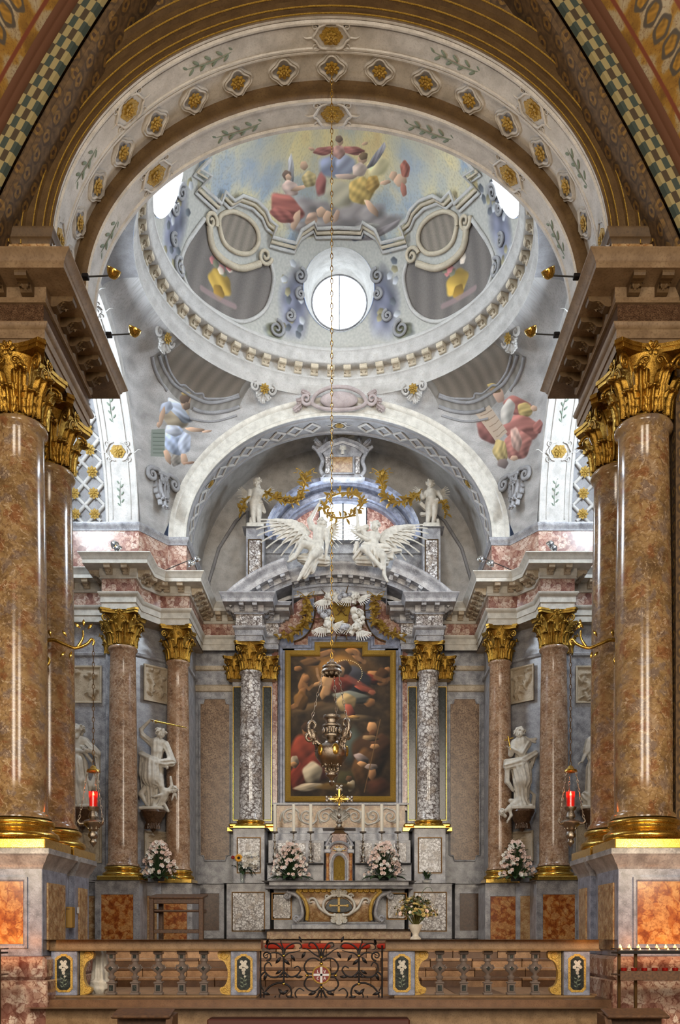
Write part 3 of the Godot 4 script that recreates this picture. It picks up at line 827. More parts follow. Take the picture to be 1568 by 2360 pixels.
# ------------------------------------------------------------------ the nave
func nave() -> void:
	var b := MB.new()
	b.bx(-9,9,-0.3,0,-14.2,8.2)
	struct("floor",b,M.nave_stone,"stone floor of the nave")
	b = MB.new(); b.bx(-9.3,-9,0,21,-14,8.2)
	struct("wall_left",b,M.nave_stone,"left wall of the nave")
	b = MB.new(); b.bx(9,9.3,0,21,-14,8.2)
	struct("wall_right",b,M.nave_stone,"right wall of the nave")
	# unseen rear wall, its two tall windows added as front fill
	b = MB.new()
	b.bx(-9,-5.9,0,21,7.9,8.2); b.bx(5.9,9,0,21,7.9,8.2); b.bx(-2.5,2.5,0,21,7.9,8.2)
	for sx in [-1,1]:
		b.bx(sx * 2.5,sx * 5.9,0,4,7.9,8.2); b.bx(sx * 2.5,sx * 5.9,13,21,7.9,8.2)
	struct("wall_rear",b,M.nave_stone,"rear wall of the nave with two added tall windows")
	for sx in [-1,1]:
		b = MB.new(); b.bx(sx * 2.5,sx * 5.9,4,13,7.95,8.0)
		struct("window_%d" % (6 + (sx + 1) / 2),b,M.nave_fill_pane,"added tall bright window, fills the nave front with light")
	b = MB.new(); b.bx(-9.3,9.3,21,21.3,-14,8.2)
	struct("ceiling",b,M.brown_paint,"flat top above the nave vault")
	# wall towards the chapel: painted spandrels round the arch
	b = MB.new()
	var p := PackedVector3Array()
	var seg := 64
	for i in seg + 1:
		var t := PI * i / seg
		var q := Vector2(4.9 * cos(t),4.17 * sin(t))
		var f := minf(9.0 / maxf(absf(q.x),0.001),8.9 / maxf(q.y,0.001))
		p.append(Vector3(q.x,SPR + q.y,-13.65)); p.append(Vector3(q.x * f,SPR + q.y * f,-13.65))
	b.patch(p,seg + 1,2)
	for sx in [-1,1]:
		b.bx(sx * 5.3,sx * 9.0,0,SPR + 0.02,-16.2,-13.66)
		b.bx(sx * 4.9,sx * 9.0,E + 9.0,SPR + 0.02,-16.2,-13.66)
	struct("wall_front",b,M.spandrel,"dark painted nave wall around the chapel arch")
	# pointed wall ribs with a chequered band, and the painted vault cells outside them
	for sx in [-1,1]:
		var pts := []
		for i in 25:
			var t := i / 24.0
			# a steep pointed curve rising from beside the column to far above the frame
			pts.append(Vector3(sx * (5.85 - 3.5 * t - 3.2 * t * t),E + 9.0 + 10.0 * t,-13.1))
		var prof := [Vector2(-0.18,0),Vector2(-0.18,0.05),Vector2(0.18,0.05),Vector2(0.18,0)]
		var rib := MB.new(); var lower := MB.new(); var upper := MB.new(); var web := MB.new()
		var g := PackedVector3Array(); var u := PackedVector2Array()
		var gl := PackedVector3Array(); var gu := PackedVector3Array()
		var gw := PackedVector3Array(); var uw := PackedVector2Array()
		var L := 0.0
		for i in 25:
			var q: Vector3 = pts[i]
			var d: Vector3 = (pts[mini(i + 1,24)] - pts[maxi(i - 1,0)]).normalized()
			var nn := Vector3(sx * d.y,-sx * d.x,0)   # outwards, to the vault
			if i: L += (q as Vector3).distance_to(pts[i - 1])
			for w in [[-0.17,0.0],[-0.14,0.06],[0.14,0.06],[0.17,0.0]]:
				g.append(q + nn * w[0] + Vector3(0,0,w[1])); u.append(Vector2((w[0] + 0.17) / 0.34,L / 0.68))
			for w in [[-0.19,-0.5],[-0.21,0.0],[-0.25,0.03],[-0.29,0.0],[-0.31,0.02],[-0.35,-0.02],[-0.36,-0.55]]:
				gl.append(q + nn * w[0] + Vector3(0,0,w[1]))
			for w in [[0.17,0.0],[0.2,0.07],[0.24,0.09],[0.28,0.07],[0.3,0.1],[0.34,0.12],[0.36,0.06]]:
				gu.append(q + nn * w[0] + Vector3(0,0,w[1]))
			for j in 7:
				var s := j / 6.0
				gw.append(q + nn * (0.34 + 2.6 * s) + Vector3(0,0,0.05 + 5.5 * s)); uw.append(Vector2(L / 4.0,s * 1.4))
		rib.patch(g,25,4,0.8,false,false,u); lower.patch(gl,25,7); upper.patch(gu,25,7); web.patch(gw,25,7,-2.0,false,false,uw)
		var o := struct("trim_%d" % (20 + sx),rib,M.chequer,"painted chequered band of the nave vault rib, %s of the arch" % ("left" if sx < 0 else "right"))
		obj("lower_roll",lower,M.spandrel,o); obj("upper_roll",upper,M.vault_edge,o)
		struct("ceiling_%s" % ("left" if sx < 0 else "right"),web,M.vault,"painted nave vault cell, gold and blue")
# ------------------------------------------------------------------ the great order: four columns, two pedestals, two entablatures
func acanthus(w: float,h: float,curl: float,lean: float) -> MB:
	# one leaf: rises along y in front of the bell, bends over at the tip; lobed edges, a raised midrib
	var b := MB.new()
	var rows := 17; var cols := 13
	for side in 2:
		var p := PackedVector3Array()
		for i in rows:
			var t := i / float(rows - 1)
			var a := t * t * curl
			var z := lean * t * t + (1.0 - cos(a)) * h * 0.1 + 0.02 * h
			var y := h * t - maxf(0.0,t - 0.74) * h * 1.1 * curl / 2.4
			var lobe := fmod(t * 4.0 + 0.999,1.0)
			var wid := w * (0.66 + 0.5 * sin(t * PI * 0.8)) * (1.0 - pow(t,4.0) * 0.7) * (0.72 + 0.42 * lobe)
			for j in cols:
				var s := j / float(cols - 1) * 2.0 - 1.0
				var ridge := 0.13 * w * cos(s * PI * 3.0) + (0.16 * w * (1.0 - absf(s)) if absf(s) < 0.35 else 0.0) + 0.1 * w * absf(s) * lobe
				p.append(Vector3(s * wid * 0.5,y + absf(s) * h * (0.1 * lobe - 0.08),z - s * s * w * 0.2 + ridge - side * 0.04 * w))
		b.patch(p,rows,cols,-2.0)
	# the tip rolls over in three round lobes
	var zt := lean * 0.8 + (1.0 - cos(curl * 0.85)) * h * 0.1 + 0.06 * w
	for k in 3:
		b.ball(Vector3((k - 1) * w * 0.24,h * 0.86 - maxf(0.0,curl - 1.0) * h * 0.05 - absf(k - 1) * h * 0.03,zt),Vector3(w * 0.15,h * 0.05,w * 0.14),7,5)
	return b
func volute(r: float) -> MB:
	var b := MB.new()
	var pts := spiral(Vector3(0,0,0),r,1.6,PI * 0.5,-1.0,Vector3(1,0,0),Vector3(0,1,0),26,0.12)
	var rad := []
	for i in pts.size(): rad.append(lerpf(r * 0.26,r * 0.14,i / float(pts.size() - 1)))
	b.tube(pts,0,-1,7,rad)
	b.ball(Vector3.ZERO,Vector3.ONE * r * 0.24,8,6)
	# stem running down the bell
	b.tube(curve([Vector3(0,r,0),Vector3(-r * 0.9,r * 0.75,0),Vector3(-r * 1.9,-r * 0.5,0),Vector3(-r * 2.3,-r * 2.2,0)],5),r * 0.26,r * 0.18,7)
	return b
# a composite-corinthian capital standing at y = 0 on a shaft of radius r; height h
func capital(parent: Node3D,r: float,h: float,y: float,m: Material,sides := 4) -> Node3D:
	var key := "%.3f_%.3f" % [r,h]
	var bell := shared("bell" + key,func():
		var b := MB.new()
		b.lathe(V2([0.0,0.0,r * 0.98,0.0,r * 0.96,h * 0.1,r * 0.95,h * 0.5,r * 1.02,h * 0.7,r * 1.2,h * 0.86,r * 1.22,h * 0.88,0.0,h * 0.88]),24)
		return b)
	var o := place("capital",bell,m,parent,T(Vector3(0,y,0)))
	var low := shared("low" + key,func(): return acanthus(r * 0.66,h * 0.44,2.6,r * 0.16))
	var high := shared("high" + key,func(): return acanthus(r * 0.66,h * 0.74,2.6,r * 0.34))
	var vol := shared("vol" + key,func(): return volute(r * 0.3))
	var small := shared("volsmall" + key,func(): return volute(r * 0.16))
	var aba := shared("aba" + key,func():
		var b := MB.new()
		var pl := PackedVector2Array()
		var c := r * 1.52
		for k in 4:
			var bs := Transform2D(k * PI / 2,Vector2.ZERO)
			pl.append(bs * Vector2(c,-c * 0.86))
			for i in 7:
				var s := i / 6.0 * 2.0 - 1.0
				pl.append(bs * Vector2(c * (1.0 - 0.26 * (1.0 - s * s)) - 0.0,s * c * 0.84))
			pl.append(bs * Vector2(c,c * 0.86));
		var clean := PackedVector2Array()
		for q in pl:
			if clean.is_empty() or clean[clean.size() - 1].distance_to(q) > r * 0.03: clean.append(q)
		var up := Transform3D(Basis(Vector3.RIGHT,-PI / 2),Vector3.ZERO)
		b.extrude(clean,h * 0.88,h * 0.94,r * 0.03,up)
		var big := PackedVector2Array()
		for q in clean: big.append(q * 1.05)
		b.extrude(big,h * 0.94,h,r * 0.03,up)
		return b)
	var flower := shared("fleuron" + key,func(): return rosette(r * 0.3,6,r * 0.22))
	for k in 8:
		place("leaf",low,m,o,T(Vector3.ZERO,k * PI / 4) * T(Vector3(0,h * 0.02,r * 0.98)))
		place("leaf",high,m,o,T(Vector3.ZERO,k * PI / 4 + PI / 8) * T(Vector3(0,h * 0.04,r * 0.97)))
	for k in 4:
		var a := k * PI / 2 + PI / 4
		place("volute",vol,m,o,T(Vector3.ZERO,a) * Transform3D(Basis(Vector3.UP,-PI / 2),Vector3(0,h * 0.74,r * 1.6)))
		for q in [-1,1]:
			place("volute",small,m,o,T(Vector3.ZERO,k * PI / 2 + q * 0.24) * Transform3D(Basis(Vector3.UP,0.0 if q < 0 else PI),Vector3(0,h * 0.76,r * 1.24)))
		place("fleuron",flower,m,o,T(Vector3.ZERO,k * PI / 2) * T(Vector3(0,h * 0.93,r * 1.12)))
	place("abacus",aba,m,o)
	return o
func rosette(r: float,petals := 8,deep := 0.05) -> MB:
	var b := MB.new()
	for ring in 2:
		var n := petals * 6
		var p := PackedVector3Array()
		var R := r * (1.0 if ring == 0 else 0.58)
		for i in 4:
			var t := i / 3.0
			for j in n:
				var a := TAU * j / n + ring * PI / petals
				var lob := 0.72 + 0.28 * absf(cos(a * petals * 0.5))
				var rr := R * lob * t
				p.append(Vector3(cos(a) * rr,sin(a) * rr,deep * (0.25 + 0.55 * sin(t * PI * 0.75) * (0.6 + 0.4 * absf(cos(a * petals * 0.5)))) * (1.0 if ring == 0 else 1.5)))
		b.patch(p,4,n,-2.0,false,true)
	b.ball(Vector3(0,0,deep * 0.95),Vector3(r * 0.2,r * 0.2,deep * 0.4),8,5)
	return b
func shaft_profile(r: float,h: float) -> Array:
	var o := []
	o.append(Vector2(r * 1.12,0)); o.append(Vector2(r * 1.12,r * 0.1)); o.append(Vector2(r * 1.02,r * 0.22))
	for i in 9:
		var t := i / 8.0
		o.append(Vector2(r * (1.0 - 0.14 * t * t),r * 0.25 + (h - r * 0.6) * t))
	o.append(Vector2(r * 0.95,h - r * 0.25)); o.append(Vector2(r * 1.0,h - r * 0.18)); o.append(Vector2(r * 1.0,h - r * 0.1)); o.append(Vector2(r * 0.94,h)); o.append(Vector2(0.0,h))
	return o
func base_profile(r: float,h: float) -> Array:
	# attic base: two rolls with a hollow, standing on its square plinth
	var o := []
	for i in 7:
		var a := -PI / 2 + PI * i / 6
		o.append(Vector2(r * 1.26 + r * 0.14 * cos(a),h * 0.44 + h * 0.13 * sin(a)))
	o.append(Vector2(r * 1.22,h * 0.62)); o.append(Vector2(r * 1.12,h * 0.68)); o.append(Vector2(r * 1.16,h * 0.76))
	for i in 7:
		var a := -PI / 2 + PI * i / 6
		o.append(Vector2(r * 1.16 + r * 0.09 * cos(a),h * 0.86 + h * 0.09 * sin(a)))
	o.append(Vector2(r * 1.08,h)); o.append(Vector2(0.0,h))
	return o
func column(called: String,label: String,at: Vector3,r: float,base_h: float,shaft_h: float,cap_h: float,stone_m: Material,group: String) -> Node3D:
	var o := thing(called,label,"column",at,0.0,group)
	var key := "%.3f_%.3f_%.3f" % [r,base_h,shaft_h]
	var base := place("base",shared("base" + key,func():
		var b := MB.new(); b.lathe(base_profile(r,base_h),40); return b),M.gold_smooth,o)
	place("plinth",shared("plinth" + key,func():
		var b := MB.new(); b.box(Vector3(0,base_h * 0.15,0),Vector3(r * 2.84,base_h * 0.3,r * 2.84),0.012); return b),M.gold_smooth,base)
	place("shaft",shared("shaft" + key,func():
		var b := MB.new(); b.lathe(shaft_profile(r,shaft_h),48); return b),stone_m,o,T(Vector3(0,base_h,0)))
	capital(o,r * 0.86,cap_h,base_h + shaft_h,M.gold)
	return o
# a bracket with a scroll profile: x is its width, it hangs under y = 0 and reaches out along z
func modillion(w: float,h: float,d: float) -> MB:
	var b := MB.new()
	var pl := PV([0,0,d,0,d,-h * 0.22,d * 0.96,-h * 0.42,d * 0.82,-h * 0.5,d * 0.66,-h * 0.46,d * 0.5,-h * 0.5,d * 0.38,-h * 0.7,d * 0.26,-h * 0.94,d * 0.1,-h,0,-h * 0.94])
	b.extrude(pl,-w * 0.5,w * 0.5,0.0,Transform3D(Basis(Vector3.UP,-PI / 2),Vector3.ZERO))
	# leaf on its face
	var leaf := acanthus(w * 0.9,h * 0.95,1.8,d * 0.25)
	b.add(leaf,Transform3D(Basis(Vector3.RIGHT,PI),Vector3(0,-h * 0.05,d * 0.55)))
	return b
# full entablature along a plan path: architrave, frieze, cornice with modillions as pieces
func entablature(called: String,label: String,path: Array,y0: float,h: float,proj: float,stone_m: Material,frieze_m: Material,flip: bool,spacing: float,mod_m: Material,as_thing := "") -> Node3D:
	var b := MB.new()
	var ar := V2([0,0,0,0.13,0.02,0.13,0.02,0.25,0.05,0.27,0.07,0.31,0.07,0.33,0.0,0.33])
	var co := V2([0,0.6,0.04,0.6,0.06,0.64,0.1,0.66,0.1,0.8,0.8,0.8,0.8,0.87,0.84,0.89,0.86,0.92,0.97,0.97,1.0,0.985,1.0,1.0,-0.6,1.0])
	var pa := []; var pc := []
	for q in ar: pa.append(Vector2(q.x * h,q.y * h))
	for q in co: pc.append(Vector2(q.x * proj if q.x > 0.05 else q.x * h,q.y * h))
	b.mould(path,pa,y0,false,flip); b.mould(path,pc,y0,false,flip)
	var o: Node3D
	if as_thing:
		o = thing(called,label,as_thing)
		obj("moulding",b,stone_m,o)
	else:
		o = struct(called,b,stone_m,label)
	b = MB.new()
	b.mould(path,[Vector2(0,0.33 * h),Vector2(0,0.6 * h)],y0,false,flip)
	obj("frieze",b,frieze_m,o)
	var mw := spacing * 0.42
	var mm := shared("modillion%.3f_%.3f_%.3f" % [mw,h,proj],func(): return modillion(mw,h * 0.14,proj * 0.62))
	for i in path.size() - 1:
		var a: Vector2 = path[i]; var c: Vector2 = path[i + 1]
		var d := (c - a)
		var len := d.length()
		if len < 0.25: continue
		d /= len
		var nn := Vector2(-d.y,d.x) * (-1.0 if flip else 1.0)
		var k := maxi(1,int(round(len / spacing)))
		for j in k:
			var q := a + d * len * (j + 0.5) / k + nn * 0.1 * proj
			place("modillion",mm,mod_m,o,T(Vector3(q.x,y0 + h * 0.8,q.y),atan2(nn.x,nn.y)))
	return o
func panel_frame(b: MB,x0: float,x1: float,y0: float,y1: float,w: float,d: float,t := Transform3D()) -> void:
	# four bars round a panel, in the xy plane, standing out by d, bevelled towards the inside
	var prof := [Vector2(0,0),Vector2(0,d),Vector2(w * 0.55,d),Vector2(w,d * 0.3),Vector2(w,0)]
	var P := PackedVector3Array(); var N := PackedVector3Array(); var B := PackedVector3Array()
	for q in [[x0,y0,1,1],[x1,y0,-1,1],[x1,y1,-1,-1],[x0,y1,1,-1]]:
		P.append(t * Vector3(q[0],q[1],0)); N.append(t.basis * Vector3(q[2],q[3],0)); B.append(t.basis * Vector3(0,0,1))
	b.sweep(P,N,B,prof,true,false,0.9)
func great_order() -> void:
	for sx in [-1,1]:
		var side := "left" if sx < 0 else "right"
		# pedestal: block, base, cap, inlaid panels towards the nave and towards the chapel
		var o := thing("column_pedestal","tall marble pedestal under the two great columns on the %s, orange inlaid front" % side,"pedestal",Vector3(sx * 4.83,0,-14.4))
		var x0 := 0.54
		var foot := MB.new()
		foot.bx(-0.66,0.95,0,0.95,-1.28,1.3,0.02); foot.bx(-0.62,0.93,0.95,1.3,-1.25,1.24,0.05)
		obj("foot",foot,M.pink_marble,o)
		var die := MB.new()
		die.bx(-x0,0.9,1.3,2.62,0.0,1.15,0.01); die.bx(-x0,0.9,1.3,2.62,-1.2,-0.42,0.01); die.bx(-x0 + 0.1,0.9,1.3,2.62,-0.42,0.0)
		obj("block",die,M.blue_marble,o)
		var cap := MB.new()
		var prof := V2([0,2.6,0.02,2.66,0.06,2.7,0.1,2.78,0.14,2.82,0.14,2.9,-0.5,2.9])
		cap.mould([Vector2(0.9,1.15),Vector2(-x0,1.15),Vector2(-x0,0.0),Vector2(-x0 + 0.1,0.0),Vector2(-x0 + 0.1,-0.42),Vector2(-x0,-0.42),Vector2(-x0,-1.2)],prof,0.0,false,true)
		cap.bx(-0.45,0.9,2.6,2.9,-1.2,1.12)
		obj("cap",cap,M.grey_marble,o)
		# panels
		var f := MB.new(); panel_frame(f,-0.32,0.8,1.42,2.48,0.07,0.03,T(Vector3(0,0,1.15)))
		obj("panel_frame",f,M.blue_marble,o)
		f = MB.new(); f.bx(-0.26,0.74,1.48,2.42,1.14,1.165,0.004)
		obj("panel",f,M.orange_marble,o)
		for seg in [[0.08,1.05],[-1.12,-0.5]]:
			f = MB.new(); f.box(Vector3(-x0 - 0.012,1.9,(seg[0] + seg[1]) / 2),Vector3(0.03,1.02,seg[1] - seg[0] - 0.16),0.006)
			obj("panel",f,M.tan_marble,o)
		if sx > 0: o.scale = Vector3(1,1,1)
		else: pass
		if sx < 0:
			# mirrored plan: the panelled side looks towards the axis
			for c in o.get_children():
				c.transform = Transform3D(Basis.FLIP_X,Vector3.ZERO) * c.transform
		for k in 2:
			column("great_column",["huge gilt-capped column of tan and red marble on the nave side, %s pedestal","huge gilt-capped column of tan and red marble on the chapel side, %s pedestal"][k] % side,Vector3(sx * 4.83,2.9,[-13.75,-15.12][k]),0.435,0.5,E + 7.8 - 3.4,1.02,M.shaft,"great columns of the chapel arch")
		# entablature block over the two columns
		var pth := [Vector2(sx * 5.6,-13.45),Vector2(sx * 4.34,-13.45),Vector2(sx * 4.34,-15.75),Vector2(sx * 5.6,-15.75)]
		var en := entablature("trim_%d" % (2 + sx),"carved stone entablature over the great columns on the %s" % side,pth,E + 8.83,1.12,0.56,M.shaded_cream,M.dark_onyx,sx > 0,0.42,M.nave_stone)
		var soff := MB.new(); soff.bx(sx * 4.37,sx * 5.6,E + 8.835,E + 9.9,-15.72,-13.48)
		obj("soffit",soff,M.shaded_cream,en)
		# impost block under the arch
		var im := MB.new()
		im.bx(sx * 4.27,sx * 5.5,E + 9.95,E + 10.5,-15.1,-13.5,0.01)
		var ip := struct("trim_%d" % (5 + sx),im,M.tan_marble,"tan marble impost block of the great arch, %s" % side)
		im = MB.new()
		im.mould([Vector2(sx * 5.6,-13.5),Vector2(sx * 4.27,-13.5),Vector2(sx * 4.27,-15.1)],V2([0,0,0.02,0.05,0.05,0.07,0.06,0.12,0.09,0.16,0.09,0.2,-0.3,0.2]),E + 10.46,false,sx > 0)
		im.mould([Vector2(sx * 5.6,-13.5),Vector2(sx * 4.27,-13.5),Vector2(sx * 4.27,-15.1)],V2([0,0.12,0.04,0.1,0.05,0,-0.2,0]),E + 9.95,false,sx > 0)
		obj("impost_moulding",im,M.nave_stone,ip)
# ------------------------------------------------------------------ arches
func on_arch(a: float,b: float,z: float,t: float) -> Transform3D:
	# frame on the underside of an arch: x along the arch, y towards -z, z into the opening
	var p := Vector3(a * cos(t),SPR + b * sin(t),z)
	var nn := -Vector3(b * cos(t),a * sin(t),0).normalized()
	var tx := Vector3(-a * sin(t),b * cos(t),0).normalized()
	return Transform3D(Basis(tx,nn.cross(tx),nn),p)
func cartouche(parent: Node3D,t: Transform3D,s: float) -> void:
	var g := shared("cart_gold",func():
		var b := MB.new()
		var pl := PackedVector2Array()
		for i in 40:
			var a := TAU * i / 40
			var r := 0.2 * (1.0 + 0.07 * cos(a * 6.0) + 0.06 * cos(a * 12.0 + 1.0))
			pl.append(Vector2(cos(a) * r * 1.05,sin(a) * r * 0.85))
		b.extrude(pl,0.0,0.02,0.0)
		b.add(rosette(0.13,8,0.06),T(Vector3(0,0,0.015)))
		return b)
	var fr := shared("cart_frame",func():
		var b := MB.new()
		for q in [-1,1]:
			var pts := [Vector3(q * 0.1,0.24,0.02),Vector3(q * 0.22,0.2,0.03),Vector3(q * 0.3,0.08,0.03),Vector3(q * 0.36,0.02,0.03),Vector3(q * 0.3,-0.08,0.03),Vector3(q * 0.22,-0.2,0.03),Vector3(q * 0.1,-0.24,0.02)]
			b.tube(curve(pts,5),0.022,0.022,6)
			b.tube(spiral(Vector3(q * 0.3,0.19,0.02),0.09,1.2,PI if q > 0 else 0.0,-q,Vector3(1,0,0),Vector3(0,1,0),14),0.02,0.01,6)
			b.tube(spiral(Vector3(q * 0.3,-0.19,0.02),0.09,1.2,PI if q > 0 else 0.0,q,Vector3(1,0,0),Vector3(0,1,0),14),0.02,0.01,6)
			b.tube(curve([Vector3(q * 0.36,0.02,0.02),Vector3(q * 0.5,0.03,0.02),Vector3(q * 0.6,-0.04,0.01),Vector3(q * 0.7,-0.03,0.0)],5),0.02,0.006,6)
		return b)
	place("gilt_cartouche",g,M.gold_paint,parent,t.scaled_local(Vector3.ONE * s))
	place("scroll_frame",fr,M.stucco,parent,t.scaled_local(Vector3.ONE * s))
func sprig(parent: Node3D,t: Transform3D,s: float) -> void:
	var m := shared("sprig",func():
		var b := MB.new()
		b.tube(curve([Vector3(-0.5,0.0,0.01),Vector3(-0.1,0.05,0.015),Vector3(0.5,-0.02,0.01)],6),0.012,0.006,5)
		for k in 9:
			var x := -0.45 + 0.11 * k
			var q := 1.0 if k % 2 else -1.0
			b.ball(Vector3(x,q * 0.06 + 0.02,0.012),Vector3(0.075,0.028,0.012),7,4,Basis(Vector3(0,0,1),q * 0.7))
		return b)
	place("leaf_sprig",m,M.sage_paint,parent,t.scaled_local(Vector3.ONE * s))
func arches() -> void:
	# archivolt towards the nave, with gilt fillets
	var b := MB.new()
	b.arch(4.25,3.52,Vector3(0,SPR,-13.65),V2([0,-0.05,0,0.06,0.05,0.09,0.13,0.06,0.15,0.1,0.27,0.08,0.29,0.13,0.42,0.1,0.45,0.16,0.58,0.13,0.62,0.2,0.67,0.16,0.67,-0.05]),0.0,PI,72,false,0.8)
	var o := struct("trim_8",b,M.nave_stone,"stepped brown archivolt of the great arch")
	for q in [[0.05,0.095],[0.15,0.105],[0.29,0.135],[0.45,0.165],[0.62,0.205]]:
		b = MB.new()
		b.arch(4.25,3.52,Vector3(0,SPR,-13.65),[Vector2(q[0] - 0.008,q[1] - 0.005),Vector2(q[0] - 0.006,q[1] + 0.008),Vector2(q[0] + 0.006,q[1] + 0.008),Vector2(q[0] + 0.008,q[1] - 0.005)],0.0,PI,72)
		obj("gilt_fillet",b,M.gold_paint,o)
	# first soffit: cartouche band, fillets, coffer band
	b = MB.new()
	b.arch(4.25,3.52,Vector3(0,SPR,-13.6),V2([0,0.05,0,0,-0.03,-0.02,-0.03,-0.05,0,-0.07,0,-0.42,-0.02,-0.43,-0.02,-0.46,0,-0.47,-0.02,-0.48,-0.02,-0.51,0.03,-0.53,0.03,-1.02]),0.0,PI,72,false,0.7,0.12)
	o = struct("trim_9",b,M.stucco,"white stucco underside of the great arch, outer ring")
	for t in [PI / 2,PI * 0.235,PI * 0.765,PI * 0.03,PI * 0.97]:
		cartouche(o,on_arch(4.25,3.52,-13.85,t),0.8)
	for t in [PI * 0.35,PI * 0.65,PI * 0.14,PI * 0.86]:
		sprig(o,on_arch(4.25,3.52,-13.85,t),0.9)
	var ring := shared("coffer_ring",func():
		var c := MB.new()
		var P := PackedVector3Array(); var N := PackedVector3Array(); var B := PackedVector3Array()
		for i in 48:
			var a := TAU * i / 48
			var r := 0.2 * (1.0 + 0.13 * cos(a * 4.0))
			P.append(Vector3(cos(a) * r,sin(a) * r,0)); N.append(Vector3(cos(a),sin(a),0)); B.append(Vector3(0,0,1))
		c.sweep(P,N,B,V2([-0.05,-0.03,-0.045,0.03,-0.02,0.045,0.0,0.02,0.02,0.04,0.04,0.0]),true)
		return c)
	var disc := shared("coffer_disc",func():
		var c := MB.new()
		var pl := PackedVector2Array()
		for i in 40:
			var a := TAU * i / 40
			var r := 0.17 * (1.0 + 0.13 * cos(a * 4.0))
			pl.append(Vector2(cos(a) * r,sin(a) * r))
		c.extrude(pl,-0.01,0.012)
		return c)
	var ros := shared("coffer_rose",func(): return rosette(0.125,8,0.06))
	for k in 17:
		var t := PI * (0.035 + 0.93 * k / 16.0)
		var f := on_arch(4.28,3.55,-14.37,t)
		place("coffer_ring",ring,M.stucco,o,f)
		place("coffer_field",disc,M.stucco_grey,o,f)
		place("rosette",ros,M.gold_paint,o,f)
	# step down to the second ring, its shade put in as brown colour
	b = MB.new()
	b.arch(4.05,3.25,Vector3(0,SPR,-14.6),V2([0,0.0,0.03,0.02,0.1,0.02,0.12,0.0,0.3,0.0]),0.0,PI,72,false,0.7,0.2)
	struct("trim_10",b,M.nave_stone,"face stepping down to the inner ring of the arch, shade put into its brown colour")
	b = MB.new()
	b.arch(4.05,3.25,Vector3(0,SPR,-14.6),V2([0,0,-0.03,-0.02,-0.03,-0.06,0,-0.08,0,-0.45,-0.03,-0.47,-0.03,-0.53,0,-0.55,0.6,-0.56]),0.0,PI,72,false,0.7,0.2)
	o = struct("trim_11",b,M.stucco,"white stucco underside of the great arch, inner ring")
	for t in [PI / 2,PI * 0.24,PI * 0.76]:
		cartouche(o,on_arch(4.05,3.25,-14.88,t),0.85)
	for t in [PI * 0.37,PI * 0.63,PI * 0.12,PI * 0.88]:
		sprig(o,on_arch(4.05,3.25,-14.88,t),0.95)
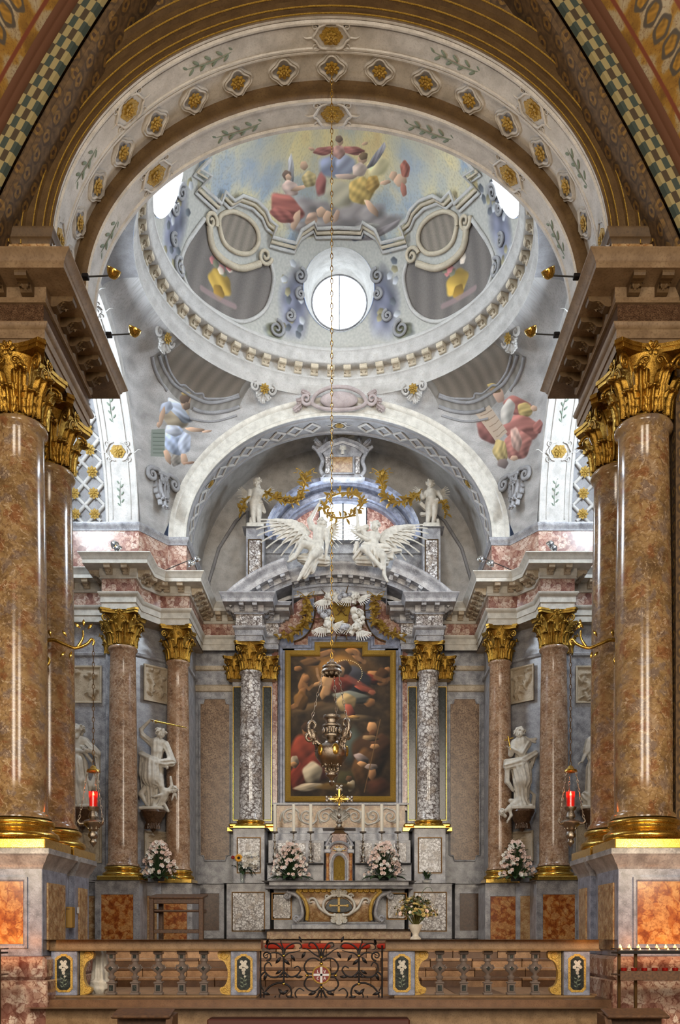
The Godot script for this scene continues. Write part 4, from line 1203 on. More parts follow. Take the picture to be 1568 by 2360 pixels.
# ------------------------------------------------------------------ dome, ring, pendentives
func sphere_pt(az: float,el: float,r := DR) -> Vector3:
	# az 0 is the far side, positive to the right
	return DC + Vector3(sin(az) * cos(el),sin(el),-cos(az) * cos(el)) * r
func dome() -> void:
	var b := MB.new()
	var el0 := deg_to_rad(21.5); var ra := deg_to_rad(13.0)
	for k in 4:
		var az0 := k * PI / 2
		var p := PackedVector3Array(); var u := PackedVector2Array()
		var cols := 96; var rows := 15
		for i in rows:
			var s := i / float(rows - 1)
			for j in cols:
				var th := TAU * j / cols
				var d := Vector2(cos(th),sin(th))
				# rim of the round window, then out to the edge of this quarter
				var rim := Vector2(d.x * ra / cos(el0 + d.y * ra),d.y * ra)
				var f := 1e9
				if absf(d.x) > 1e-6: f = minf(f,(PI / 4) / absf(d.x))
				if d.y > 1e-6: f = minf(f,(PI / 2 - el0) / d.y)
				if d.y < -1e-6: f = minf(f,el0 / -d.y)
				var q := rim.lerp(d * f,s)
				var az := az0 + q.x
				var el := clampf(el0 + q.y,0.0,PI / 2)
				p.append(sphere_pt(az,el)); u.append(Vector2(az / TAU + 0.5,1.0 - el / (PI / 2)))
		b.patch(p,rows,cols,-2.0,false,true,u)
	# the seams: unwrap the last column so that the picture does not fold back
	var o := struct("ceiling_dome",b,M.fresco,"painted dome with clouds, figures and feigned balconies")
	# deep reveals of the round windows, panes and glazing bars
	for k in 4:
		var az0 := k * PI / 2
		var dir := Vector3(sin(az0),0,-cos(az0)); var rt := Vector3(cos(az0),0,sin(az0))
		var wc := DC + dir * 4.8 + Vector3(0,1.9,0)
		var tun := MB.new()
		var p := PackedVector3Array()
		for i in 4:
			var s := [0.0,0.04,0.94,1.0][i] as float
			for j in 48:
				var th := TAU * j / 48
				var a := sphere_pt(az0 + cos(th) * ra / cos(el0 + sin(th) * ra),el0 + sin(th) * ra,DR - (0.03 if i == 0 else 0.0))
				var e := wc + rt * cos(th) * 0.76 + Vector3(0,sin(th) * 0.76,0)
				p.append(a.lerp(e,s))
		tun.patch(p,4,48,0.6,false,true)
		obj("reveal",tun,M.stucco,o)
		var pane := MB.new()
		var ring := PackedVector3Array()
		for j in 48:
			var th := TAU * j / 48
			ring.append(wc + dir * 0.02 + rt * cos(th) * 0.78 + Vector3(0,sin(th) * 0.78,0))
		pane.fan(ring)
		var w := struct("window_%d" % (1 + k),pane,M.daylight_pane,"bright round window in the dome, %s" % ["far side","right side","near side","left side"][k])
		var bars := MB.new()
		bars.torus(wc - dir * 0.02,0.75,0.025,Basis(rt,Vector3.UP,dir),40,6)
		bars.box(wc - dir * 0.02,Vector3(0.03,1.5,0.03),0.0,Basis(rt,Vector3.UP,dir))
		obj("glazing_bar",bars,M.grey_marble,w)
	dome_relief(o)
	# ring cornice
	b = MB.new()
	var oc := Vector3(DC.x,E,DC.z)
	b.lathe(V2([4.12,15.34,3.93,15.32,3.9,15.28,3.9,15.22,3.94,15.19,3.95,15.12,3.99,15.06,4.0,14.98,4.03,14.95,4.24,14.94,4.24,14.72,4.2,14.7,4.2,14.66,4.25,14.62,4.27,14.5,4.23,14.47,4.24,14.42,4.29,14.36,4.3,14.24]),120,oc)
	o = struct("trim_12",b,M.stucco,"white ring cornice of the dome with scrolled brackets")
	var mm := shared("dome_modillion",func(): return modillion(0.19,0.21,0.2))
	for k in 60:
		var a := TAU * (k + 0.5) / 60
		place("modillion",mm,M.stucco_warm,o,Transform3D(Basis(Vector3.UP,-a - PI / 2),oc + Vector3(cos(a) * 4.24,14.94,sin(a) * 4.24)))
	# pendentives: from the ring down to the arches and corner piers
	for k in 4:
		var name: String = ["far_right","near_right","near_left","far_left"][k]
		b = MB.new()
		var p := PackedVector3Array(); var u := PackedVector2Array()
		var cols := 49; var rows := 17
		for i in rows:
			var t := i / float(rows - 1)
			for j in cols:
				# azimuth 0 at the far side
				var az := k * PI / 2 + PI / 2 * j / (cols - 1)
				var q := pend(az,t)
				p.append(q); u.append(pend_uv(k,q))
		b.patch(p,rows,cols,-2.0,false,false,u)
		var pm: Material = M.fresco_right if k == 0 else M.fresco_left if k == 3 else M.stucco_grey
		var pw := struct("wall_pendentive_%s" % name,b,pm,"painted pendentive, %s" % name.replace("_"," "))
		pend_relief(pw,k)
# stucco frames standing out from the painted dome: niches, medallions, the broken cornice, scrolls beside the windows
func dome_relief(o: Node3D) -> void:
	for k in 4:
		var az := -135.0 + 90.0 * k
		var m := 1.0 if k % 2 else -1.0
		var at := func(l: Array,r: float,up: float) -> Array:
			var q := []
			for e in l: q.append(sphere_pt(deg_to_rad(az + (e[0] + 45.0) * m),deg_to_rad(e[1] + up),r))
			return q
		var b := MB.new()
		var l := curve(at.call(NICHE.slice(0,10),DR - 0.02,0.0),5)
		b.tube(l,0.05,0.05,6)
		obj("niche_frame",b,M.stucco,o)
		b = MB.new()
		var ring: Array = at.call(MEDAL,DR - 0.03,0.0)
		ring.append(ring[0])
		b.tube(curve(ring,5),0.055,0.055,6)
		obj("medallion_frame",b,M.stucco_warm,o)
		b = MB.new()
		b.tube(curve(at.call([[-57.3,25.6],[-53.5,21.0],[-47.2,19.8],[-39.6,20.8],[-32.4,24.8]],DR - 0.04,0.0),5),0.08,0.08,7)
		for e in [[-57.5,27.0,1.0],[-31.0,27.5,-1.0]]:
			var c := sphere_pt(deg_to_rad(az + (e[0] + 45.0) * m),deg_to_rad(e[1]),DR - 0.07)
			var nz := (DC - c).normalized(); var nx := Vector3.UP.cross(nz).normalized()
			b.tube(spiral(c,0.19,1.5,0.0,e[2] * m,nx,nz.cross(nx),20),0.05,0.03,7)
		obj("medallion_scroll",b,M.stucco_warm,o)
		for q in 3:
			b = MB.new(); b.tube(at.call(CORNICE,DR - 0.03 - 0.05 * q,1.3 * q),0.045,0.045,6)
			obj("cornice_fillet",b,M.stucco if q != 1 else M.stucco_warm,o)
	for k in 4:
		for s in [-1,1]:
			for e in [[15.5,25.0,0.17,1],[15.0,19.5,0.13,-1],[23.5,6.5,0.22,1],[18.5,12.0,0.14,1]]:
				var c := sphere_pt(deg_to_rad(90.0 * k + s * e[0]),deg_to_rad(e[1]),DR - 0.04)
				var nz := (DC - c).normalized(); var nx := Vector3.UP.cross(nz).normalized()
				var b := MB.new(); b.tube(spiral(c,e[2],1.6,PI * 0.5,e[3] * s,nx,nz.cross(nx),22),0.045,0.025,7)
				obj("window_scroll",b,M.stucco_grey,o)
func pend_relief(o: Node3D,k: int) -> void:
	var mir := k % 2 == 0     # the lists are written for the far left corner
	var at := func(l: Array,off: float) -> Array:
		var q := []
		for e in l:
			var a: float = k * PI / 2 + PI / 2 * ((1.0 - e[0]) if mir else e[0])
			var c := pend(a,e[1])
			q.append(c + (Vector3(DC.x,c.y - 1.5,DC.z) - c).normalized() * off)
		return q
	for e in [[[[0.297,0.367],[0.328,0.391],[0.367,0.367],[0.39,0.365]],0.05],[[[0.5,0.455],[0.523,0.516],[0.562,0.59],[0.605,0.629],[0.637,0.609]],0.05],[[[0.312,0.289],[0.348,0.305],[0.391,0.305],[0.43,0.312],[0.484,0.34],[0.535,0.445],[0.578,0.473],[0.629,0.414]],0.045],[[[0.328,0.234],[0.371,0.258],[0.422,0.293],[0.441,0.277],[0.488,0.32],[0.512,0.34],[0.523,0.391],[0.551,0.418],[0.594,0.43],[0.625,0.371]],0.03],[[[0.5,0.531],[0.543,0.645],[0.582,0.723],[0.633,0.758]],0.03]]:
		var b := MB.new(); b.tube(curve(at.call(e[0],0.0),3),e[1],e[1],6)
		obj("medallion_moulding",b,M.stucco_grey,o)
	# scrolled console below the painted figure
	var c: Vector3 = at.call([[0.44,0.79]],0.08)[0]
	var nz := (Vector3(DC.x,c.y,DC.z) - c).normalized(); var nx := Vector3.UP.cross(nz).normalized()
	var b2 := MB.new()
	for s in [-1,1]:
		b2.tube(spiral(Vector3(s * 0.36,0.12,0.04),0.17,1.5,PI / 2,-s,Vector3(1,0,0),Vector3(0,1,0),20),0.06,0.035,7)
		b2.tube(curve([Vector3(s * 0.36,0.28,0.04),Vector3(s * 0.18,0.3,0.05),Vector3(s * 0.08,0.16,0.06),Vector3(s * 0.1,-0.1,0.05)],6),0.06,0.04,7)
		b2.add(acanthus(0.3,0.6,1.6,0.05),Transform3D(Basis(Vector3(0,0,1),PI - s * 0.3),Vector3(s * 0.16,0.05,0.0)))
	b2.add(acanthus(0.3,0.85,1.6,0.05),Transform3D(Basis(Vector3(0,0,1),PI),Vector3(0,0.05,0.02)))
	b2.box(Vector3(0,0.24,0.03),Vector3(0.34,0.12,0.16),0.03)
	b2.add(rosette(0.12,8,0.06),T(Vector3(0,0.05,0.08)))
	obj("scroll_console",b2,M.stucco_grey,o,Transform3D(Basis(nx,Vector3.UP,nz),c))
	# leafy cartouche corner where the medallion meets the ring
	for e in [[0.27,0.16],[0.7,0.2]]:
		var q: Vector3 = at.call([e],0.1)[0]
		nz = (Vector3(DC.x,q.y - 2.0,DC.z) - q).normalized(); nx = Vector3.UP.cross(nz).normalized()
		b2 = MB.new()
		for s in [-1,1]:
			b2.tube(spiral(Vector3(s * 0.22,0.02,0),0.13,1.4,PI / 2,-s,Vector3(1,0,0),Vector3(0,1,0),16),0.04,0.02,7)
			b2.add(acanthus(0.2,0.42,1.6,0.04),Transform3D(Basis(Vector3(0,0,1),PI - s * 0.9),Vector3(s * 0.1,0.0,0.0)))
		b2.add(acanthus(0.2,0.4,1.6,0.04),Transform3D(Basis(Vector3(0,0,1),PI),Vector3(0,0,0)))
		obj("leaf_cartouche",b2,M.stucco,o,Transform3D(Basis(nx,nz.cross(nx),nz),q))
		obj("gilt_boss",rosette(0.13,8,0.08),M.gold_paint,o,Transform3D(Basis(nx,nz.cross(nx),nz),q + nz * 0.05))
# the fresco lies flat on the corner: across the diagonal and down from the ring
func pend_uv(k: int,q: Vector3) -> Vector2:
	var a := k * PI / 2 + PI / 4
	return Vector2((q.x * cos(a) + (q.z - DC.z) * sin(a) + 3.1) / 6.2,(E + 14.3 - q.y) / 3.9)
# a point of the pendentive: azimuth from the far side, t = 0 at the ring, 1 at the arches
func pend(az: float,t: float) -> Vector3:
	var dx := sin(az); var dz := cos(az)   # dz > 0 is the far side
	var r := 0.0; var yb := SPR
	var ax := absf(dx); var zf := absf(dz)
	# boundary in plan: far/near plane at 4.21, side planes at 5.1, chamfer between (4.53, 4.21) and (5.1, 3.35)
	var f1 := 4.21 / maxf(zf,0.001)
	var f2 := 5.1 / maxf(ax,0.001)
	# line through the chamfer: 0.86 x + 0.57 z = c
	var c := 0.86 * 4.53 + 0.57 * 4.21
	var f3 := c / (0.86 * ax + 0.57 * zf)
	r = minf(f1,minf(f2,f3))
	var px := r * ax; var pz := r * zf
	if r == f1 and px < 4.53: yb = SPR + 3.62 * sqrt(maxf(0.0,1.0 - pow(px / 4.53,2.0)))
	elif r == f2 and pz < 3.35: yb = SPR + 3.6 * sqrt(maxf(0.0,1.0 - pow(pz / 3.36,2.0)))
	var top := E + 14.26
	var rr := lerpf(4.3,r,sin(t * PI / 2))
	var y := lerpf(top,yb,1.0 - cos(t * PI / 2))
	return Vector3(DC.x + dx * rr,y,DC.z - dz * rr)
# ------------------------------------------------------------------ side arches with their lattice vaults
func side_arches() -> void:
	for sx in [-1,1]:
		var side := "left" if sx < 0 else "right"
		var turn := Transform3D(Basis(Vector3.UP,PI / 2),Vector3(sx * 5.1,0,DC.z))   # arch plane across x; local x runs towards -z
		var b := MB.new()
		# band under the arch, its face runs outwards along x
		b.arch(3.35,3.35,Vector3(0,SPR,0),_flipz(V2([0.25,0,0,0,-0.025,0.02,-0.025,0.07,0,0.09,0,0.76,-0.025,0.78,-0.025,0.83,0.02,0.86,0.1,0.87]),sx),0.0,PI,60,false,0.7,0.05)
		var o := struct("trim_%d" % (14 + sx),b,M.stucco,"white side arch with gilt cartouches, %s" % side)
		o.transform = turn
		# flat panel bead down the band
		var bead := MB.new()
		for q in [0.2,0.66]:
			bead.arch(3.35,3.35,Vector3(0,SPR,0),_flipz([Vector2(0.0,q - 0.02),Vector2(-0.025,q),Vector2(0.0,q + 0.02)],sx),0.03,PI * 0.97,60)
		obj("bead",bead,M.stucco,o)
		for t in [0.16,0.47,0.84]:
			for e in [t,1.0 - t]:
				var f := on_arch(3.35,3.35,sx * 0.43,PI * e)
				if t == 0.16 or t == 0.47: cartouche(o,f * Transform3D(Basis(Vector3(0,0,1),PI / 2),Vector3.ZERO),0.85)
		for e in [0.07,0.25,0.75,0.93]:
			sprig(o,on_arch(3.35,3.35,sx * 0.43,PI * e),0.8)
		# lattice vault further out
		b = MB.new()
		b.arch(3.5,3.5,Vector3(0,SPR,0),_flipz(V2([0,0.86,0,2.4]),sx),0.0,PI,48,false,0.5)
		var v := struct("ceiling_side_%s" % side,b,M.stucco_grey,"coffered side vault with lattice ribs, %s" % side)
		v.transform = turn
		var ros := shared("lattice_rose",func(): return rosette(0.14,8,0.06))
		for e in 2:
			# ribs only on the far haunch, which is the part in view
			if e == 1: break
			for dgn in [-1,1]:
				for m in range(-4,9):
					var pts := []
					for i in 15:
						var s := i / 14.0
						var w := 0.9 + 1.5 * s
						var t: float = m * 0.145 + dgn * s * 0.435
						if t < 0.01 or t > 1.35: continue
						var f := on_arch(3.48,3.48,sx * w,t)
						pts.append(f.origin)
					if pts.size() > 2:
						var rb := MB.new(); rb.tube(pts,0.05,0.05,6)
						obj("lattice_rib",rb,M.stucco,v)
			for m in 8:
				for c in 3:
					var w := 0.9 + 0.5 * c + 0.25
					var f := on_arch(3.46,3.46,sx * w,0.08 + m * 0.145)
					place("rosette",ros,M.gold_paint,v,f)
		# outer wall of the side recess with its window
		b = MB.new()
		b.bx(sx * 7.4,sx * 7.7,0,E + 10.75,-23.6,-15.9); b.bx(sx * 7.4,sx * 7.7,E + 12.75,SPR + 4.2,-23.6,-15.9)
		b.bx(sx * 7.4,sx * 7.7,E + 10.75,E + 12.75,-18.1,-15.9); b.bx(sx * 7.4,sx * 7.7,E + 10.75,E + 12.75,-23.6,-20.6)
		struct("wall_recess_%s" % side,b,M.grey_marble,"outer wall of the side recess, %s" % side)
		b = MB.new(); b.bx(sx * 7.42,sx * 7.45,E + 10.75,E + 12.75,-20.6,-18.1)
		struct("window_%d" % (12 + sx),b,M.daylight_pane,"bright window high in the side recess, %s" % side)
func _flipz(pr: Array,sx: int) -> Array:
	var o := []
	for q in pr: o.append(Vector2(q.x,q.y * sx))
	return o
# ------------------------------------------------------------------ corner piers at the far side
func back_piers() -> void:
	for sx in [-1,1]:
		var side := "left" if sx < 0 else "right"
		var fl: bool = sx > 0
		# lower walls behind the columns
		var b := MB.new()
		var wp := [Vector2(sx * 7.4,-22.95),Vector2(sx * 5.72,-22.95),Vector2(sx * 5.72,-22.5),Vector2(sx * 4.42,-23.72),Vector2(sx * 4.1,-23.72),Vector2(sx * 4.1,-25.4)]
		b.mould(wp,[Vector2(0,0.0),Vector2(0,E + 8.0)],0.0,false,fl)
		struct("wall_pier_%s" % side,b,M.grey_marble,"grey marble wall behind the statues, %s" % side)
		# entablature breaking forward over the two columns
		var path := [Vector2(sx * 7.4,-22.7),Vector2(sx * 5.8,-22.7),Vector2(sx * 5.8,-21.8),Vector2(sx * 4.97,-21.8),Vector2(sx * 4.97,-22.4),Vector2(sx * 4.6,-22.93),Vector2(sx * 3.86,-22.93),Vector2(sx * 3.86,-25.0),Vector2(sx * 2.9,-25.0)]
		var en := entablature("trim_%d" % (24 + sx),"pale entablature breaking forward over the two smaller columns, %s" % side,path,E + 7.94,1.22,0.46,M.white_marble,M.pink_marble,fl,0.36,M.cream_stone)
		var lid := MB.new()
		lid.extrude(PV([sx * 7.4,22.73,sx * 5.77,22.73,sx * 5.77,21.83,sx * 5.0,21.83,sx * 5.0,22.43,sx * 4.62,22.96,sx * 3.89,22.96,sx * 3.89,25.4,sx * 7.4,25.4]),E + 7.945,E + 9.1,0.0,Transform3D(Basis(Vector3.RIGHT,-PI / 2),Vector3.ZERO))
		obj("core",lid,M.cream_stone,en)
		# attic above it, with the impost moulding of the arches
		b = MB.new()
		var ap := [Vector2(sx * 7.4,-22.68),Vector2(sx * 5.1,-22.68),Vector2(sx * 4.53,-23.54),Vector2(sx * 4.04,-23.54),Vector2(sx * 4.04,-26.0)]
		b.mould(ap,[Vector2(0,E + 9.0),Vector2(0,SPR - 0.16)],0.0,false,fl)
		var at := struct("trim_%d" % (27 + sx),b,M.pink_marble,"pink marble attic over the entablature, %s" % side)
		b = MB.new()
		b.mould(ap,V2([0.0,-0.2,0.02,-0.2,0.02,-0.14,0.05,-0.1,0.07,-0.07,0.07,0.0,-0.1,0.02]),SPR,false,fl)
		b.mould(ap,V2([0.05,0.0,0.05,0.1,0.02,0.14,0.0,0.14]),E + 9.12,false,fl)
		obj("impost_moulding",b,M.grey_marble,at)
func back_recess() -> void:
	# far arch: archivolt, then the barrel with a lattice, then the end wall
	var b := MB.new()
	b.arch(4.05,3.25,Vector3(0,SPR,-23.56),V2([0,-0.02,0,0.03,0.06,0.05,0.1,0.02,0.34,0.02,0.38,0.06,0.46,0.08,0.48,0.02,0.48,-0.2]),0.0,PI,64)
	var av := struct("trim_30",b,M.white_marble,"pale marble archivolt of the far arch")
	b = MB.new()
	b.ball(Vector3.ZERO,Vector3(0.5,0.2,0.1),20,10)
	for s in [-1,1]:
		b.tube(curve([Vector3(0,0.3,0),Vector3(s * 0.3,0.26,0.05),Vector3(s * 0.6,0.12,0.05),Vector3(s * 0.7,-0.08,0.05),Vector3(s * 0.45,-0.2,0.05),Vector3(0,-0.24,0.04)],6),0.05,0.05,7)
		b.tube(spiral(Vector3(s * 0.86,0.02,0.03),0.16,1.4,PI / 2 + s * PI / 2,s,Vector3(1,0,0),Vector3(0,1,0),18),0.05,0.03,7)
		for q in 3: b.add(acanthus(0.16,0.3,1.4,0.04),Transform3D(Basis(Vector3(0,0,1),-s * (1.2 + 0.5 * q)),Vector3(s * (0.75 + 0.12 * q),0.1 - 0.1 * q,0.0)))
	obj("crest",b,M.stucco_rose,av,Transform3D(Basis(Vector3.RIGHT,0.35),Vector3(0,E + 14.02,-23.4)))
	b = MB.new()
	b.arch(4.05,3.25,Vector3(0,SPR,-23.56),V2([0,0,0,-0.1,-0.02,-0.12,-0.02,-0.2,0.02,-0.22,0.02,-0.75,-0.02,-0.77,-0.02,-0.85,0.85,-0.87]),0.0,PI,64)
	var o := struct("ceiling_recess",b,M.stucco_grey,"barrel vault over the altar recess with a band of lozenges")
	var loz := shared("lozenge",func():
		var c := MB.new()
		var P := PackedVector3Array(); var N := PackedVector3Array(); var B := PackedVector3Array()
		for q in [[0.2,0],[0,0.2],[-0.2,0],[0,-0.2]]:
			P.append(Vector3(q[0],q[1],0)); N.append(Vector3(q[0],q[1],0) * 5.0); B.append(Vector3(0,0,1))
		c.sweep(P,N,B,V2([-0.04,0,-0.03,0.03,0.03,0.03,0.04,0]),true)
		return c)
	for k in 26:
		var t: float = PI * (k + 0.5) / 26
		if k in [4,12,13,21]:
			if k != 13:
				cartouche(o,on_arch(4.06,3.26,-24.04,t if k != 12 else PI / 2),0.55)
			continue
		place("lozenge",loz,M.stucco,o,on_arch(4.06,3.26,-24.04,t))
	# end wall of the recess and the higher vault behind the lozenge band
	b = MB.new()
	b.arch(4.15,3.95,Vector3(0,SPR,-24.42),V2([-0.1,0.02,0,0,0,-0.4,-0.03,-0.42,-0.03,-0.5,0,-0.52,0,-2.0]),0.0,PI,64)
	struct("ceiling_apse",b,M.stucco,"dark grey vault over the altar's upper storey")
	b = MB.new()
	var p := PackedVector3Array()
	for i in 41:
		var t := PI * i / 40
		p.append(Vector3(4.15 * cos(t),SPR + 3.95 * sin(t),-26.4)); p.append(Vector3(4.15 * cos(t),E + 7.9,-26.4))
	b.patch(p,41,2,0.9)
	var ew := struct("wall_end",b,M.stucco,"grey end wall of the altar recess above the retable")
	for sx in [-1,1]:
		b = MB.new()
		var fr := []
		for q in [[2.75,9.5],[3.75,9.5],[3.9,9.65],[3.9,10.4],[3.6,11.4],[3.1,12.2],[2.75,12.5]]: fr.append(Vector3(sx * q[0],E + q[1],-26.37))
		fr.append(fr[0])
		b.tube(fr,0.05,0.05,6)
		obj("panel_moulding",b,M.stucco_grey,ew)
	b = MB.new(); b.bx(-4.2,4.2,0,E + 8.2,-25.6,-25.3)
	var wb := struct("wall_back",b,M.grey_marble,"grey marble back wall behind the altar")
	# tall brown onyx panels beside the altar, with notched corners, and stone courses above them
	for sx in [-1,1]:
		var x0 := 3.12; var x1 := 3.98; var y0 := E + 2.05; var y1 := E + 6.66
		var pl := PackedVector2Array()
		for q in [[x0,y0 + 0.16],[x0 + 0.1,y0 + 0.14],[x0 + 0.14,y0],[x1 - 0.14,y0],[x1 - 0.1,y0 + 0.14],[x1,y0 + 0.16],[x1,y1 - 0.16],[x1 - 0.1,y1 - 0.14],[x1 - 0.14,y1],[x0 + 0.14,y1],[x0 + 0.1,y1 - 0.14],[x0,y1 - 0.16]]: pl.append(Vector2(sx * q[0],q[1]))
		b = MB.new(); b.extrude(pl,-25.3,-25.27,0.008)
		obj("onyx_panel",b,M.brown_onyx,wb)
		b = MB.new()
		var ring := []
		for q in pl: ring.append(Vector3(q.x,q.y,-25.27))
		ring.append(ring[0])
		b.tube(ring,0.028,0.028,6)
		obj("panel_moulding",b,M.grey_marble,wb)
		b = MB.new(); b.mould([Vector2(sx * 4.1,-25.3),Vector2(sx * 2.9,-25.3)],V2([0,0,0.05,0.02,0.07,0.1,0.07,0.16,0.03,0.2,0,0.2]),E + 6.85,false,sx > 0)
		b.mould([Vector2(sx * 4.1,-25.3),Vector2(sx * 2.9,-25.3)],V2([0,0,0.04,0.02,0.06,0.08,0.06,0.13,0,0.14]),E + 7.45,false,sx > 0)
		obj("string_course",b,M.cream_stone,wb)
	b = MB.new(); b.bx(-4.2,4.2,E + 8.1,E + 8.2,-26.4,-25.4)
	struct("trim_31",b,M.grey_marble,"ledge behind the retable")
# ------------------------------------------------------------------ sculpture: blended tapered limbs on a grid, meshed as surface nets
class Sculpt:
	var lo := Vector3.ZERO
	var c := 0.02
	var nx := 0
	var ny := 0
	var nz := 0
	var f := PackedFloat32Array()
	func _init(a: Vector3,b: Vector3,cell: float) -> void:
		lo = a; c = cell
		nx = int(ceil((b.x - a.x) / c)) + 1; ny = int(ceil((b.y - a.y) / c)) + 1; nz = int(ceil((b.z - a.z) / c)) + 1
		f.resize(nx * ny * nz); f.fill(1.0)
	# tapered limb from a to b; folds run along it like the pleats of a robe
	func limb(a: Vector3,b: Vector3,ra: float,rb: float,k := 0.04,folds := 0,depth := 0.0,twist := 0.0) -> void:
		var m := maxf(ra,rb) + k + 2.0 * c + depth
		var p0 := a.min(b) - Vector3.ONE * m; var p1 := a.max(b) + Vector3.ONE * m
		var i0 := maxi(0,int((p0.x - lo.x) / c)); var i1 := mini(nx - 1,int((p1.x - lo.x) / c) + 1)
		var j0 := maxi(0,int((p0.y - lo.y) / c)); var j1 := mini(ny - 1,int((p1.y - lo.y) / c) + 1)
		var k0 := maxi(0,int((p0.z - lo.z) / c)); var k1 := mini(nz - 1,int((p1.z - lo.z) / c) + 1)
		var ba := b - a
		var bb := maxf(ba.length_squared(),1e-9)
		var ax := ba.normalized()
		var u := ax.cross(Vector3(0.1,0.2,0.97)).normalized(); var w := ax.cross(u)
		var dr := rb - ra
		for i in range(i0,i1 + 1):
			for j in range(j0,j1 + 1):
				var at := (i * ny + j) * nz
				var pp := Vector3(lo.x + i * c,lo.y + j * c,lo.z) - a
				for kk in range(k0,k1 + 1):
					var pa := pp + Vector3(0,0,kk * c)
					var h := clampf(pa.dot(ba) / bb,0.0,1.0)
					var q := pa - ba * h
					var d := q.length() - (ra + dr * h)
					if d > k + 2.0 * c: continue
					if folds > 0:
						d += depth * cos(folds * atan2(q.dot(w),q.dot(u)) + twist * h)
					var o := f[at + kk]
					var g := maxf(k - absf(o - d),0.0) / k
					f[at + kk] = minf(o,d) - g * g * k * 0.25
	func cut(p: Vector3,r: float,k := 0.01) -> void:
		var m := r + k + c
		for i in range(maxi(0,int((p.x - m - lo.x) / c)),mini(nx - 1,int((p.x + m - lo.x) / c) + 1) + 1):
			for j in range(maxi(0,int((p.y - m - lo.y) / c)),mini(ny - 1,int((p.y + m - lo.y) / c) + 1) + 1):
				for kk in range(maxi(0,int((p.z - m - lo.z) / c)),mini(nz - 1,int((p.z + m - lo.z) / c) + 1) + 1):
					var d := r - (lo + Vector3(i,j,kk) * c).distance_to(p)
					var at := (i * ny + j) * nz + kk
					var o := f[at]
					var g := maxf(k - absf(o - d),0.0) / k
					f[at] = maxf(o,d) + g * g * k * 0.25
	func into(b: MB) -> void:
		var id := PackedInt32Array()
		id.resize(nx * ny * nz); id.fill(-1)
		var sy := nz; var sx := ny * nz
		var base := b.v.size()
		var off := [0,1,sy,sy + 1,sx,sx + 1,sx + sy,sx + sy + 1]
		var pos := [Vector3(0,0,0),Vector3(0,0,1),Vector3(0,1,0),Vector3(0,1,1),Vector3(1,0,0),Vector3(1,0,1),Vector3(1,1,0),Vector3(1,1,1)]
		var eds := [[0,1],[2,3],[4,5],[6,7],[0,2],[1,3],[4,6],[5,7],[0,4],[1,5],[2,6],[3,7]]
		for i in nx - 1:
			for j in ny - 1:
				var at := (i * ny + j) * nz
				for k in nz - 1:
					var q := at + k
					var neg := int(f[q] < 0.0) + int(f[q + 1] < 0.0) + int(f[q + sy] < 0.0) + int(f[q + sy + 1] < 0.0) + int(f[q + sx] < 0.0) + int(f[q + sx + 1] < 0.0) + int(f[q + sx + sy] < 0.0) + int(f[q + sx + sy + 1] < 0.0)
					if neg == 0 or neg == 8: continue
					var s := Vector3.ZERO
					var m := 0
					for e in eds:
						var fa := f[q + off[e[0]]]; var fb := f[q + off[e[1]]]
						if (fa < 0.0) != (fb < 0.0):
							s += (pos[e[0]] as Vector3).lerp(pos[e[1]],fa / (fa - fb))
							m += 1
					id[q] = b.v.size()
					b.v.append(lo + (Vector3(i,j,k) + s / m) * c)
					b.n.append(Vector3.ZERO); b.uv.append(Vector2.ZERO)
		for i in range(1,nx - 1):
			for j in range(1,ny - 1):
				var at := (i * ny + j) * nz
				for k in range(1,nz - 1):
					var q := at + k
					if id[q] < 0 and id[q - 1] < 0 and id[q - sy] < 0 and id[q - sx] < 0: continue
					var a := f[q] < 0.0
					if a != (f[q + 1] < 0.0): _quad(b,id[q],id[q - sx],id[q - sx - sy],id[q - sy],a)
					if a != (f[q + sy] < 0.0): _quad(b,id[q],id[q - 1],id[q - sx - 1],id[q - sx],a)
					if a != (f[q + sx] < 0.0): _quad(b,id[q],id[q - sy],id[q - sy - 1],id[q - 1],a)
		for i in range(base,b.v.size()): b.n[i] = b.n[i].normalized()
	func _quad(b: MB,p: int,q: int,r: int,s: int,inside: bool) -> void:
		if p < 0 or q < 0 or r < 0 or s < 0: return
		var nn := (b.v[r] - b.v[p]).cross(b.v[s] - b.v[q])
		if not inside: nn = -nn
		b.n[p] += nn; b.n[q] += nn; b.n[r] += nn; b.n[s] += nn
		b.ix.append_array([p,q,r,p,r,s])
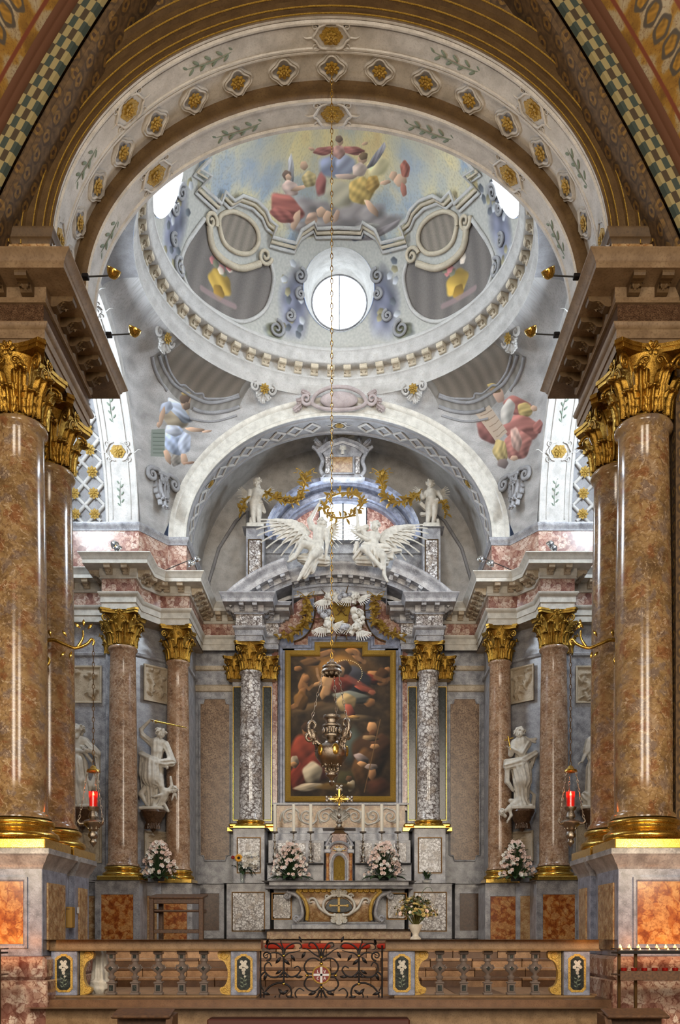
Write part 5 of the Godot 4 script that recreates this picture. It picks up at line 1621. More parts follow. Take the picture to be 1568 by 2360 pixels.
# a head on its own fine grid: skull, brow, nose, mouth, chin, ears, hair
func head(b: MB,at: Vector3,look: Vector3,up: Vector3,r: float,hair := 1) -> void:
	var z := look.normalized(); var x := up.cross(z).normalized(); var y := z.cross(x)
	var B := Basis(x,y,z)
	var m := Vector3.ONE * r * 1.75
	var s := Sculpt.new(at - m,at + m,r * 0.085)
	var P := func(a,bb,c) -> Vector3: return at + B * (Vector3(a,bb,c) * r)
	s.limb(P.call(0,0.22,-0.12),P.call(0,0.12,0.06),0.82 * r,0.76 * r,0.2 * r)
	s.limb(P.call(0,-0.2,0.22),P.call(0,-0.7,0.42),0.6 * r,0.26 * r,0.25 * r)
	s.limb(P.call(-0.36,0.1,0.66),P.call(0.36,0.1,0.66),0.13 * r,0.13 * r,0.14 * r)
	for q in [-1,1]: s.cut(P.call(q * 0.3,-0.08,0.9),0.19 * r,0.12 * r)
	for q in [-1,1]: s.limb(P.call(q * 0.28,-0.08,0.68),P.call(q * 0.32,-0.08,0.67),0.1 * r,0.1 * r,0.02 * r)
	s.limb(P.call(0,0.04,0.76),P.call(0,-0.3,0.98),0.08 * r,0.14 * r,0.08 * r)
	s.limb(P.call(-0.2,-0.53,0.74),P.call(0.2,-0.53,0.74),0.09 * r,0.09 * r,0.05 * r)
	s.limb(P.call(-0.14,-0.66,0.7),P.call(0.14,-0.66,0.7),0.1 * r,0.1 * r,0.05 * r)
	s.limb(P.call(0,-0.86,0.6),P.call(0,-0.9,0.56),0.16 * r,0.14 * r,0.15 * r)
	for q in [-1,1]:
		s.limb(P.call(q * 0.42,-0.35,0.45),P.call(q * 0.4,-0.3,0.5),0.24 * r,0.24 * r,0.3 * r)
		s.limb(P.call(q * 0.84,0.0,-0.05),P.call(q * 0.8,-0.28,0.0),0.16 * r,0.1 * r,0.06 * r)
	# neck
	s.limb(P.call(0,-0.5,-0.1),P.call(0,-1.5,-0.28),0.48 * r,0.56 * r,0.2 * r)
	if hair > 0:
		var g := RandomNumberGenerator.new(); g.seed = 5 + hair
		for k in (26 if hair < 3 else 40):
			var a := g.randf() * TAU
			var e := g.randf_range(0.05,1.0)
			var d := Vector3(cos(a) * cos(e),sin(e),sin(a) * cos(e))
			if d.z > 0.55 and d.y < 0.55: continue
			var q := d * 0.98 + Vector3(0,0.15,-0.1)
			var t := q + Vector3(g.randf_range(-0.3,0.3),g.randf_range(-0.35,0.05),g.randf_range(-0.2,0.2))
			s.limb(P.call(q.x,q.y,q.z),P.call(t.x,t.y,t.z),0.2 * r,0.14 * r,0.04 * r)
		if hair == 2:   # hair gathered at the back
			s.limb(P.call(0,0.1,-0.95),P.call(0,-0.15,-1.15),0.34 * r,0.28 * r,0.08 * r)
		if hair == 4:   # turban rolls
			for k in 4:
				s.limb(P.call(-0.75 + 0.1 * k,0.45 + 0.2 * k,0.35 - 0.1 * k),P.call(0.75 - 0.1 * k,0.5 + 0.22 * k,0.3 - 0.1 * k),0.24 * r,0.24 * r,0.04 * r)
	s.into(b)
# an open hand: palm, four fingers of different lengths, thumb from the side
func hand(b: MB,at: Vector3,along: Vector3,palm: Vector3,size: float,curl := 0.4) -> void:
	var y := along.normalized(); var z := (palm - y * palm.dot(y)).normalized(); var x := y.cross(z)
	var B := Basis(x,y,z)
	b.ball(at + B * Vector3(0,0.24,0) * size,Vector3(0.24,0.3,0.11) * size,10,8,B)
	for k in 4:
		var len: float = [0.42,0.5,0.46,0.36][k]
		var x0: float = -0.18 + 0.12 * k
		var pts := []
		var p := Vector3(x0,0.45,0)
		var a := curl * 0.3
		for q in 4:
			pts.append(at + B * (p * size))
			p += Vector3(0,cos(a),sin(a)) * len / 3.0
			a += curl * 0.6
		b.tube(pts,0.065 * size,0.042 * size,7)
	b.tube([at + B * (Vector3(-0.18,0.12,0.02) * size),at + B * (Vector3(-0.34,0.28,0.08) * size),at + B * (Vector3(-0.36,0.46,0.14) * size)],0.075 * size,0.05 * size,7)
# a feathered wing: three rows of overlapping blades fanned from the shoulder; grows along +x
func wing(length: float,spread: float,m := 1.0) -> MB:
	var b := MB.new()
	for row in 3:
		var n: int = [9,8,7][row]
		for k in n:
			var t := k / float(n - 1)
			var L: float = length * [1.0,0.66,0.4][row] * (0.62 + 0.38 * sin(t * 2.4 + 0.5))
			var a := lerpf(0.25,-1.25,t) * spread
			var root := Vector3(length * (0.05 + 0.36 * t * (1.0 if row < 2 else 0.8)),length * (0.12 + 0.16 * sin(t * PI)),0.02 * row)
			root = Vector3(length * 0.42 * (1.0 - t),length * (0.16 * sin((1.0 - t) * 2.2)),0.015 * length * row)
			var d := Vector3(cos(a),sin(a),0); var nn := Vector3(-d.y,d.x,0)
			var w := length * 0.08
			var p := PackedVector3Array()
			for i in 7:
				var s := i / 6.0
				var ww := w * sin(minf(1.0,s * 1.15 + 0.25) * PI * 0.93) + 0.004
				var c := root + d * L * s + nn * (-0.14 * L * s * s)
				var zz := 0.05 * length * sin(s * 2.6) * m + 0.018 * length * row
				p.append(c + nn * ww + Vector3(0,0,zz - 0.01 * length)); p.append(c + Vector3(0,0,zz + 0.012 * length)); p.append(c - nn * ww + Vector3(0,0,zz)); p.append(c + Vector3(0,0,zz - 0.016 * length))
			b.patch(p,7,4,0.3,false,true)
	# leading edge
	b.tube(curve([Vector3(-0.03,-0.03,0),Vector3(0.18 * length,0.15 * length,0.03),Vector3(0.42 * length,0.17 * length,0.02),Vector3(0.7 * length,0.14 * length,0.02)],5),0.05 * length,0.018 * length,8)
	return b
# ------------------------------------------------------------------ from a place in the picture plane at a distance d to metres
func P(px: float,py: float,d: float) -> Vector3:
	return Vector3(0.3 + (px - 808.0) * d / 2050.0,E + (2150.0 - py) * d / 2050.0,-d)
func box_obj(called: String,mat_: Material,parent: Node3D,x0: float,x1: float,y0: float,y1: float,z0: float,z1: float,bev := 0.008) -> MeshInstance3D:
	var b := MB.new()
	b.bx(x0,x1,y0,y1,z0,z1,bev)
	return obj(called,b,mat_,parent)
# a pedestal block with foot, cap and an inlaid framed panel; width w, depth d, origin at its base, front towards +z
func pedestal(o: Node3D,w: float,h: float,d: float,stone_m: Material,panel_m: Material,frame_m: Material,cap := 0.12,foot := 0.14,proj := 0.09) -> void:
	var b := MB.new()
	b.bx(-w / 2,w / 2,0,h,-d,0,0.01)
	obj("block",b,stone_m,o)
	var path := [Vector2(-w / 2,-d),Vector2(-w / 2,0),Vector2(w / 2,0),Vector2(w / 2,-d)]
	b = MB.new()
	b.mould(path,V2([0.0,-cap,0.02,-cap,0.02,-cap * 0.75,proj * 0.5,-cap * 0.5,proj * 0.6,-cap * 0.35,proj,-cap * 0.3,proj,0.0,-0.1,0.0]),h,false,true)
	b.bx(-w / 2 + 0.02,w / 2 - 0.02,h - 0.01,h + 0.001,-d,-0.02)
	obj("cap",b,stone_m,o)
	b = MB.new()
	b.mould(path,V2([proj * 0.7,0.0,proj * 0.7,foot * 0.5,proj * 0.4,foot * 0.6,0.03,foot * 0.85,0.02,foot,0.0,foot]),0.0,false,true)
	obj("foot",b,stone_m,o)
	b = MB.new()
	panel_frame(b,-w / 2 + w * 0.12,w / 2 - w * 0.12,foot + h * 0.05,h - cap - h * 0.05,0.03,0.018,T(Vector3(0,0,0)))
	obj("panel_frame",b,frame_m,o)
	b = MB.new()
	b.bx(-w / 2 + w * 0.12 + 0.03,w / 2 - w * 0.12 - 0.03,foot + h * 0.05 + 0.03,h - cap - h * 0.05 - 0.03,-0.02,0.008,0.002)
	obj("panel",b,panel_m,o)
func garland_leaf() -> MB:
	var b := MB.new()
	var p := PackedVector3Array()
	for i in 6:
		var s := i / 5.0
		var w := 0.024 * sin(s * PI * 0.92 + 0.12)
		var z := 0.03 * sin(s * 2.6)
		p.append(Vector3(-w,s * 0.12,z)); p.append(Vector3(0,s * 0.12,z + 0.009)); p.append(Vector3(w,s * 0.12,z)); p.append(Vector3(0,s * 0.12,z - 0.006))
	b.patch(p,6,4,0.2,false,true)
	return b
# a garland: a stem with leaves turned every way along it
func garland(o: Node3D,pts: Array,r: float,mat_: Material,leaves: int,seed_: int,s := 1.0) -> void:
	var line := curve(pts,8)
	var b := MB.new()
	b.tube(line,r * 0.35,r * 0.3,6)
	obj("stem",b,mat_,o)
	var lm := shared("garland_leaf",garland_leaf)
	var g := RandomNumberGenerator.new(); g.seed = seed_
	for k in leaves:
		var q := int(g.randf() * (line.size() - 1))
		var d: Vector3 = (line[mini(q + 1,line.size() - 1)] - line[maxi(q - 1,0)]).normalized()
		var side := Vector3(g.randf_range(-1,1),g.randf_range(-1,1),g.randf_range(-0.3,1.0)).normalized()
		var y := (d * 0.6 + side).normalized()
		var x := y.cross(Vector3(0.1,0.2,1)).normalized()
		place("leaf",lm,mat_,o,Transform3D(Basis(x,y,x.cross(y)).scaled(Vector3.ONE * s * g.randf_range(0.8,1.3)),line[q] + side * r * 0.3))
func bow(o: Node3D,at: Vector3,s: float,mat_: Material) -> void:
	var b := MB.new()
	for q in [-1,1]:
		b.tube(curve([at,at + Vector3(q * 0.1,0.06,0.03) * s,at + Vector3(q * 0.2,0.03,0.04) * s,at + Vector3(q * 0.12,-0.02,0.03) * s,at],6),0.016 * s,0.016 * s,6)
		b.tube(curve([at,at + Vector3(q * 0.14,0.12,0.02) * s,at + Vector3(q * 0.3,0.2,0.03) * s,at + Vector3(q * 0.26,0.08,0.02) * s,at + Vector3(q * 0.4,0.06,0.0) * s],6),0.016 * s,0.008 * s,6)
	obj("ribbon",b,mat_,o)
# framed low relief: a hammered field with figure-like swellings
func relief(o: Node3D,w: float,h: float,seed_: int,field_m: Material,frame_m: Material) -> void:
	var g := RandomNumberGenerator.new(); g.seed = seed_
	var bl := []
	for f in 5:   # five little figures: head, trunk, two limbs each
		var c := Vector2(g.randf_range(-0.32,0.32) * w,g.randf_range(-0.36,0.18) * h)
		var a := g.randf_range(-0.5,0.5)
		bl.append([c,0.09 * w,0.17 * h,a]); bl.append([c + Vector2(sin(-a),cos(a)) * 0.19 * h,0.05 * w,0.045 * h,0.0])
		for q in 3: bl.append([c + Vector2(g.randf_range(-0.15,0.15) * w,g.randf_range(-0.16,0.05) * h),0.035 * w,0.12 * h,g.randf_range(-1.2,1.2)])
	for f in 5: bl.append([Vector2(g.randf_range(-0.4,0.4) * w,g.randf_range(0.2,0.45) * h),0.12 * w,0.06 * h,g.randf_range(-0.4,0.4)])
	var p := PackedVector3Array()
	var nx := 29; var ny := 43
	for i in ny:
		for j in nx:
			var q := Vector2((j / float(nx - 1) - 0.5) * w,(i / float(ny - 1) - 0.5) * h)
			var z := 0.0
			for e in bl:
				var d: Vector2 = (q - e[0]).rotated(-e[3])
				var r: float = 1.0 - (d.x / e[1]) ** 2 - (d.y / e[2]) ** 2
				if r > 0.0: z = maxf(z,sqrt(r) * 0.085)
			p.append(Vector3(q.x,q.y,z))
	var b := MB.new(); b.patch(p,ny,nx,-2.0)
	obj("relief_field",b,field_m,o)
	b = MB.new(); panel_frame(b,-w / 2 - 0.05,w / 2 + 0.05,-h / 2 - 0.05,h / 2 + 0.05,0.06,0.05)
	obj("frame",b,frame_m,o)
# a cherub's head between two little wings, facing +z
func cherub(o: Node3D,at: Vector3,r: float,turn: float,tilt: float) -> void:
	var m := shared("cherub_head",func():
		var b := MB.new(); head(b,Vector3.ZERO,Vector3(0,0,1),Vector3.UP,0.1,1); return b)
	var w := shared("cherub_wing",func(): return wing(0.24,0.9))
	var t := Transform3D(Basis(Vector3(0,0,1),tilt) * Basis(Vector3.UP,turn),at).scaled_local(Vector3.ONE * r / 0.1)
	var h := place("cherub_head",m,M.statue_marble,o,t)
	for q in [-1,1]:
		place("wing",w,M.statue_marble,h,Transform3D(Basis(Vector3(0,0,1),q * 0.35 if q > 0 else -0.35).scaled(Vector3(q,1,1)),Vector3(q * 0.08,-0.05,-0.03)))
func cloud(b: MB,at: Vector3,r: float,seed_: int) -> void:
	var g := RandomNumberGenerator.new(); g.seed = seed_
	for k in 7:
		var d := Vector3(g.randf_range(-1,1),g.randf_range(-0.7,0.7),g.randf_range(-0.2,0.5)) * r
		b.ball(at + d,Vector3.ONE * r * g.randf_range(0.4,0.65),12,8)
	b.tube(spiral(at + Vector3(0.1 * r,0,r * 0.75),r * 0.5,1.5,0.0,1.0,Vector3(1,0,0),Vector3(0,1,0),22,0.1),r * 0.13,r * 0.06,7)
func altar() -> void:
	altar_base()
	retable()
	upper_storey()
func altar_base() -> void:
	# steps behind the balustrade: slabs of alternating stone laid as pieces on a core
	var b := MB.new()
	b.bx(-5.5,5.5,0,0.66,-15.6,-13.2); b.bx(-5.5,5.5,0,0.5,-26,-15.6)
	b.bx(-7.4,7.4,0,0.6,-26,-16.1)
	struct("floor_sanctuary",b,M.step_brown,"raised stone floor of the chapel")
	b = MB.new()
	for k in 5: b.bx(-5.6,5.6,0.5,0.69 + 0.162 * (k + 1) - 0.05,-26,-15.9 - 0.35 * k)
	var core := struct("trim_33",b,M.step_brown,"steps rising to the altar behind the balustrade")
	var g := RandomNumberGenerator.new(); g.seed = 3
	for k in 6:
		var y := 0.66 + 0.162 * k
		var z0 := -15.5 - 0.35 * k if k else -14.0
		var z1 := z0 - (0.36 if k else 1.9)
		if k == 5: z1 -= 0.5
		var x := -5.3 - 0.4 * (k % 2)
		while x < 5.3:
			var w := 0.72 + g.randf() * 0.3
			var piece := MB.new()
			piece.bx(x,x + w - 0.012,y - 0.02,y + 0.03,z1,z0 + 0.03,0.008)
			var mm: Material = M.step_pink if g.randf() < 0.55 else M.step_brown
			obj("step_slab",piece,mm,core)
			piece = MB.new()
			if k:
				piece.bx(x,x + w - 0.012,y - 0.14,y - 0.02,z0 - 0.05,z0 + (0.0 if g.randf() < 0.5 else 0.012),0.004)
				obj("riser_slab",piece,M.step_brown if mm == M.step_pink else M.step_pink,core)
			x += w
	# altar step
	var o := thing("altar_step","broad moulded marble step in front of the altar table","step",Vector3(0,1.49,-22.3))
	b = MB.new(); b.bx(-1.8,1.82,0,0.2,-2.6,0.0,0.01)
	obj("riser",b,M.tan_marble,o)
	b = MB.new()
	b.mould([Vector2(-1.8,-2.6),Vector2(-1.8,0),Vector2(1.82,0),Vector2(1.82,-2.6)],V2([0.0,0.17,0.04,0.18,0.06,0.2,0.06,0.23,0.04,0.25,-0.3,0.25]),0.0,false,true)
	b.bx(-1.7,1.72,0.19,0.25,-2.6,-0.1)
	obj("nosing",b,M.rail_stone,o)
	# red cushions on the top step
	for k in 4:
		var c := thing("kneeling_cushion","long flat red kneeling cushion on the altar steps behind the gate","cushion",Vector3([-1.06,-0.37,0.4,1.09][k],1.34,-17.1),0.0,"red kneeling cushions")
		b = MB.new()
		var pl := PackedVector3Array()
		for i in 9:
			var f := PI * i / 8
			for j in 24:
				var a := TAU * j / 24
				pl.append(Vector3(signf(cos(a)) * pow(absf(cos(a)),0.35) * pow(sin(f),0.3) * 0.29,0.055 - cos(f) * 0.055,signf(sin(a)) * pow(absf(sin(a)),0.35) * pow(sin(f),0.3) * 0.13))
		b.patch(pl,9,24,-2.0,false,true)
		obj("pad",b,M.red_cloth,c)
		b = MB.new(); b.torus(Vector3(0,0.055,0),0.275,0.008,Basis(Vector3(1,0,0),Vector3(0,0,0.46),Vector3(0,1,0)),24,5)
		obj("piping",b,M.red_cloth,c)
	# side dado of the altar: lower blocks with breccia panels
	for sx in [-1,1]:
		var side := "left" if sx < 0 else "right"
		o = thing("altar_plinth","lower altar block with black and white breccia panel, %s of the altar table" % side,"pedestal",Vector3(sx * 2.45,1.49,-23.95))
		pedestal(o,1.18,1.5,1.3,M.grey_marble,M.breccia_fine,M.bronze,0.16,0.12,0.1)
		o = thing("altar_pedestal","upper altar pedestal with breccia panel under the %s altar column" % side,"pedestal",Vector3(sx * 2.46,2.99,-24.15))
		pedestal(o,0.86,1.5,0.9,M.grey_marble,M.breccia_fine,M.bronze,0.17,0.2,0.12)
		# lower recessed wings of the altar towards the pier
		o = thing("dado_block","low grey dado block with brown panel between altar and %s pier" % side,"pedestal",Vector3(sx * 3.64,1.49,-24.4))
		pedestal(o,0.95,1.5,0.9,M.grey_marble,M.dark_onyx,M.grey_marble,0.16,0.12,0.08)
	# altar table
	o = thing("altar_table","marble altar table with a white cloth edge and carved sarcophagus front","altar",Vector3(0,1.74,-23.2))
	b = MB.new()
	b.mould([Vector2(-1.82,-0.74),Vector2(-1.82,0),Vector2(1.82,0),Vector2(1.82,-0.74)],V2([-0.12,1.06,-0.1,1.1,-0.05,1.13,-0.02,1.14,0.0,1.16,0.0,1.25,-0.2,1.26]),0.0,false,true)
	b.bx(-1.78,1.78,1.07,1.255,-0.74,-0.08)
	obj("table_slab",b,M.grey_marble,o)
	b = MB.new(); b.bx(-1.5,1.5,1.256,1.275,-0.72,-0.03,0.006)
	obj("altar_cloth",b,M.paper,o)
	b = MB.new(); b.bx(-1.74,1.74,0,1.08,-0.74,-0.5)
	obj("body",b,M.grey_marble,o)
	b = MB.new(); b.bx(-1.25,1.25,0,0.14,-0.9,0.02,0.02); b.bx(-1.2,1.2,0.14,0.2,-0.9,-0.03,0.02)
	obj("foot",b,M.grey_marble,o)
	# sarcophagus front: a bulging trapezium
	b = MB.new()
	var pts := PackedVector3Array()
	for i in 11:
		var t := i / 10.0
		var w := lerpf(0.84,1.12,t * t)
		for j in 21:
			var s := j / 20.0 * 2.0 - 1.0
			pts.append(Vector3(s * w,0.2 + 0.86 * t,-0.2 + 0.14 * sin(t * 2.6 + 0.2) - 0.03 * s * s))
	b.patch(pts,11,21,-2.0)
	obj("frontal",b,M.tan_marble,o)
	for q in [-1,1]:
		# scrolled consoles beside it
		b = MB.new()
		var line := curve([Vector3(q * 1.32,0.96,0),Vector3(q * 1.08,0.86,0),Vector3(q * 0.98,0.6,0.02),Vector3(q * 0.96,0.36,0.02),Vector3(q * 1.08,0.22,0)],8)
		for zz in [-0.12,-0.06,0.0]:
			var off := []
			for e in line: off.append(e + Vector3(0,0,zz))
			b.tube(off,0.055,0.05,8)
		b.tube(spiral(Vector3(q * 1.36,0.88,0.0),0.1,1.4,PI / 2,q,Vector3(1,0,0),Vector3(0,1,0),20),0.045,0.03,8)
		b.tube(spiral(Vector3(q * 1.1,0.29,0.0),0.09,1.3,-PI / 2,q,Vector3(1,0,0),Vector3(0,1,0),18),0.045,0.03,8)
		obj("scroll_console",b,M.grey_marble,o)
		b = MB.new()
		b.tube(curve([Vector3(q * 1.1,1.0,0.0),Vector3(q * 0.9,0.78,0.05),Vector3(q * 0.82,0.5,0.04),Vector3(q * 0.84,0.24,0.0)],8),0.045,0.045,8)
		obj("carved_edge",b,M.yellow_marble,o)
		# dark niche panels
		b = MB.new()
		b.extrude(PV([q * 1.32,0.3,q * 1.72,0.3,q * 1.76,0.36,q * 1.76,0.8,q * 1.7,0.86,q * 1.66,0.92,q * 1.32,0.92,q * 1.24,0.6]),-0.5,-0.47,0.01)
		obj("niche_panel",b,M.breccia_fine,o)
		b = MB.new(); panel_frame(b,minf(q * 1.26,q * 1.8),maxf(q * 1.26,q * 1.8),0.26,0.98,0.05,0.03,T(Vector3(0,0,-0.49)))
		obj("niche_frame",b,M.bronze,o)
	# cartouche of scrolls round a dark cross field
	b = MB.new()
	var heart := PackedVector2Array()
	for i in 40:
		var a := TAU * i / 40
		heart.append(Vector2(cos(a) * 0.34 * (1.0 + 0.1 * cos(3.0 * a + PI / 2)),0.62 + sin(a) * 0.21 * (1.0 + 0.12 * cos(2.0 * a))))
	b.extrude(heart,-0.06,0.02,0.012)
	var cart := obj("cartouche_field",b,M.green_marble,o)
	b = MB.new(); b.bx(-0.22,0.22,0.6,0.64,0.0,0.045,0.008); b.bx(-0.03,0.03,0.48,0.8,0.0,0.045,0.008)
	for q in [Vector3(-0.22,0.62,0.025),Vector3(0.22,0.62,0.025),Vector3(0,0.8,0.025),Vector3(0,0.48,0.025)]: b.ball(q,Vector3(0.04,0.04,0.02),8,6)
	obj("cross",b,M.yellow_marble,cart)
	b = MB.new()
	for q in [-1,1]:
		b.tube(curve([Vector3(q * 0.05,0.9,0.02),Vector3(q * 0.22,0.86,0.04),Vector3(q * 0.38,0.72,0.04),Vector3(q * 0.4,0.55,0.05),Vector3(q * 0.28,0.4,0.05),Vector3(q * 0.1,0.36,0.05)],7),0.04,0.035,8)
		b.tube(curve([Vector3(q * 0.3,0.42,0.04),Vector3(q * 0.5,0.56,0.03),Vector3(q * 0.62,0.78,0.02),Vector3(q * 0.74,0.8,0.02),Vector3(q * 0.78,0.72,0.02),Vector3(q * 0.7,0.7,0.02)],7),0.045,0.02,8)
		b.tube(spiral(Vector3(q * 0.3,0.86,0.03),0.08,1.2,0.0,q,Vector3(1,0,0),Vector3(0,1,0),14),0.03,0.02,7)
		b.add(acanthus(0.16,0.3,1.2,0.04),Transform3D(Basis(Vector3(0,0,1),PI + q * 0.35),Vector3(q * 0.08,0.42,0.02)))
		b.add(acanthus(0.14,0.22,1.2,0.04),Transform3D(Basis(Vector3(0,0,1),-q * 0.4),Vector3(q * 0.1,0.84,0.02)))
	b.add(acanthus(0.2,0.34,1.2,0.06),Transform3D(Basis(Vector3(0,0,1),PI),Vector3(0,0.42,0.03)))
	b.add(acanthus(0.18,0.24,1.2,0.05),T(Vector3(0,0.84,0.02)))
	obj("cartouche_scrolls",b,M.white_marble,o)
	# carved band under the slab
	var leafm := shared("band_leaf",func(): return acanthus(0.16,0.12,1.6,0.03))
	for k in 14: place("band_leaf",leafm,M.yellow_marble,o,T(Vector3(-1.04 + 0.16 * k,0.97,-0.06)))
	# candle shelf behind the table
	o = thing("candle_shelf","grey marble shelf behind the altar table carrying the candlesticks","shelf",Vector3(0,2.99,-24.0))
	box_obj("body",M.grey_marble,o,-1.7,1.7,-1.49,0.0,-0.9,0.0,0.0)
	for q in [[-1.95,-0.42],[0.42,1.95]]:
		box_obj("step_block",M.grey_marble,o,q[0],q[1],0,0.5,-0.9,0.0,0.01)
		box_obj("back",M.grey_marble,o,q[0],q[1],0.5,1.2,-0.9,-0.35)
	for q in [[-1.95,-0.42],[0.42,1.95]]:
		b = MB.new(); b.mould([Vector2(q[0],0),Vector2(q[1],0)],V2([0,0.4,0.04,0.43,0.06,0.47,0.06,0.52,-0.4,0.52]),0.0,false,true)
		obj("moulding",b,M.grey_marble,o)
	for k in 6:
		var x: float = [-1.62,-1.1,-0.68,0.72,1.14,1.66][k]
		b = MB.new(); b.bx(x - 0.17,x + 0.17,0.6,1.12,-0.36,-0.335,0.006)
		obj("panel",b,M.breccia_fine,o)
	tabernacle()
func tabernacle() -> void:
	var o := thing("tabernacle","marble tabernacle with small columns and an arched gilt door on the altar","tabernacle",Vector3(0.0,3.015,-23.75))
	var b := MB.new(); b.bx(-0.36,0.36,0,1.06,-0.5,-0.05,0.01)
	obj("body",b,M.pink_marble,o)
	b = MB.new()
	var dr := PackedVector2Array([Vector2(-0.145,0.05),Vector2(0.145,0.05)])
	for i in 13: dr.append(Vector2(0.145 * cos(PI * i / 12),0.5 + 0.19 * sin(PI * i / 12)))
	b.extrude(dr,-0.05,0.0,0.01)
	var door := obj("door",b,M.gold_frame,o)
	b = MB.new()
	for e in [[0,0.42,0.045],[0,0.3,0.06],[-0.05,0.2,0.04],[0.05,0.2,0.04],[-0.06,0.34,0.03],[0.06,0.34,0.03],[0,0.5,0.035],[0,0.12,0.04]]:
		b.ball(Vector3(e[0],e[1],0.0),Vector3(e[2],e[2] * 1.4,0.02),8,6)
	obj("relief",b,M.gold_frame,door)
	b = MB.new()
	var P0 := PackedVector3Array(); var N := PackedVector3Array(); var B := PackedVector3Array()
	for q in [Vector2(-0.16,0.02)]: P0.append(Vector3(q.x,q.y,-0.04)); N.append(Vector3(-1,0,0)); B.append(Vector3(0,0,1))
	for i in 17:
		var a := PI - PI * i / 16
		P0.append(Vector3(0.16 * cos(a),0.5 + 0.21 * sin(a),-0.04)); N.append(Vector3(cos(a),sin(a),0)); B.append(Vector3(0,0,1))
	P0.append(Vector3(0.16,0.02,-0.04)); N.append(Vector3(1,0,0)); B.append(Vector3(0,0,1))
	b.sweep(P0,N,B,V2([0,0,0,0.07,0.03,0.08,0.05,0.05,0.08,0.05,0.08,0]))
	obj("door_surround",b,M.grey_marble,o)
	for q in [-1,1]:
		b = MB.new(); b.lathe(V2([0.05,0,0.05,0.05,0.035,0.08,0.036,0.62,0.032,0.66,0.05,0.7,0.055,0.76,0,0.76]),14,Vector3(q * 0.31,0,0.02))
		obj("small_column",b,M.orange_marble,o)
		b = MB.new(); b.bx(q * 0.31 - 0.09,q * 0.31 + 0.09,0.76,0.86,-0.1,0.11,0.015)
		obj("impost",b,M.grey_marble,o)
		b = MB.new()
		b.tube(spiral(Vector3(q * 0.3,1.0,0.0),0.09,1.3,-PI / 2,-q,Vector3(1,0,0),Vector3(0,1,0),18),0.04,0.025,8)
		b.tube(curve([Vector3(q * 0.36,0.94,0.0),Vector3(q * 0.28,1.1,0.0),Vector3(q * 0.2,1.24,0.0)],6),0.05,0.04,8)
		obj("scroll",b,M.grey_marble,o)
		b = MB.new(); b.bx(q * 0.3 - 0.05,q * 0.3 + 0.05,0.86,0.96,-0.1,0.08,0.012)
		obj("pilaster_block",b,M.white_marble,o)
	b = MB.new(); b.arch(0.26,0.2,Vector3(0,0.82,-0.05),V2([0,0,0,0.12,0.04,0.14,0.07,0.1,0.07,0]),0.0,PI,20)
	obj("pediment",b,M.grey_marble,o)
	for k in 11:   # gilt rays over the door
		b = MB.new()
		var a := PI * k / 10
		b.tube([Vector3(0.05 * cos(a),0.83 + 0.05 * sin(a),0.02),Vector3(0.2 * cos(a),0.83 + 0.17 * sin(a),0.02)],0.012,0.004,5)
		obj("ray",b,M.gold_smooth,o)
	b = MB.new(); b.ball(Vector3(0,0.85,0.04),Vector3(0.09,0.06,0.04),10,8)
	b.ball(Vector3(-0.1,0.87,0.03),Vector3(0.08,0.03,0.02),8,6,Basis(Vector3(0,0,1),-0.4)); b.ball(Vector3(0.1,0.87,0.03),Vector3(0.08,0.03,0.02),8,6,Basis(Vector3(0,0,1),0.4))
	obj("dove",b,M.white_marble,o)
	b = MB.new(); b.bx(-0.2,0.2,1.0,1.3,-0.4,-0.02,0.01)
	obj("attic",b,M.pink_marble,o)
	b = MB.new(); b.mould([Vector2(-0.24,-0.5),Vector2(-0.24,0),Vector2(0.24,0),Vector2(0.24,-0.5)],V2([0,1.28,0.04,1.3,0.1,1.34,0.12,1.37,0.12,1.41,-0.2,1.41]),0.0,false,true)
	obj("top_slab",b,M.rail_stone,o)
	# altar cross on top of it
	o = thing("altar_cross","ornate gilt and silver altar cross standing on the tabernacle","cross",Vector3(0.0,4.425,-23.9))
	b = MB.new(); b.lathe(V2([0.0,0,0.15,0,0.16,0.03,0.09,0.07,0.06,0.14,0.09,0.18,0.05,0.23,0.025,0.28,0.06,0.33,0.065,0.37,0.025,0.42,0.02,0.52,0.045,0.56,0.02,0.6,0.015,0.66,0,0.66]),18)
	obj("foot",b,M.silver,o)
	b = MB.new(); b.bx(-0.26,0.26,0.79,0.85,-0.02,0.02,0.01); b.bx(-0.03,0.03,0.64,1.1,-0.02,0.02,0.01)
	obj("arms",b,M.gold_smooth,o)
	for e in [[-0.28,0.82],[0.28,0.82],[0,1.12]]:
		b = MB.new()
		for q in [[0,0],[0.055,0.045],[-0.055,0.045],[0.055,-0.045],[-0.055,-0.045]]: b.ball(Vector3(e[0] + q[0],e[1] + q[1],0),Vector3(0.045,0.045,0.02),8,6)
		obj("trefoil_end",b,M.silver,o)
	for k in 16:
		b = MB.new()
		var a := TAU * (k + 0.5) / 16
		b.tube([Vector3(0.05 * cos(a),0.82 + 0.05 * sin(a),0),Vector3(0.17 * cos(a),0.82 + 0.17 * sin(a),0)],0.014,0.004,5)
		obj("ray",b,M.gold_smooth,o)
	b = MB.new()   # small crucified figure
	b.tube([Vector3(0,0.68,0.035),Vector3(0,0.8,0.04)],0.016,0.024,8); b.ball(Vector3(0.005,0.85,0.045),Vector3(0.02,0.026,0.02),8,6)
	for q in [-1,1]: b.tube([Vector3(q * 0.02,0.81,0.035),Vector3(q * 0.15,0.84,0.03)],0.012,0.008,6)
	obj("figure",b,M.gold_smooth,o)
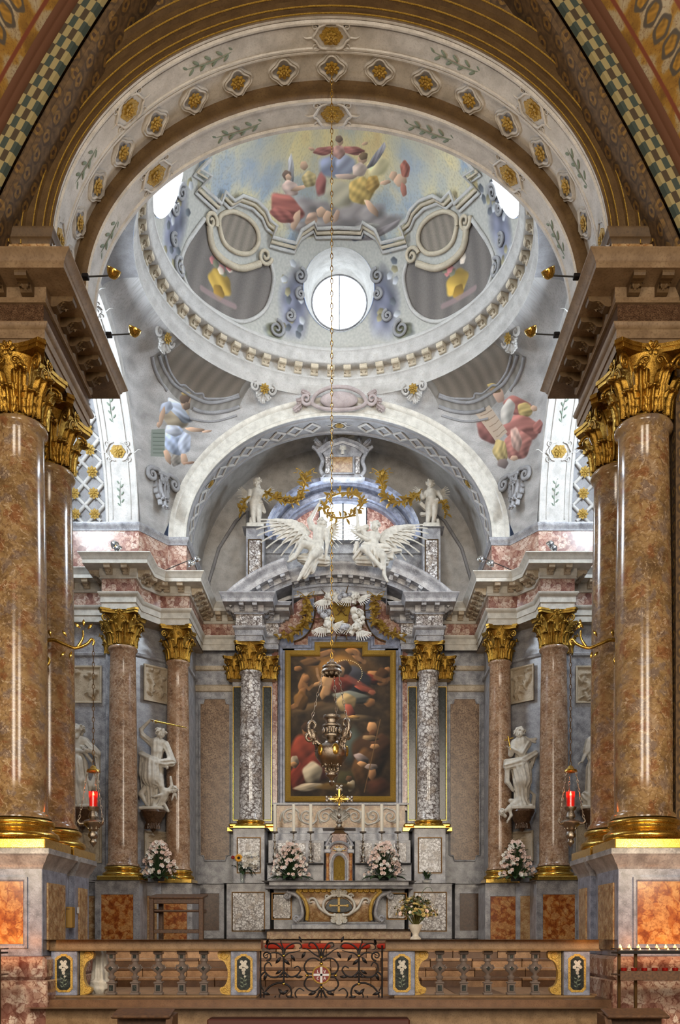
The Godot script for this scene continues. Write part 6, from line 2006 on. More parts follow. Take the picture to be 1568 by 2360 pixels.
	# six candlesticks
	for k in 6:
		var x: float = [-1.735,-1.23,-0.77,0.64,1.145,1.575][k]
		var where: String = ["first from the left pedestal","second from the left pedestal","left of the tabernacle","right of the tabernacle","second from the right pedestal","first from the right pedestal"][k]
		candlestick(Vector3(x,3.51,-23.92),where)
func candlestick(at: Vector3,where: String) -> void:
	var o := thing("candlestick","tall silver candlestick with a white candle, %s" % where,"candlestick",at,0.0,"altar candlesticks")
	place("stem",shared("candlestick_stem",func():
		var b := MB.new(); b.lathe(V2([0,0,0.1,0,0.1,0.03,0.05,0.07,0.04,0.13,0.065,0.17,0.065,0.2,0.03,0.24,0.024,0.36,0.045,0.4,0.05,0.43,0.026,0.47,0.022,0.56,0.04,0.6,0.018,0.64,0.016,0.78,0.02,0.8]),16); return b),M.silver,o)
	place("drip_pan",shared("drip_pan",func():
		var b := MB.new(); b.lathe(V2([0.02,0.8,0.09,0.83,0.1,0.86,0.09,0.855,0.03,0.83,0.03,0.87,0,0.87]),18); return b),M.silver,o)
	var c := place("candle",shared("altar_candle",func():
		var b := MB.new(); b.lathe(V2([0.045,0.85,0.045,1.585,0.04,1.6,0,1.59]),16); return b),M.candle_wax,o)
	place("wick",shared("wick",func():
		var b := MB.new(); b.tube([Vector3(0,1.59,0),Vector3(0.003,1.615,0)],0.004,0.003,5); return b),M.black,c)
func retable() -> void:
	# two columns in black and white marble with gilt capitals
	for sx in [-1,1]:
		var side := "left" if sx < 0 else "right"
		column("altar_column","black and white breccia column with gilt capital, %s of the altarpiece" % side,Vector3(sx * 2.46,4.49,-24.6),0.31,0.26,4.1,0.76,M.breccia,"altar columns")
		# pilaster behind it: frame, green panels, gilt capitals and base
		var o := thing("altar_pilaster","grey pilaster with dark green panels behind the %s altar column" % side,"pilaster",Vector3(sx * 2.46,4.49,-25.02))
		var b := MB.new(); b.bx(-0.56,0.56,0,4.98,-0.25,0,0.01)
		obj("slab",b,M.grey_marble,o)
		for q in [-1,1]:
			b = MB.new(); b.bx(q * 0.42 - 0.1,q * 0.42 + 0.1,0.35,4.05,-0.01,0.015,0.004)
			obj("green_panel",b,M.green_marble,o)
			b = MB.new(); panel_frame(b,q * 0.42 - 0.125,q * 0.42 + 0.125,0.32,4.08,0.025,0.03)
			obj("gilt_edge",b,M.gold_smooth,o)
			b = MB.new(); b.bx(q * 0.5 - 0.2,q * 0.5 + 0.2,0.0,0.12,-0.2,0.12,0.01); b.bx(q * 0.5 - 0.16,q * 0.5 + 0.16,0.12,0.24,-0.2,0.08,0.04)
			obj("gilt_base",b,M.gold_smooth,o)
			var cap := capital(o,0.2,0.62,4.22,M.gold)
			cap.position += Vector3(q * 0.47,0,0.1)
		# entablature block with its breccia frieze
		var path := [Vector2(sx * 2.95,-25.0),Vector2(sx * 2.82,-25.0),Vector2(sx * 2.82,-24.2),Vector2(sx * 2.1,-24.2),Vector2(sx * 2.1,-24.9),Vector2(sx * 1.72,-24.9),Vector2(sx * 1.72,-25.3)]
		var en := entablature("altar_entablature","grey entablature block with breccia frieze over the %s altar column" % side,path,E + 7.94,1.2,0.4,M.grey_marble,M.breccia_fine,sx > 0,0.3,M.grey_marble,"entablature")
		b = MB.new(); b.bx(sx * 2.79,sx * 2.13,E + 7.95,E + 9.1,-25.28,-24.23); b.bx(sx * 2.13,sx * 1.75,E + 7.95,E + 9.1,-25.28,-24.93)
		obj("core",b,M.grey_marble,en)
	# altarpiece: canvas in a stepped gilt frame
	var out := PV([-1.54,5.336,1.58,5.336,1.58,9.59,0.79,9.59,0.79,9.825,-0.71,9.825,-0.71,9.59,-1.54,9.59])
	var o2 := thing("altarpiece","tall oil painting of saints in a stepped gilt frame above the altar","painting",Vector3(0,0,-25.05))
	var b2 := MB.new()
	var P0 := PackedVector3Array(); var N := PackedVector3Array(); var B := PackedVector3Array()
	var sg := [[1,1],[-1,1],[-1,-1],[-1,-1],[-1,-1],[1,-1],[1,-1],[1,-1]]
	for i in 8:
		P0.append(Vector3(out[i].x,out[i].y,0)); N.append(Vector3(sg[i][0],sg[i][1],0)); B.append(Vector3(0,0,1))
	b2.sweep(P0,N,B,V2([0,0,0,0.07,0.03,0.1,0.06,0.08,0.1,0.1,0.13,0.08,0.16,0.03,0.16,0]),true)
	obj("gilt_frame",b2,M.gold_frame,o2)
	b2 = MB.new()
	b2.extrude(PV([-1.4,5.47,1.44,5.47,1.44,9.45,0.65,9.45,0.65,9.68,-0.57,9.68,-0.57,9.45,-1.4,9.45]),-0.02,0.02,0.0)
	obj("canvas",b2,M.canvas,o2)
	# grey surround and pink strips round the painting
	o2 = thing("painting_surround","grey marble surround of the altarpiece with pink breccia strips","moulding",Vector3(0,0,-25.2))
	b2 = MB.new(); P0.clear()
	for q in [[-1.56,5.32],[1.6,5.32],[1.6,9.61],[0.81,9.61],[0.81,9.845],[-0.73,9.845],[-0.73,9.61],[-1.56,9.61]]: P0.append(Vector3(q[0],q[1],0))
	for i in 8: N[i] = -N[i]
	b2.sweep(P0,N,B,V2([-0.06,0.0,-0.06,0.12,0.05,0.12,0.07,0.15,0.12,0.15,0.15,0.1,0.17,0.1,0.17,0]),true)
	obj("grey_moulding",b2,M.blue_marble,o2)
	for sx in [-1,1]:
		b2 = MB.new(); b2.bx(sx * 1.76,sx * 1.92,5.1,9.55,-0.05,0.08,0.006)
		obj("breccia_strip",b2,M.pink_marble,o2)
	# bell shaped upper field
	b2 = MB.new()
	b2.extrude(PV([-1.9,9.4,1.9,9.4,1.75,10.2,1.6,10.75,1.1,11.1,0.5,11.3,-0.5,11.3,-1.1,11.1,-1.6,10.75,-1.75,10.2]),-0.06,0.03,0.0)
	obj("breccia_field",b2,M.pink_marble,o2)
	for sx in [-1,1]:
		b2 = MB.new()
		var pl := PackedVector2Array([Vector2(sx * 1.7,9.62)])
		for q in curve([Vector2(sx * 1.7,9.95),Vector2(sx * 1.3,10.02),Vector2(sx * 1.0,10.25),Vector2(sx * 0.86,10.65),Vector2(sx * 0.86,11.05)],5): pl.append(q)
		for q in curve([Vector2(sx * 0.7,11.1),Vector2(sx * 0.72,10.6),Vector2(sx * 0.84,10.2),Vector2(sx * 1.05,9.98),Vector2(sx * 1.3,9.88)],5): pl.append(q)
		pl.append(Vector2(sx * 1.28,9.62))
		b2.extrude(pl,0.0,0.12,0.0)
		obj("bell_moulding",b2,M.blue_marble,o2)
		b2 = MB.new()
		var tp := []
		for q in curve([Vector2(sx * 0.7,11.1),Vector2(sx * 0.71,10.6),Vector2(sx * 0.83,10.2),Vector2(sx * 1.04,9.97),Vector2(sx * 1.3,9.86)],6): tp.append(Vector3(q.x,q.y,0.13))
		b2.tube(tp,0.02,0.02,6)
		obj("bronze_edge",b2,M.bronze,o2)
	# flat grey arch above the emblem
	b2 = MB.new(); b2.arch(2.1,0.66,Vector3(0,10.55,0),V2([0,0,0,0.16,0.08,0.18,0.1,0.12,0.2,0.12,0.22,0.16,0.28,0.16,0.28,0]),PI * 0.18,PI * 0.82,30)
	obj("head_arch",b2,M.grey_marble,o2)
	# band with white scrolls under the painting
	o2 = thing("scroll_relief","pink marble band with white carved scrolls between candles and painting","relief",Vector3(0,4.49,-25.15))
	b2 = MB.new(); b2.bx(-1.78,1.84,0.12,0.75,0,0.1,0.005)
	obj("field",b2,M.tan_marble,o2)
	b2 = MB.new(); b2.bx(-1.9,1.95,-0.05,0.12,0,0.16,0.01); b2.bx(-1.9,1.95,-0.3,-0.05,0,0.3,0.02); b2.bx(-1.9,1.95,0.75,0.82,0,0.16,0.01)
	obj("ledge",b2,M.grey_marble,o2)
	for q in [-1,1]:
		b2 = MB.new()
		for k in 3:
			var cx: float = q * (0.42 + 0.5 * k)
			var up := 1.0 if k % 2 else -1.0
			b2.tube(spiral(Vector3(cx,0.44,0.11),0.2,1.6,PI / 2 * -up,q * up,Vector3(1,0,0),Vector3(0,1,0),26,0.15),0.03,0.018,7)
			b2.tube(curve([Vector3(cx - q * 0.28,0.44 - up * 0.1,0.11),Vector3(cx - q * 0.15,0.44 - up * 0.22,0.12),Vector3(cx,0.44 - up * 0.2,0.11),Vector3(cx + q * 0.2,0.44 - up * 0.1,0.11),Vector3(cx + q * 0.26,0.44 + up * 0.12,0.11)],5),0.03,0.02,7)
			b2.add(acanthus(0.12,0.2,1.4,0.03),Transform3D(Basis(Vector3(0,0,1),q * up * 1.9),Vector3(cx,0.44 + up * 0.1,0.09)))
		obj("scroll",b2,M.white_marble,o2)
	b2 = MB.new()
	for q in 5: b2.add(acanthus(0.16,0.4,1.2,0.04),Transform3D(Basis(Vector3(0,0,1),(q - 2) * 0.45),Vector3(0,0.3,0.1)))
	obj("palmette",b2,M.white_marble,o2)
	# emblem: gilt shield in clouds with cherubs and rays
	o2 = thing("emblem_shield","gilt shield in white clouds with cherub heads and bronze rays above the painting","relief",P(787,1418,24.95))
	b2 = MB.new()
	var sh := PackedVector2Array()
	for q in [[-0.27,0.3],[-0.1,0.33],[0.1,0.33],[0.27,0.3],[0.25,0.12],[0.2,-0.02],[0.19,-0.2],[0.0,-0.27],[-0.19,-0.2],[-0.2,-0.02],[-0.25,0.12]]: sh.append(Vector2(q[0],q[1]))
	b2.extrude(sh,0.0,0.08,0.03)
	var shd := obj("shield",b2,M.gold_frame,o2)
	b2 = MB.new()   # monogram strokes
	b2.tube(curve([Vector3(-0.16,0.2,0.09),Vector3(-0.08,0.24,0.1),Vector3(0.0,0.12,0.1),Vector3(0.1,-0.02,0.1),Vector3(0.16,-0.02,0.09)],5),0.014,0.012,6)
	b2.tube(curve([Vector3(0.16,0.2,0.09),Vector3(0.08,0.24,0.1),Vector3(0.0,0.12,0.1),Vector3(-0.1,-0.02,0.1),Vector3(-0.16,-0.02,0.09)],5),0.014,0.012,6)
	b2.torus(Vector3(0,0.13,0.09),0.1,0.012,Basis(),18,6,0.7)
	obj("monogram",b2,M.bronze,shd)
	for e in [[-0.46,0.02,0.15,1],[0.46,0.02,0.18,2],[0.0,0.5,0.15,3],[-0.34,-0.18,0.1,4],[0.12,-0.44,0.15,5],[0.5,-0.2,0.12,6],[0.25,0.48,0.1,7],[-0.22,0.5,0.1,8]]:
		b2 = MB.new(); cloud(b2,Vector3(e[0],e[1],0.08),e[2],e[3])
		obj("cloud",b2,M.grey_marble if e[3] % 2 else M.statue_marble,o2)
	for e in [[-0.33,0.42,0.13,0.3,0.2],[0.38,0.44,0.12,-0.2,-0.2],[-0.36,-0.36,0.13,0.2,0.1],[0.4,-0.42,0.14,-0.3,-0.7]]:
		cherub(o2,Vector3(e[0],e[1],0.24),e[2],e[3],e[4])
	for k in 16:
		var a := TAU * (k + 0.5) / 16
		b2 = MB.new()
		var L := 1.0 if k % 2 else 0.85
		b2.tube([Vector3(cos(a) * 0.45,sin(a) * 0.45,0.06),Vector3(cos(a) * L,sin(a) * L * 0.85,0.04)],0.03,0.01,5)
		obj("ray",b2,M.bronze,o2)
	# gilt garlands on both sides of it
	for sx in [-1,1]:
		o2 = thing("gilt_garland","gilt leaf garland with a bow hanging %s of the emblem shield" % ("left" if sx < 0 else "right"),"garland",Vector3(0.03,0,-24.95))
		garland(o2,[Vector3(sx * 0.98,11.02,0.02),Vector3(sx * 0.92,10.75,0.05),Vector3(sx * 0.95,10.45,0.05),Vector3(sx * 1.1,10.18,0.05),Vector3(sx * 1.42,10.02,0.04),Vector3(sx * 1.72,9.9,0.02)],0.1,M.gold_frame,90,40 + sx,1.5)
		bow(o2,Vector3(sx * 0.98,11.04,0.06),0.8,M.gold_frame)
func arc_pt(a: float,R: float,yc: float,z: float) -> Vector3:
	return Vector3(R * sin(a),yc + R * cos(a),z)
func upper_storey() -> void:
	# segmental pediment broken forward at its ends
	var R := 4.59; var yc := E + 5.81
	var prof := V2([-0.62,-0.6,-0.62,0.1,-0.5,0.1,-0.48,0.14,-0.42,0.16,-0.36,0.16,-0.34,0.34,-0.26,0.36,-0.16,0.38,-0.12,0.42,-0.04,0.46,0.0,0.46,0.0,-0.6])
	var amax := asin(3.2 / R); var ain := asin(1.5 / R)
	for part in 3:
		var a0: float = [-amax,-ain,ain][part]; var a1: float = [-ain,ain,amax][part]
		var z := -24.5 if part != 1 else -25.3
		var o := thing("pediment_segment",["curved grey pediment piece rising over the left altar column","curved grey cornice between the two seated angels","curved grey pediment piece rising over the right altar column"][part],"pediment")
		var P0 := PackedVector3Array(); var N := PackedVector3Array(); var B := PackedVector3Array()
		var n := 14 if part != 1 else 22
		for i in n + 1:
			var a := lerpf(a0,a1,i / float(n))
			P0.append(arc_pt(a,R,yc,z)); N.append(Vector3(sin(a),cos(a),0)); B.append(Vector3(0,0,1))
		var pr := []
		for q in prof: pr.append(Vector2(q.x,maxf(q.y,-0.25) if part == 1 else q.y))
		var b := MB.new(); b.sweep(P0,N,B,pr,false,true,0.8,true)
		obj("cornice",b,M.grey_marble,o)
		var mm := shared("pediment_modillion",func(): return modillion(0.13,0.15,0.2))
		var k := 5 if part != 1 else 9
		for j in k:
			var a := lerpf(a0,a1,(j + 0.5) / k)
			place("modillion",mm,M.grey_marble,o,Transform3D(Basis(Vector3(0,0,1),-a),arc_pt(a,R - 0.35,yc,z + 0.14)))
		# tympanum wall below
		b = MB.new()
		var pl := PackedVector2Array()
		for i in 11:
			var a := lerpf(a0,a1,i / 10.0)
			pl.append(Vector2((R - 0.6) * sin(a),yc + (R - 0.6) * cos(a)))
		if part == 1:
			for i in 11:
				var a := lerpf(a1,a0,i / 10.0)
				pl.append(Vector2(1.6 * sin(a) / sin(ain),E + 9.35 + 0.75 * cos(a * 2.4)))
		else:
			pl.append(Vector2((R - 0.6) * sin(a1 if part == 0 else a0),E + 9.0));
			if part == 0: pl.append(Vector2((R - 0.6) * sin(a0),E + 9.0))
			else: pl.insert(0,Vector2((R - 0.6) * sin(a0),E + 9.0)); pl.remove_at(pl.size() - 1); pl.append(Vector2((R - 0.6) * sin(a1),E + 9.0))
		b.extrude(pl,z - (0.25 if part == 1 else 0.7),z + 0.08,0.0)
		obj("tympanum",b,M.grey_marble,o)
	# wall of the upper storey with the window
	var wx := 0.085; var wy := E + 11.2; var wa := 1.7; var wb := 1.2
	var b3 := MB.new()
	var pts := PackedVector3Array()
	for i in 41:
		var t := PI * i / 40
		pts.append(Vector3(wx + wa * cos(t),wy + wb * sin(t),-25.62)); pts.append(Vector3(wx + 2.05 * cos(t),wy + 1.62 * sin(t),-25.62))
	b3.patch(pts,41,2)
	b3.bx(-2.4,2.5,E + 10.3,wy,-25.9,-25.6)
	var o3 := struct("wall_upper",b3,M.grey_marble,"grey wall of the altar's upper storey around the lunette window")
	b3 = MB.new()
	b3.arch(wa,wb,Vector3(wx,wy,-25.6),V2([0,-0.3,0,0.06,0.04,0.1,0.08,0.1,0.1,0.2,0.2,0.24,0.22,0.12,0.3,0.12,0.34,0.3,0.4,0.34,0.42,0.5,0.5,0.55,0.52,0.2,0.52,-0.2]),0.0,PI,48)
	obj("window_arch",b3,M.blue_marble,o3)
	b3 = MB.new(); b3.mould([Vector2(-2.3,-25.55),Vector2(2.45,-25.55)],V2([0,-0.3,0.05,-0.28,0.05,-0.18,0.12,-0.14,0.14,-0.02,0.14,0.0,-0.2,0.0]),wy,false,true)
	obj("sill",b3,M.grey_marble,o3)
	# panes: a clear bright middle and mottled marbled sides
	for k in 3:
		var x0: float = [-wa,-0.68,0.68][k]; var x1: float = [-0.68,0.68,wa][k]
		b3 = MB.new()
		var pl := PackedVector2Array()
		pl.append(Vector2(x0,0.0))
		for i in 13:
			var x := lerpf(x0,x1,i / 12.0)
			pl.append(Vector2(x,wb * sqrt(maxf(0.0,1.0 - x * x / wa / wa)) + 0.001))
		pl.append(Vector2(x1,0.0))
		var cl := PackedVector2Array()
		for q in pl:
			if cl.is_empty() or cl[cl.size() - 1].distance_to(q) > 0.01: cl.append(q)
		b3.extrude(cl,-0.03,0.0,0.0,Transform3D(Basis(),Vector3(wx,wy,-25.72)),false)
		var w := struct("window_%d" % (8 + k),b3,M.daylight_pane if k == 1 else M.mottled_pane,["mottled marbled pane of the lunette window, left","bright clear middle of the lunette window","mottled marbled pane of the lunette window, right"][k])
		if k == 1:
			b3 = MB.new(); b3.bx(wx - 0.02,wx + 0.02,wy,wy + wb,-25.72,-25.68)
			for q in [-0.68,0.68]: b3.bx(wx + q - 0.015,wx + q + 0.015,wy,wy + wb * 0.9,-25.72,-25.68)
			obj("mullion",b3,M.iron,w)
	# crowning aedicule
	var o4 := thing("crowning_aedicule","small grey marble aedicule with shell top crowning the altar window","ornament",P(790,1100,24.9))
	var b4 := MB.new(); b4.extrude(PV([-0.62,0.0,0.62,0.0,0.5,0.12,0.46,0.5,0.58,0.72,0.4,0.95,0.0,1.02,-0.4,0.95,-0.58,0.72,-0.46,0.5,-0.5,0.12]),-0.3,0.0,0.01)
	obj("body",b4,M.grey_marble,o4)
	b4 = MB.new(); b4.bx(-0.28,0.28,0.12,0.56,0.0,0.03,0.006)
	obj("panel",b4,M.tan_marble,o4)
	b4 = MB.new(); panel_frame(b4,-0.33,0.33,0.07,0.6,0.06,0.06)
	obj("panel_frame",b4,M.grey_marble,o4)
	for q in [-1,1]:
		b4 = MB.new(); b4.bx(q * 0.42 - 0.06,q * 0.42 + 0.06,0.1,0.56,0.0,0.04,0.006)
		obj("breccia_strip",b4,M.breccia_fine,o4)
		b4 = MB.new(); b4.tube(curve([Vector3(q * 0.52,0.02,0.03),Vector3(q * 0.62,0.2,0.03),Vector3(q * 0.56,0.45,0.03),Vector3(q * 0.7,0.72,0.03),Vector3(q * 0.84,0.84,0.03)],6),0.06,0.05,8)
		obj("scroll_bracket",b4,M.grey_marble,o4)
		b4 = MB.new(); b4.add(acanthus(0.16,0.34,1.4,0.05),Transform3D(Basis(Vector3(0,0,1),-q * 0.9),Vector3(q * 0.55,0.85,0.0)))
		b4.add(acanthus(0.12,0.3,1.0,0.05),Transform3D(Basis(Vector3(0,0,1),q * 0.25),Vector3(q * 0.52,0.88,0.0)))
		b4.add(acanthus(0.12,0.26,1.2,0.05),Transform3D(Basis(Vector3(0,0,1),-q * 1.5),Vector3(q * 0.62,0.8,0.0)))
		obj("leaf_spray",b4,M.grey_marble,o4)
	b4 = MB.new()
	b4.sweep(PackedVector3Array([Vector3(-0.72,0.7,0),Vector3(-0.42,0.92,0),Vector3(0,1.06,0),Vector3(0.42,0.92,0),Vector3(0.72,0.7,0)]),PackedVector3Array([Vector3(-0.5,0.86,0),Vector3(-0.35,0.94,0),Vector3(0,1.04,0),Vector3(0.35,0.94,0),Vector3(0.5,0.86,0)]),PackedVector3Array([Vector3(0,0,1),Vector3(0,0,1),Vector3(0,0,1),Vector3(0,0,1),Vector3(0,0,1)]),V2([-0.12,-0.2,-0.12,0.04,-0.06,0.06,-0.04,0.1,0.0,0.14,0.0,-0.2]))
	obj("cornice",b4,M.grey_marble,o4)
	b4 = MB.new(); head(b4,Vector3(0,0.76,0.08),Vector3(0,-0.1,1),Vector3.UP,0.09,1)
	obj("mask",b4,M.white_marble,o4)
	b4 = MB.new()
	for k in 5: b4.add(acanthus(0.14,0.3,1.0,0.05),Transform3D(Basis(Vector3(0,0,1),(k - 2) * -0.55),Vector3((k - 2) * 0.05,1.1 - absf(k - 2) * 0.02,0.03)))
	obj("shell",b4,M.white_marble,o4)
	# pedestals for the two putti
	for sx in [-1,1]:
		var p := thing("putto_pedestal","narrow pedestal with breccia strip above the pediment under the %s putto" % ("left" if sx < 0 else "right"),"pedestal",Vector3(0.1 + sx * 2.48,E + 9.3,-24.95))
		pedestal(p,0.5,2.06,0.5,M.grey_marble,M.breccia_fine,M.bronze,0.22,0.1,0.12)
# ------------------------------------------------------------------ statues
# limbs are written in the units of a drawing grid; q() turns them into metres
func sculpt_figure(limbs: Array,x0: float,y0: float,k: float,cell: float) -> MB:
	var lo := Vector3.ONE * 1e9; var hi := -Vector3.ONE * 1e9
	var L := []
	for e in limbs:
		var a := Vector3((e[0] - x0) * k,(y0 - e[1]) * k,e[2]); var b := Vector3((e[3] - x0) * k,(y0 - e[4]) * k,e[5])
		var r := maxf(e[6],e[7]) + 0.06
		lo = lo.min(a.min(b) - Vector3.ONE * r); hi = hi.max(a.max(b) + Vector3.ONE * r)
		L.append([a,b,e])
	var s := Sculpt.new(lo,hi,cell)
	for q in L:
		var e: Array = q[2]
		s.limb(q[0],q[1],e[6],e[7],e[8] if e.size() > 8 else 0.05,e[9] if e.size() > 9 else 0,e[10] if e.size() > 10 else 0.0,e[11] if e.size() > 11 else 0.0)
	var b := MB.new()
	s.into(b)
	return b
func console_bracket(o: Node3D,at: Vector3,w: float) -> void:
	var b := MB.new()
	b.lathe(V2([0,0,w * 0.5,0,w * 0.52,-0.05,w * 0.48,-0.08,w * 0.46,-0.14,w * 0.4,-0.17,w * 0.36,-0.26,w * 0.22,-0.38,w * 0.12,-0.46,w * 0.1,-0.5,0.0,-0.56]),24,at)
	obj("console",b,M.dark_onyx,o)
	for k in 5:
		var a := PI * (k + 0.5) / 5
		place("console_leaf",shared("console_leaf",func(): return acanthus(0.16,0.3,1.6,-0.1)),M.dark_onyx,o,T(at + Vector3(cos(a) * w * 0.26,-0.48,sin(a) * w * 0.26),PI / 2 - a))
func statues() -> void:
	var k := 0.001373
	# --- left diagonal niche: woman raising a gilt sword, a smaller figure at her feet
	var f := func(x,y,z) -> Vector3: return Vector3((x - 430) * k,(1905 - y) * k,z)
	var o := thing("statue","white marble statue of a woman raising a gilt sword in the left niche","statue",P(353,1864,22.75))
	var L := [
		# x y z  x y z  r r  blend folds depth twist
		[520,700,0.0,505,920,0.02,0.175,0.135,0.06,9,0.012,1.0],[420,690,0.0,630,700,0.0,0.085,0.08,0.08],
		[500,920,0.02,455,1120,0.02,0.125,0.2,0.06,8,0.012,2.0],
		[470,820,0.1,500,860,0.12,0.06,0.06,0.05],[570,810,0.1,565,850,0.12,0.06,0.055,0.05],
		[400,690,0.0,240,540,0.04,0.085,0.075,0.05,6,0.012,2.0],[240,560,0.04,215,440,0.06,0.062,0.05,0.03],[215,440,0.06,395,268,0.1,0.052,0.036,0.03],
		[660,710,0.0,745,900,0.05,0.085,0.07,0.05,6,0.012,1.0],[745,900,0.05,790,1030,0.12,0.07,0.075,0.04,5,0.012,0.0],[740,920,0.06,720,1110,0.2,0.05,0.036,0.03],
		# mantle roll across the hips and its hanging end
		[215,880,0.0,420,1020,0.17,0.07,0.085,0.03,4,0.012,2.0],[420,1020,0.17,700,1110,0.16,0.085,0.07,0.03,4,0.012,2.0],[640,1060,0.16,800,1060,0.14,0.075,0.09,0.04,6,0.02,2.0],
		[700,680,0.04,850,1050,0.06,0.03,0.035,0.02,3,0.01,1.0],
		[230,900,0.0,235,1250,0.02,0.06,0.1,0.05,6,0.014,2.0],[235,1250,0.02,225,1560,0.0,0.07,0.03,0.04,5,0.01,1.0],
		[440,1120,0.04,430,1330,0.08,0.24,0.26,0.05,13,0.02,1.5],[430,1330,0.08,500,1400,0.08,0.2,0.18,0.05,12,0.02,1.5],
		# gown and legs
		[420,1330,0.02,410,1830,0.0,0.19,0.12,0.04,11,0.024,1.0],[560,1340,0.12,600,1500,0.14,0.11,0.08,0.03],[600,1500,0.14,620,1760,0.06,0.075,0.045,0.03],[620,1760,0.06,735,1965,0.14,0.045,0.034,0.02],
		[330,1500,0.05,225,1640,0.12,0.1,0.075,0.04],[225,1640,0.12,330,1840,0.08,0.072,0.042,0.03],[330,1850,0.08,375,1885,0.17,0.04,0.03,0.02],[470,1780,0.08,470,1880,0.14,0.07,0.06,0.03],
		[250,1880,0.0,600,1890,0.0,0.06,0.06,0.04],
		# the small fallen figure held by the hair
		[690,1600,0.12,640,1700,0.1,0.1,0.09,0.04],[720,1600,0.12,800,1500,0.12,0.06,0.045,0.03],[795,1500,0.12,780,1330,0.16,0.042,0.03,0.02],[680,1650,0.16,480,1700,0.2,0.05,0.032,0.03],[640,1700,0.08,520,1860,0.06,0.11,0.09,0.05,6,0.02,1.0],
		[840,1640,0.14,800,1760,0.14,0.035,0.02,0.02],[870,1640,0.12,885,1740,0.12,0.03,0.016,0.02]]
	var b := sculpt_figure(L,430,1905,k,0.02)
	head(b,f.call(572,515,0.06),Vector3(0.55,-0.25,0.8),Vector3(0.15,1,0),0.14,2)
	head(b,f.call(850,1570,0.16),Vector3(0.5,-0.75,0.5),Vector3(0.6,0.6,-0.2),0.085,3)
	hand(b,f.call(395,268,0.1),Vector3(1,-0.15,0.2),Vector3(0.2,-1,0.3),0.2,1.4)
	hand(b,f.call(720,1115,0.2),Vector3(0.2,-1,0.2),Vector3(-0.6,0,-0.8),0.14,1.0)
	hand(b,f.call(480,1700,0.2),Vector3(-1,-0.1,0.2),Vector3(0,-1,0.2),0.12,0.3)
	obj("figure",b,M.statue_marble,o)
	b = MB.new(); b.tube([f.call(440,285,0.12),f.call(1092,446,0.3)],0.03,0.016,6); b.tube([f.call(520,262,0.12),f.call(500,340,0.13)],0.014,0.014,6)
	obj("gilt_sword",b,M.gold_smooth,o)
	b = MB.new(); b.bx(-0.32,0.3,-0.05,0.03,-0.3,0.26,0.02)
	obj("base",b,M.statue_marble,o)
	console_bracket(o,Vector3(0,-0.05,0),0.62)
	# --- right diagonal niche: turbaned figure with a gilt cross, a fallen putto below
	f = func(x,y,z) -> Vector3: return Vector3((x - 600) * k,(1810 - y) * k,z)
	o = thing("statue","white marble statue in a turban holding a small gilt cross in the right niche","statue",P(1204,1862,22.75))
	L = [
		[575,580,0.0,580,860,0.02,0.16,0.135,0.06,9,0.01,1.0],[450,600,0.0,690,620,0.0,0.085,0.1,0.08],
		[580,860,0.02,570,1120,0.04,0.14,0.21,0.06,8,0.012,2.0],
		[690,630,0.04,560,810,0.16,0.1,0.085,0.05,6,0.012,2.0],[540,815,0.17,360,730,0.24,0.075,0.038,0.04,5,0.008,0.0],
		[450,620,0.02,370,830,0.14,0.085,0.07,0.05],[370,830,0.14,340,760,0.22,0.06,0.038,0.03],
		[300,960,0.05,520,960,0.2,0.075,0.085,0.03,5,0.014,2.0],[300,1040,0.1,560,1000,0.2,0.09,0.1,0.03,6,0.016,2.0],[520,990,0.2,830,810,0.08,0.1,0.08,0.03,5,0.016,2.0],
		[820,830,0.06,760,1060,0.0,0.07,0.05,0.04,5,0.014,1.0],
		[320,1000,0.1,310,1330,0.08,0.07,0.06,0.04,5,0.012,1.0],[310,1330,0.08,420,1500,0.1,0.06,0.03,0.03,4,0.012,1.0],
		[580,1110,0.06,590,1310,0.1,0.24,0.23,0.05,11,0.022,2.5],[590,1310,0.06,590,1690,0.0,0.2,0.17,0.05,12,0.028,2.5],[500,1200,0.12,680,1620,0.12,0.07,0.05,0.03,4,0.012,1.0],[620,1300,0.16,650,1560,0.12,0.09,0.07,0.04],
		[580,1690,0.02,590,1770,0.02,0.18,0.22,0.04,13,0.02,1.0],
		[700,1770,0.1,760,1790,0.22,0.05,0.04,0.03],[540,1780,0.12,500,1795,0.22,0.05,0.04,0.03],
		[740,1500,0.0,820,1560,0.0,0.04,0.03,0.03],[820,1580,0.0,800,1760,0.02,0.045,0.06,0.03,4,0.01,1.0],
		# ribbon blown to the right
		[650,480,0.0,740,540,0.0,0.025,0.03,0.02],[740,540,0.0,850,530,0.02,0.035,0.04,0.02],[740,560,0.0,840,590,0.02,0.03,0.035,0.02],
		# putto tumbling head down on the left
		[480,1720,0.12,350,1830,0.16,0.075,0.085,0.04],[480,1700,0.12,520,1740,0.1,0.07,0.08,0.03],[430,1690,0.1,370,1690,0.12,0.05,0.06,0.03],[340,1850,0.18,370,1970,0.2,0.05,0.04,0.03],[370,1970,0.2,310,2060,0.22,0.04,0.03,0.02],[330,1840,0.16,240,1900,0.18,0.05,0.05,0.03],
		[380,1800,0.0,800,1800,0.0,0.05,0.06,0.04]]
	b = sculpt_figure(L,600,1810,k,0.02)
	head(b,f.call(545,435,0.06),Vector3(-0.35,-0.12,0.9),Vector3(-0.08,1,0),0.13,4)
	head(b,f.call(195,1915,0.2),Vector3(-0.7,-0.6,0.5),Vector3(-0.5,0.8,0.1),0.085,1)
	hand(b,f.call(365,730,0.24),Vector3(-1,0.2,0.1),Vector3(0,1,0.3),0.15,0.5)
	hand(b,f.call(335,765,0.22),Vector3(0.1,1,0.1),Vector3(0.5,0,0.6),0.14,1.2)
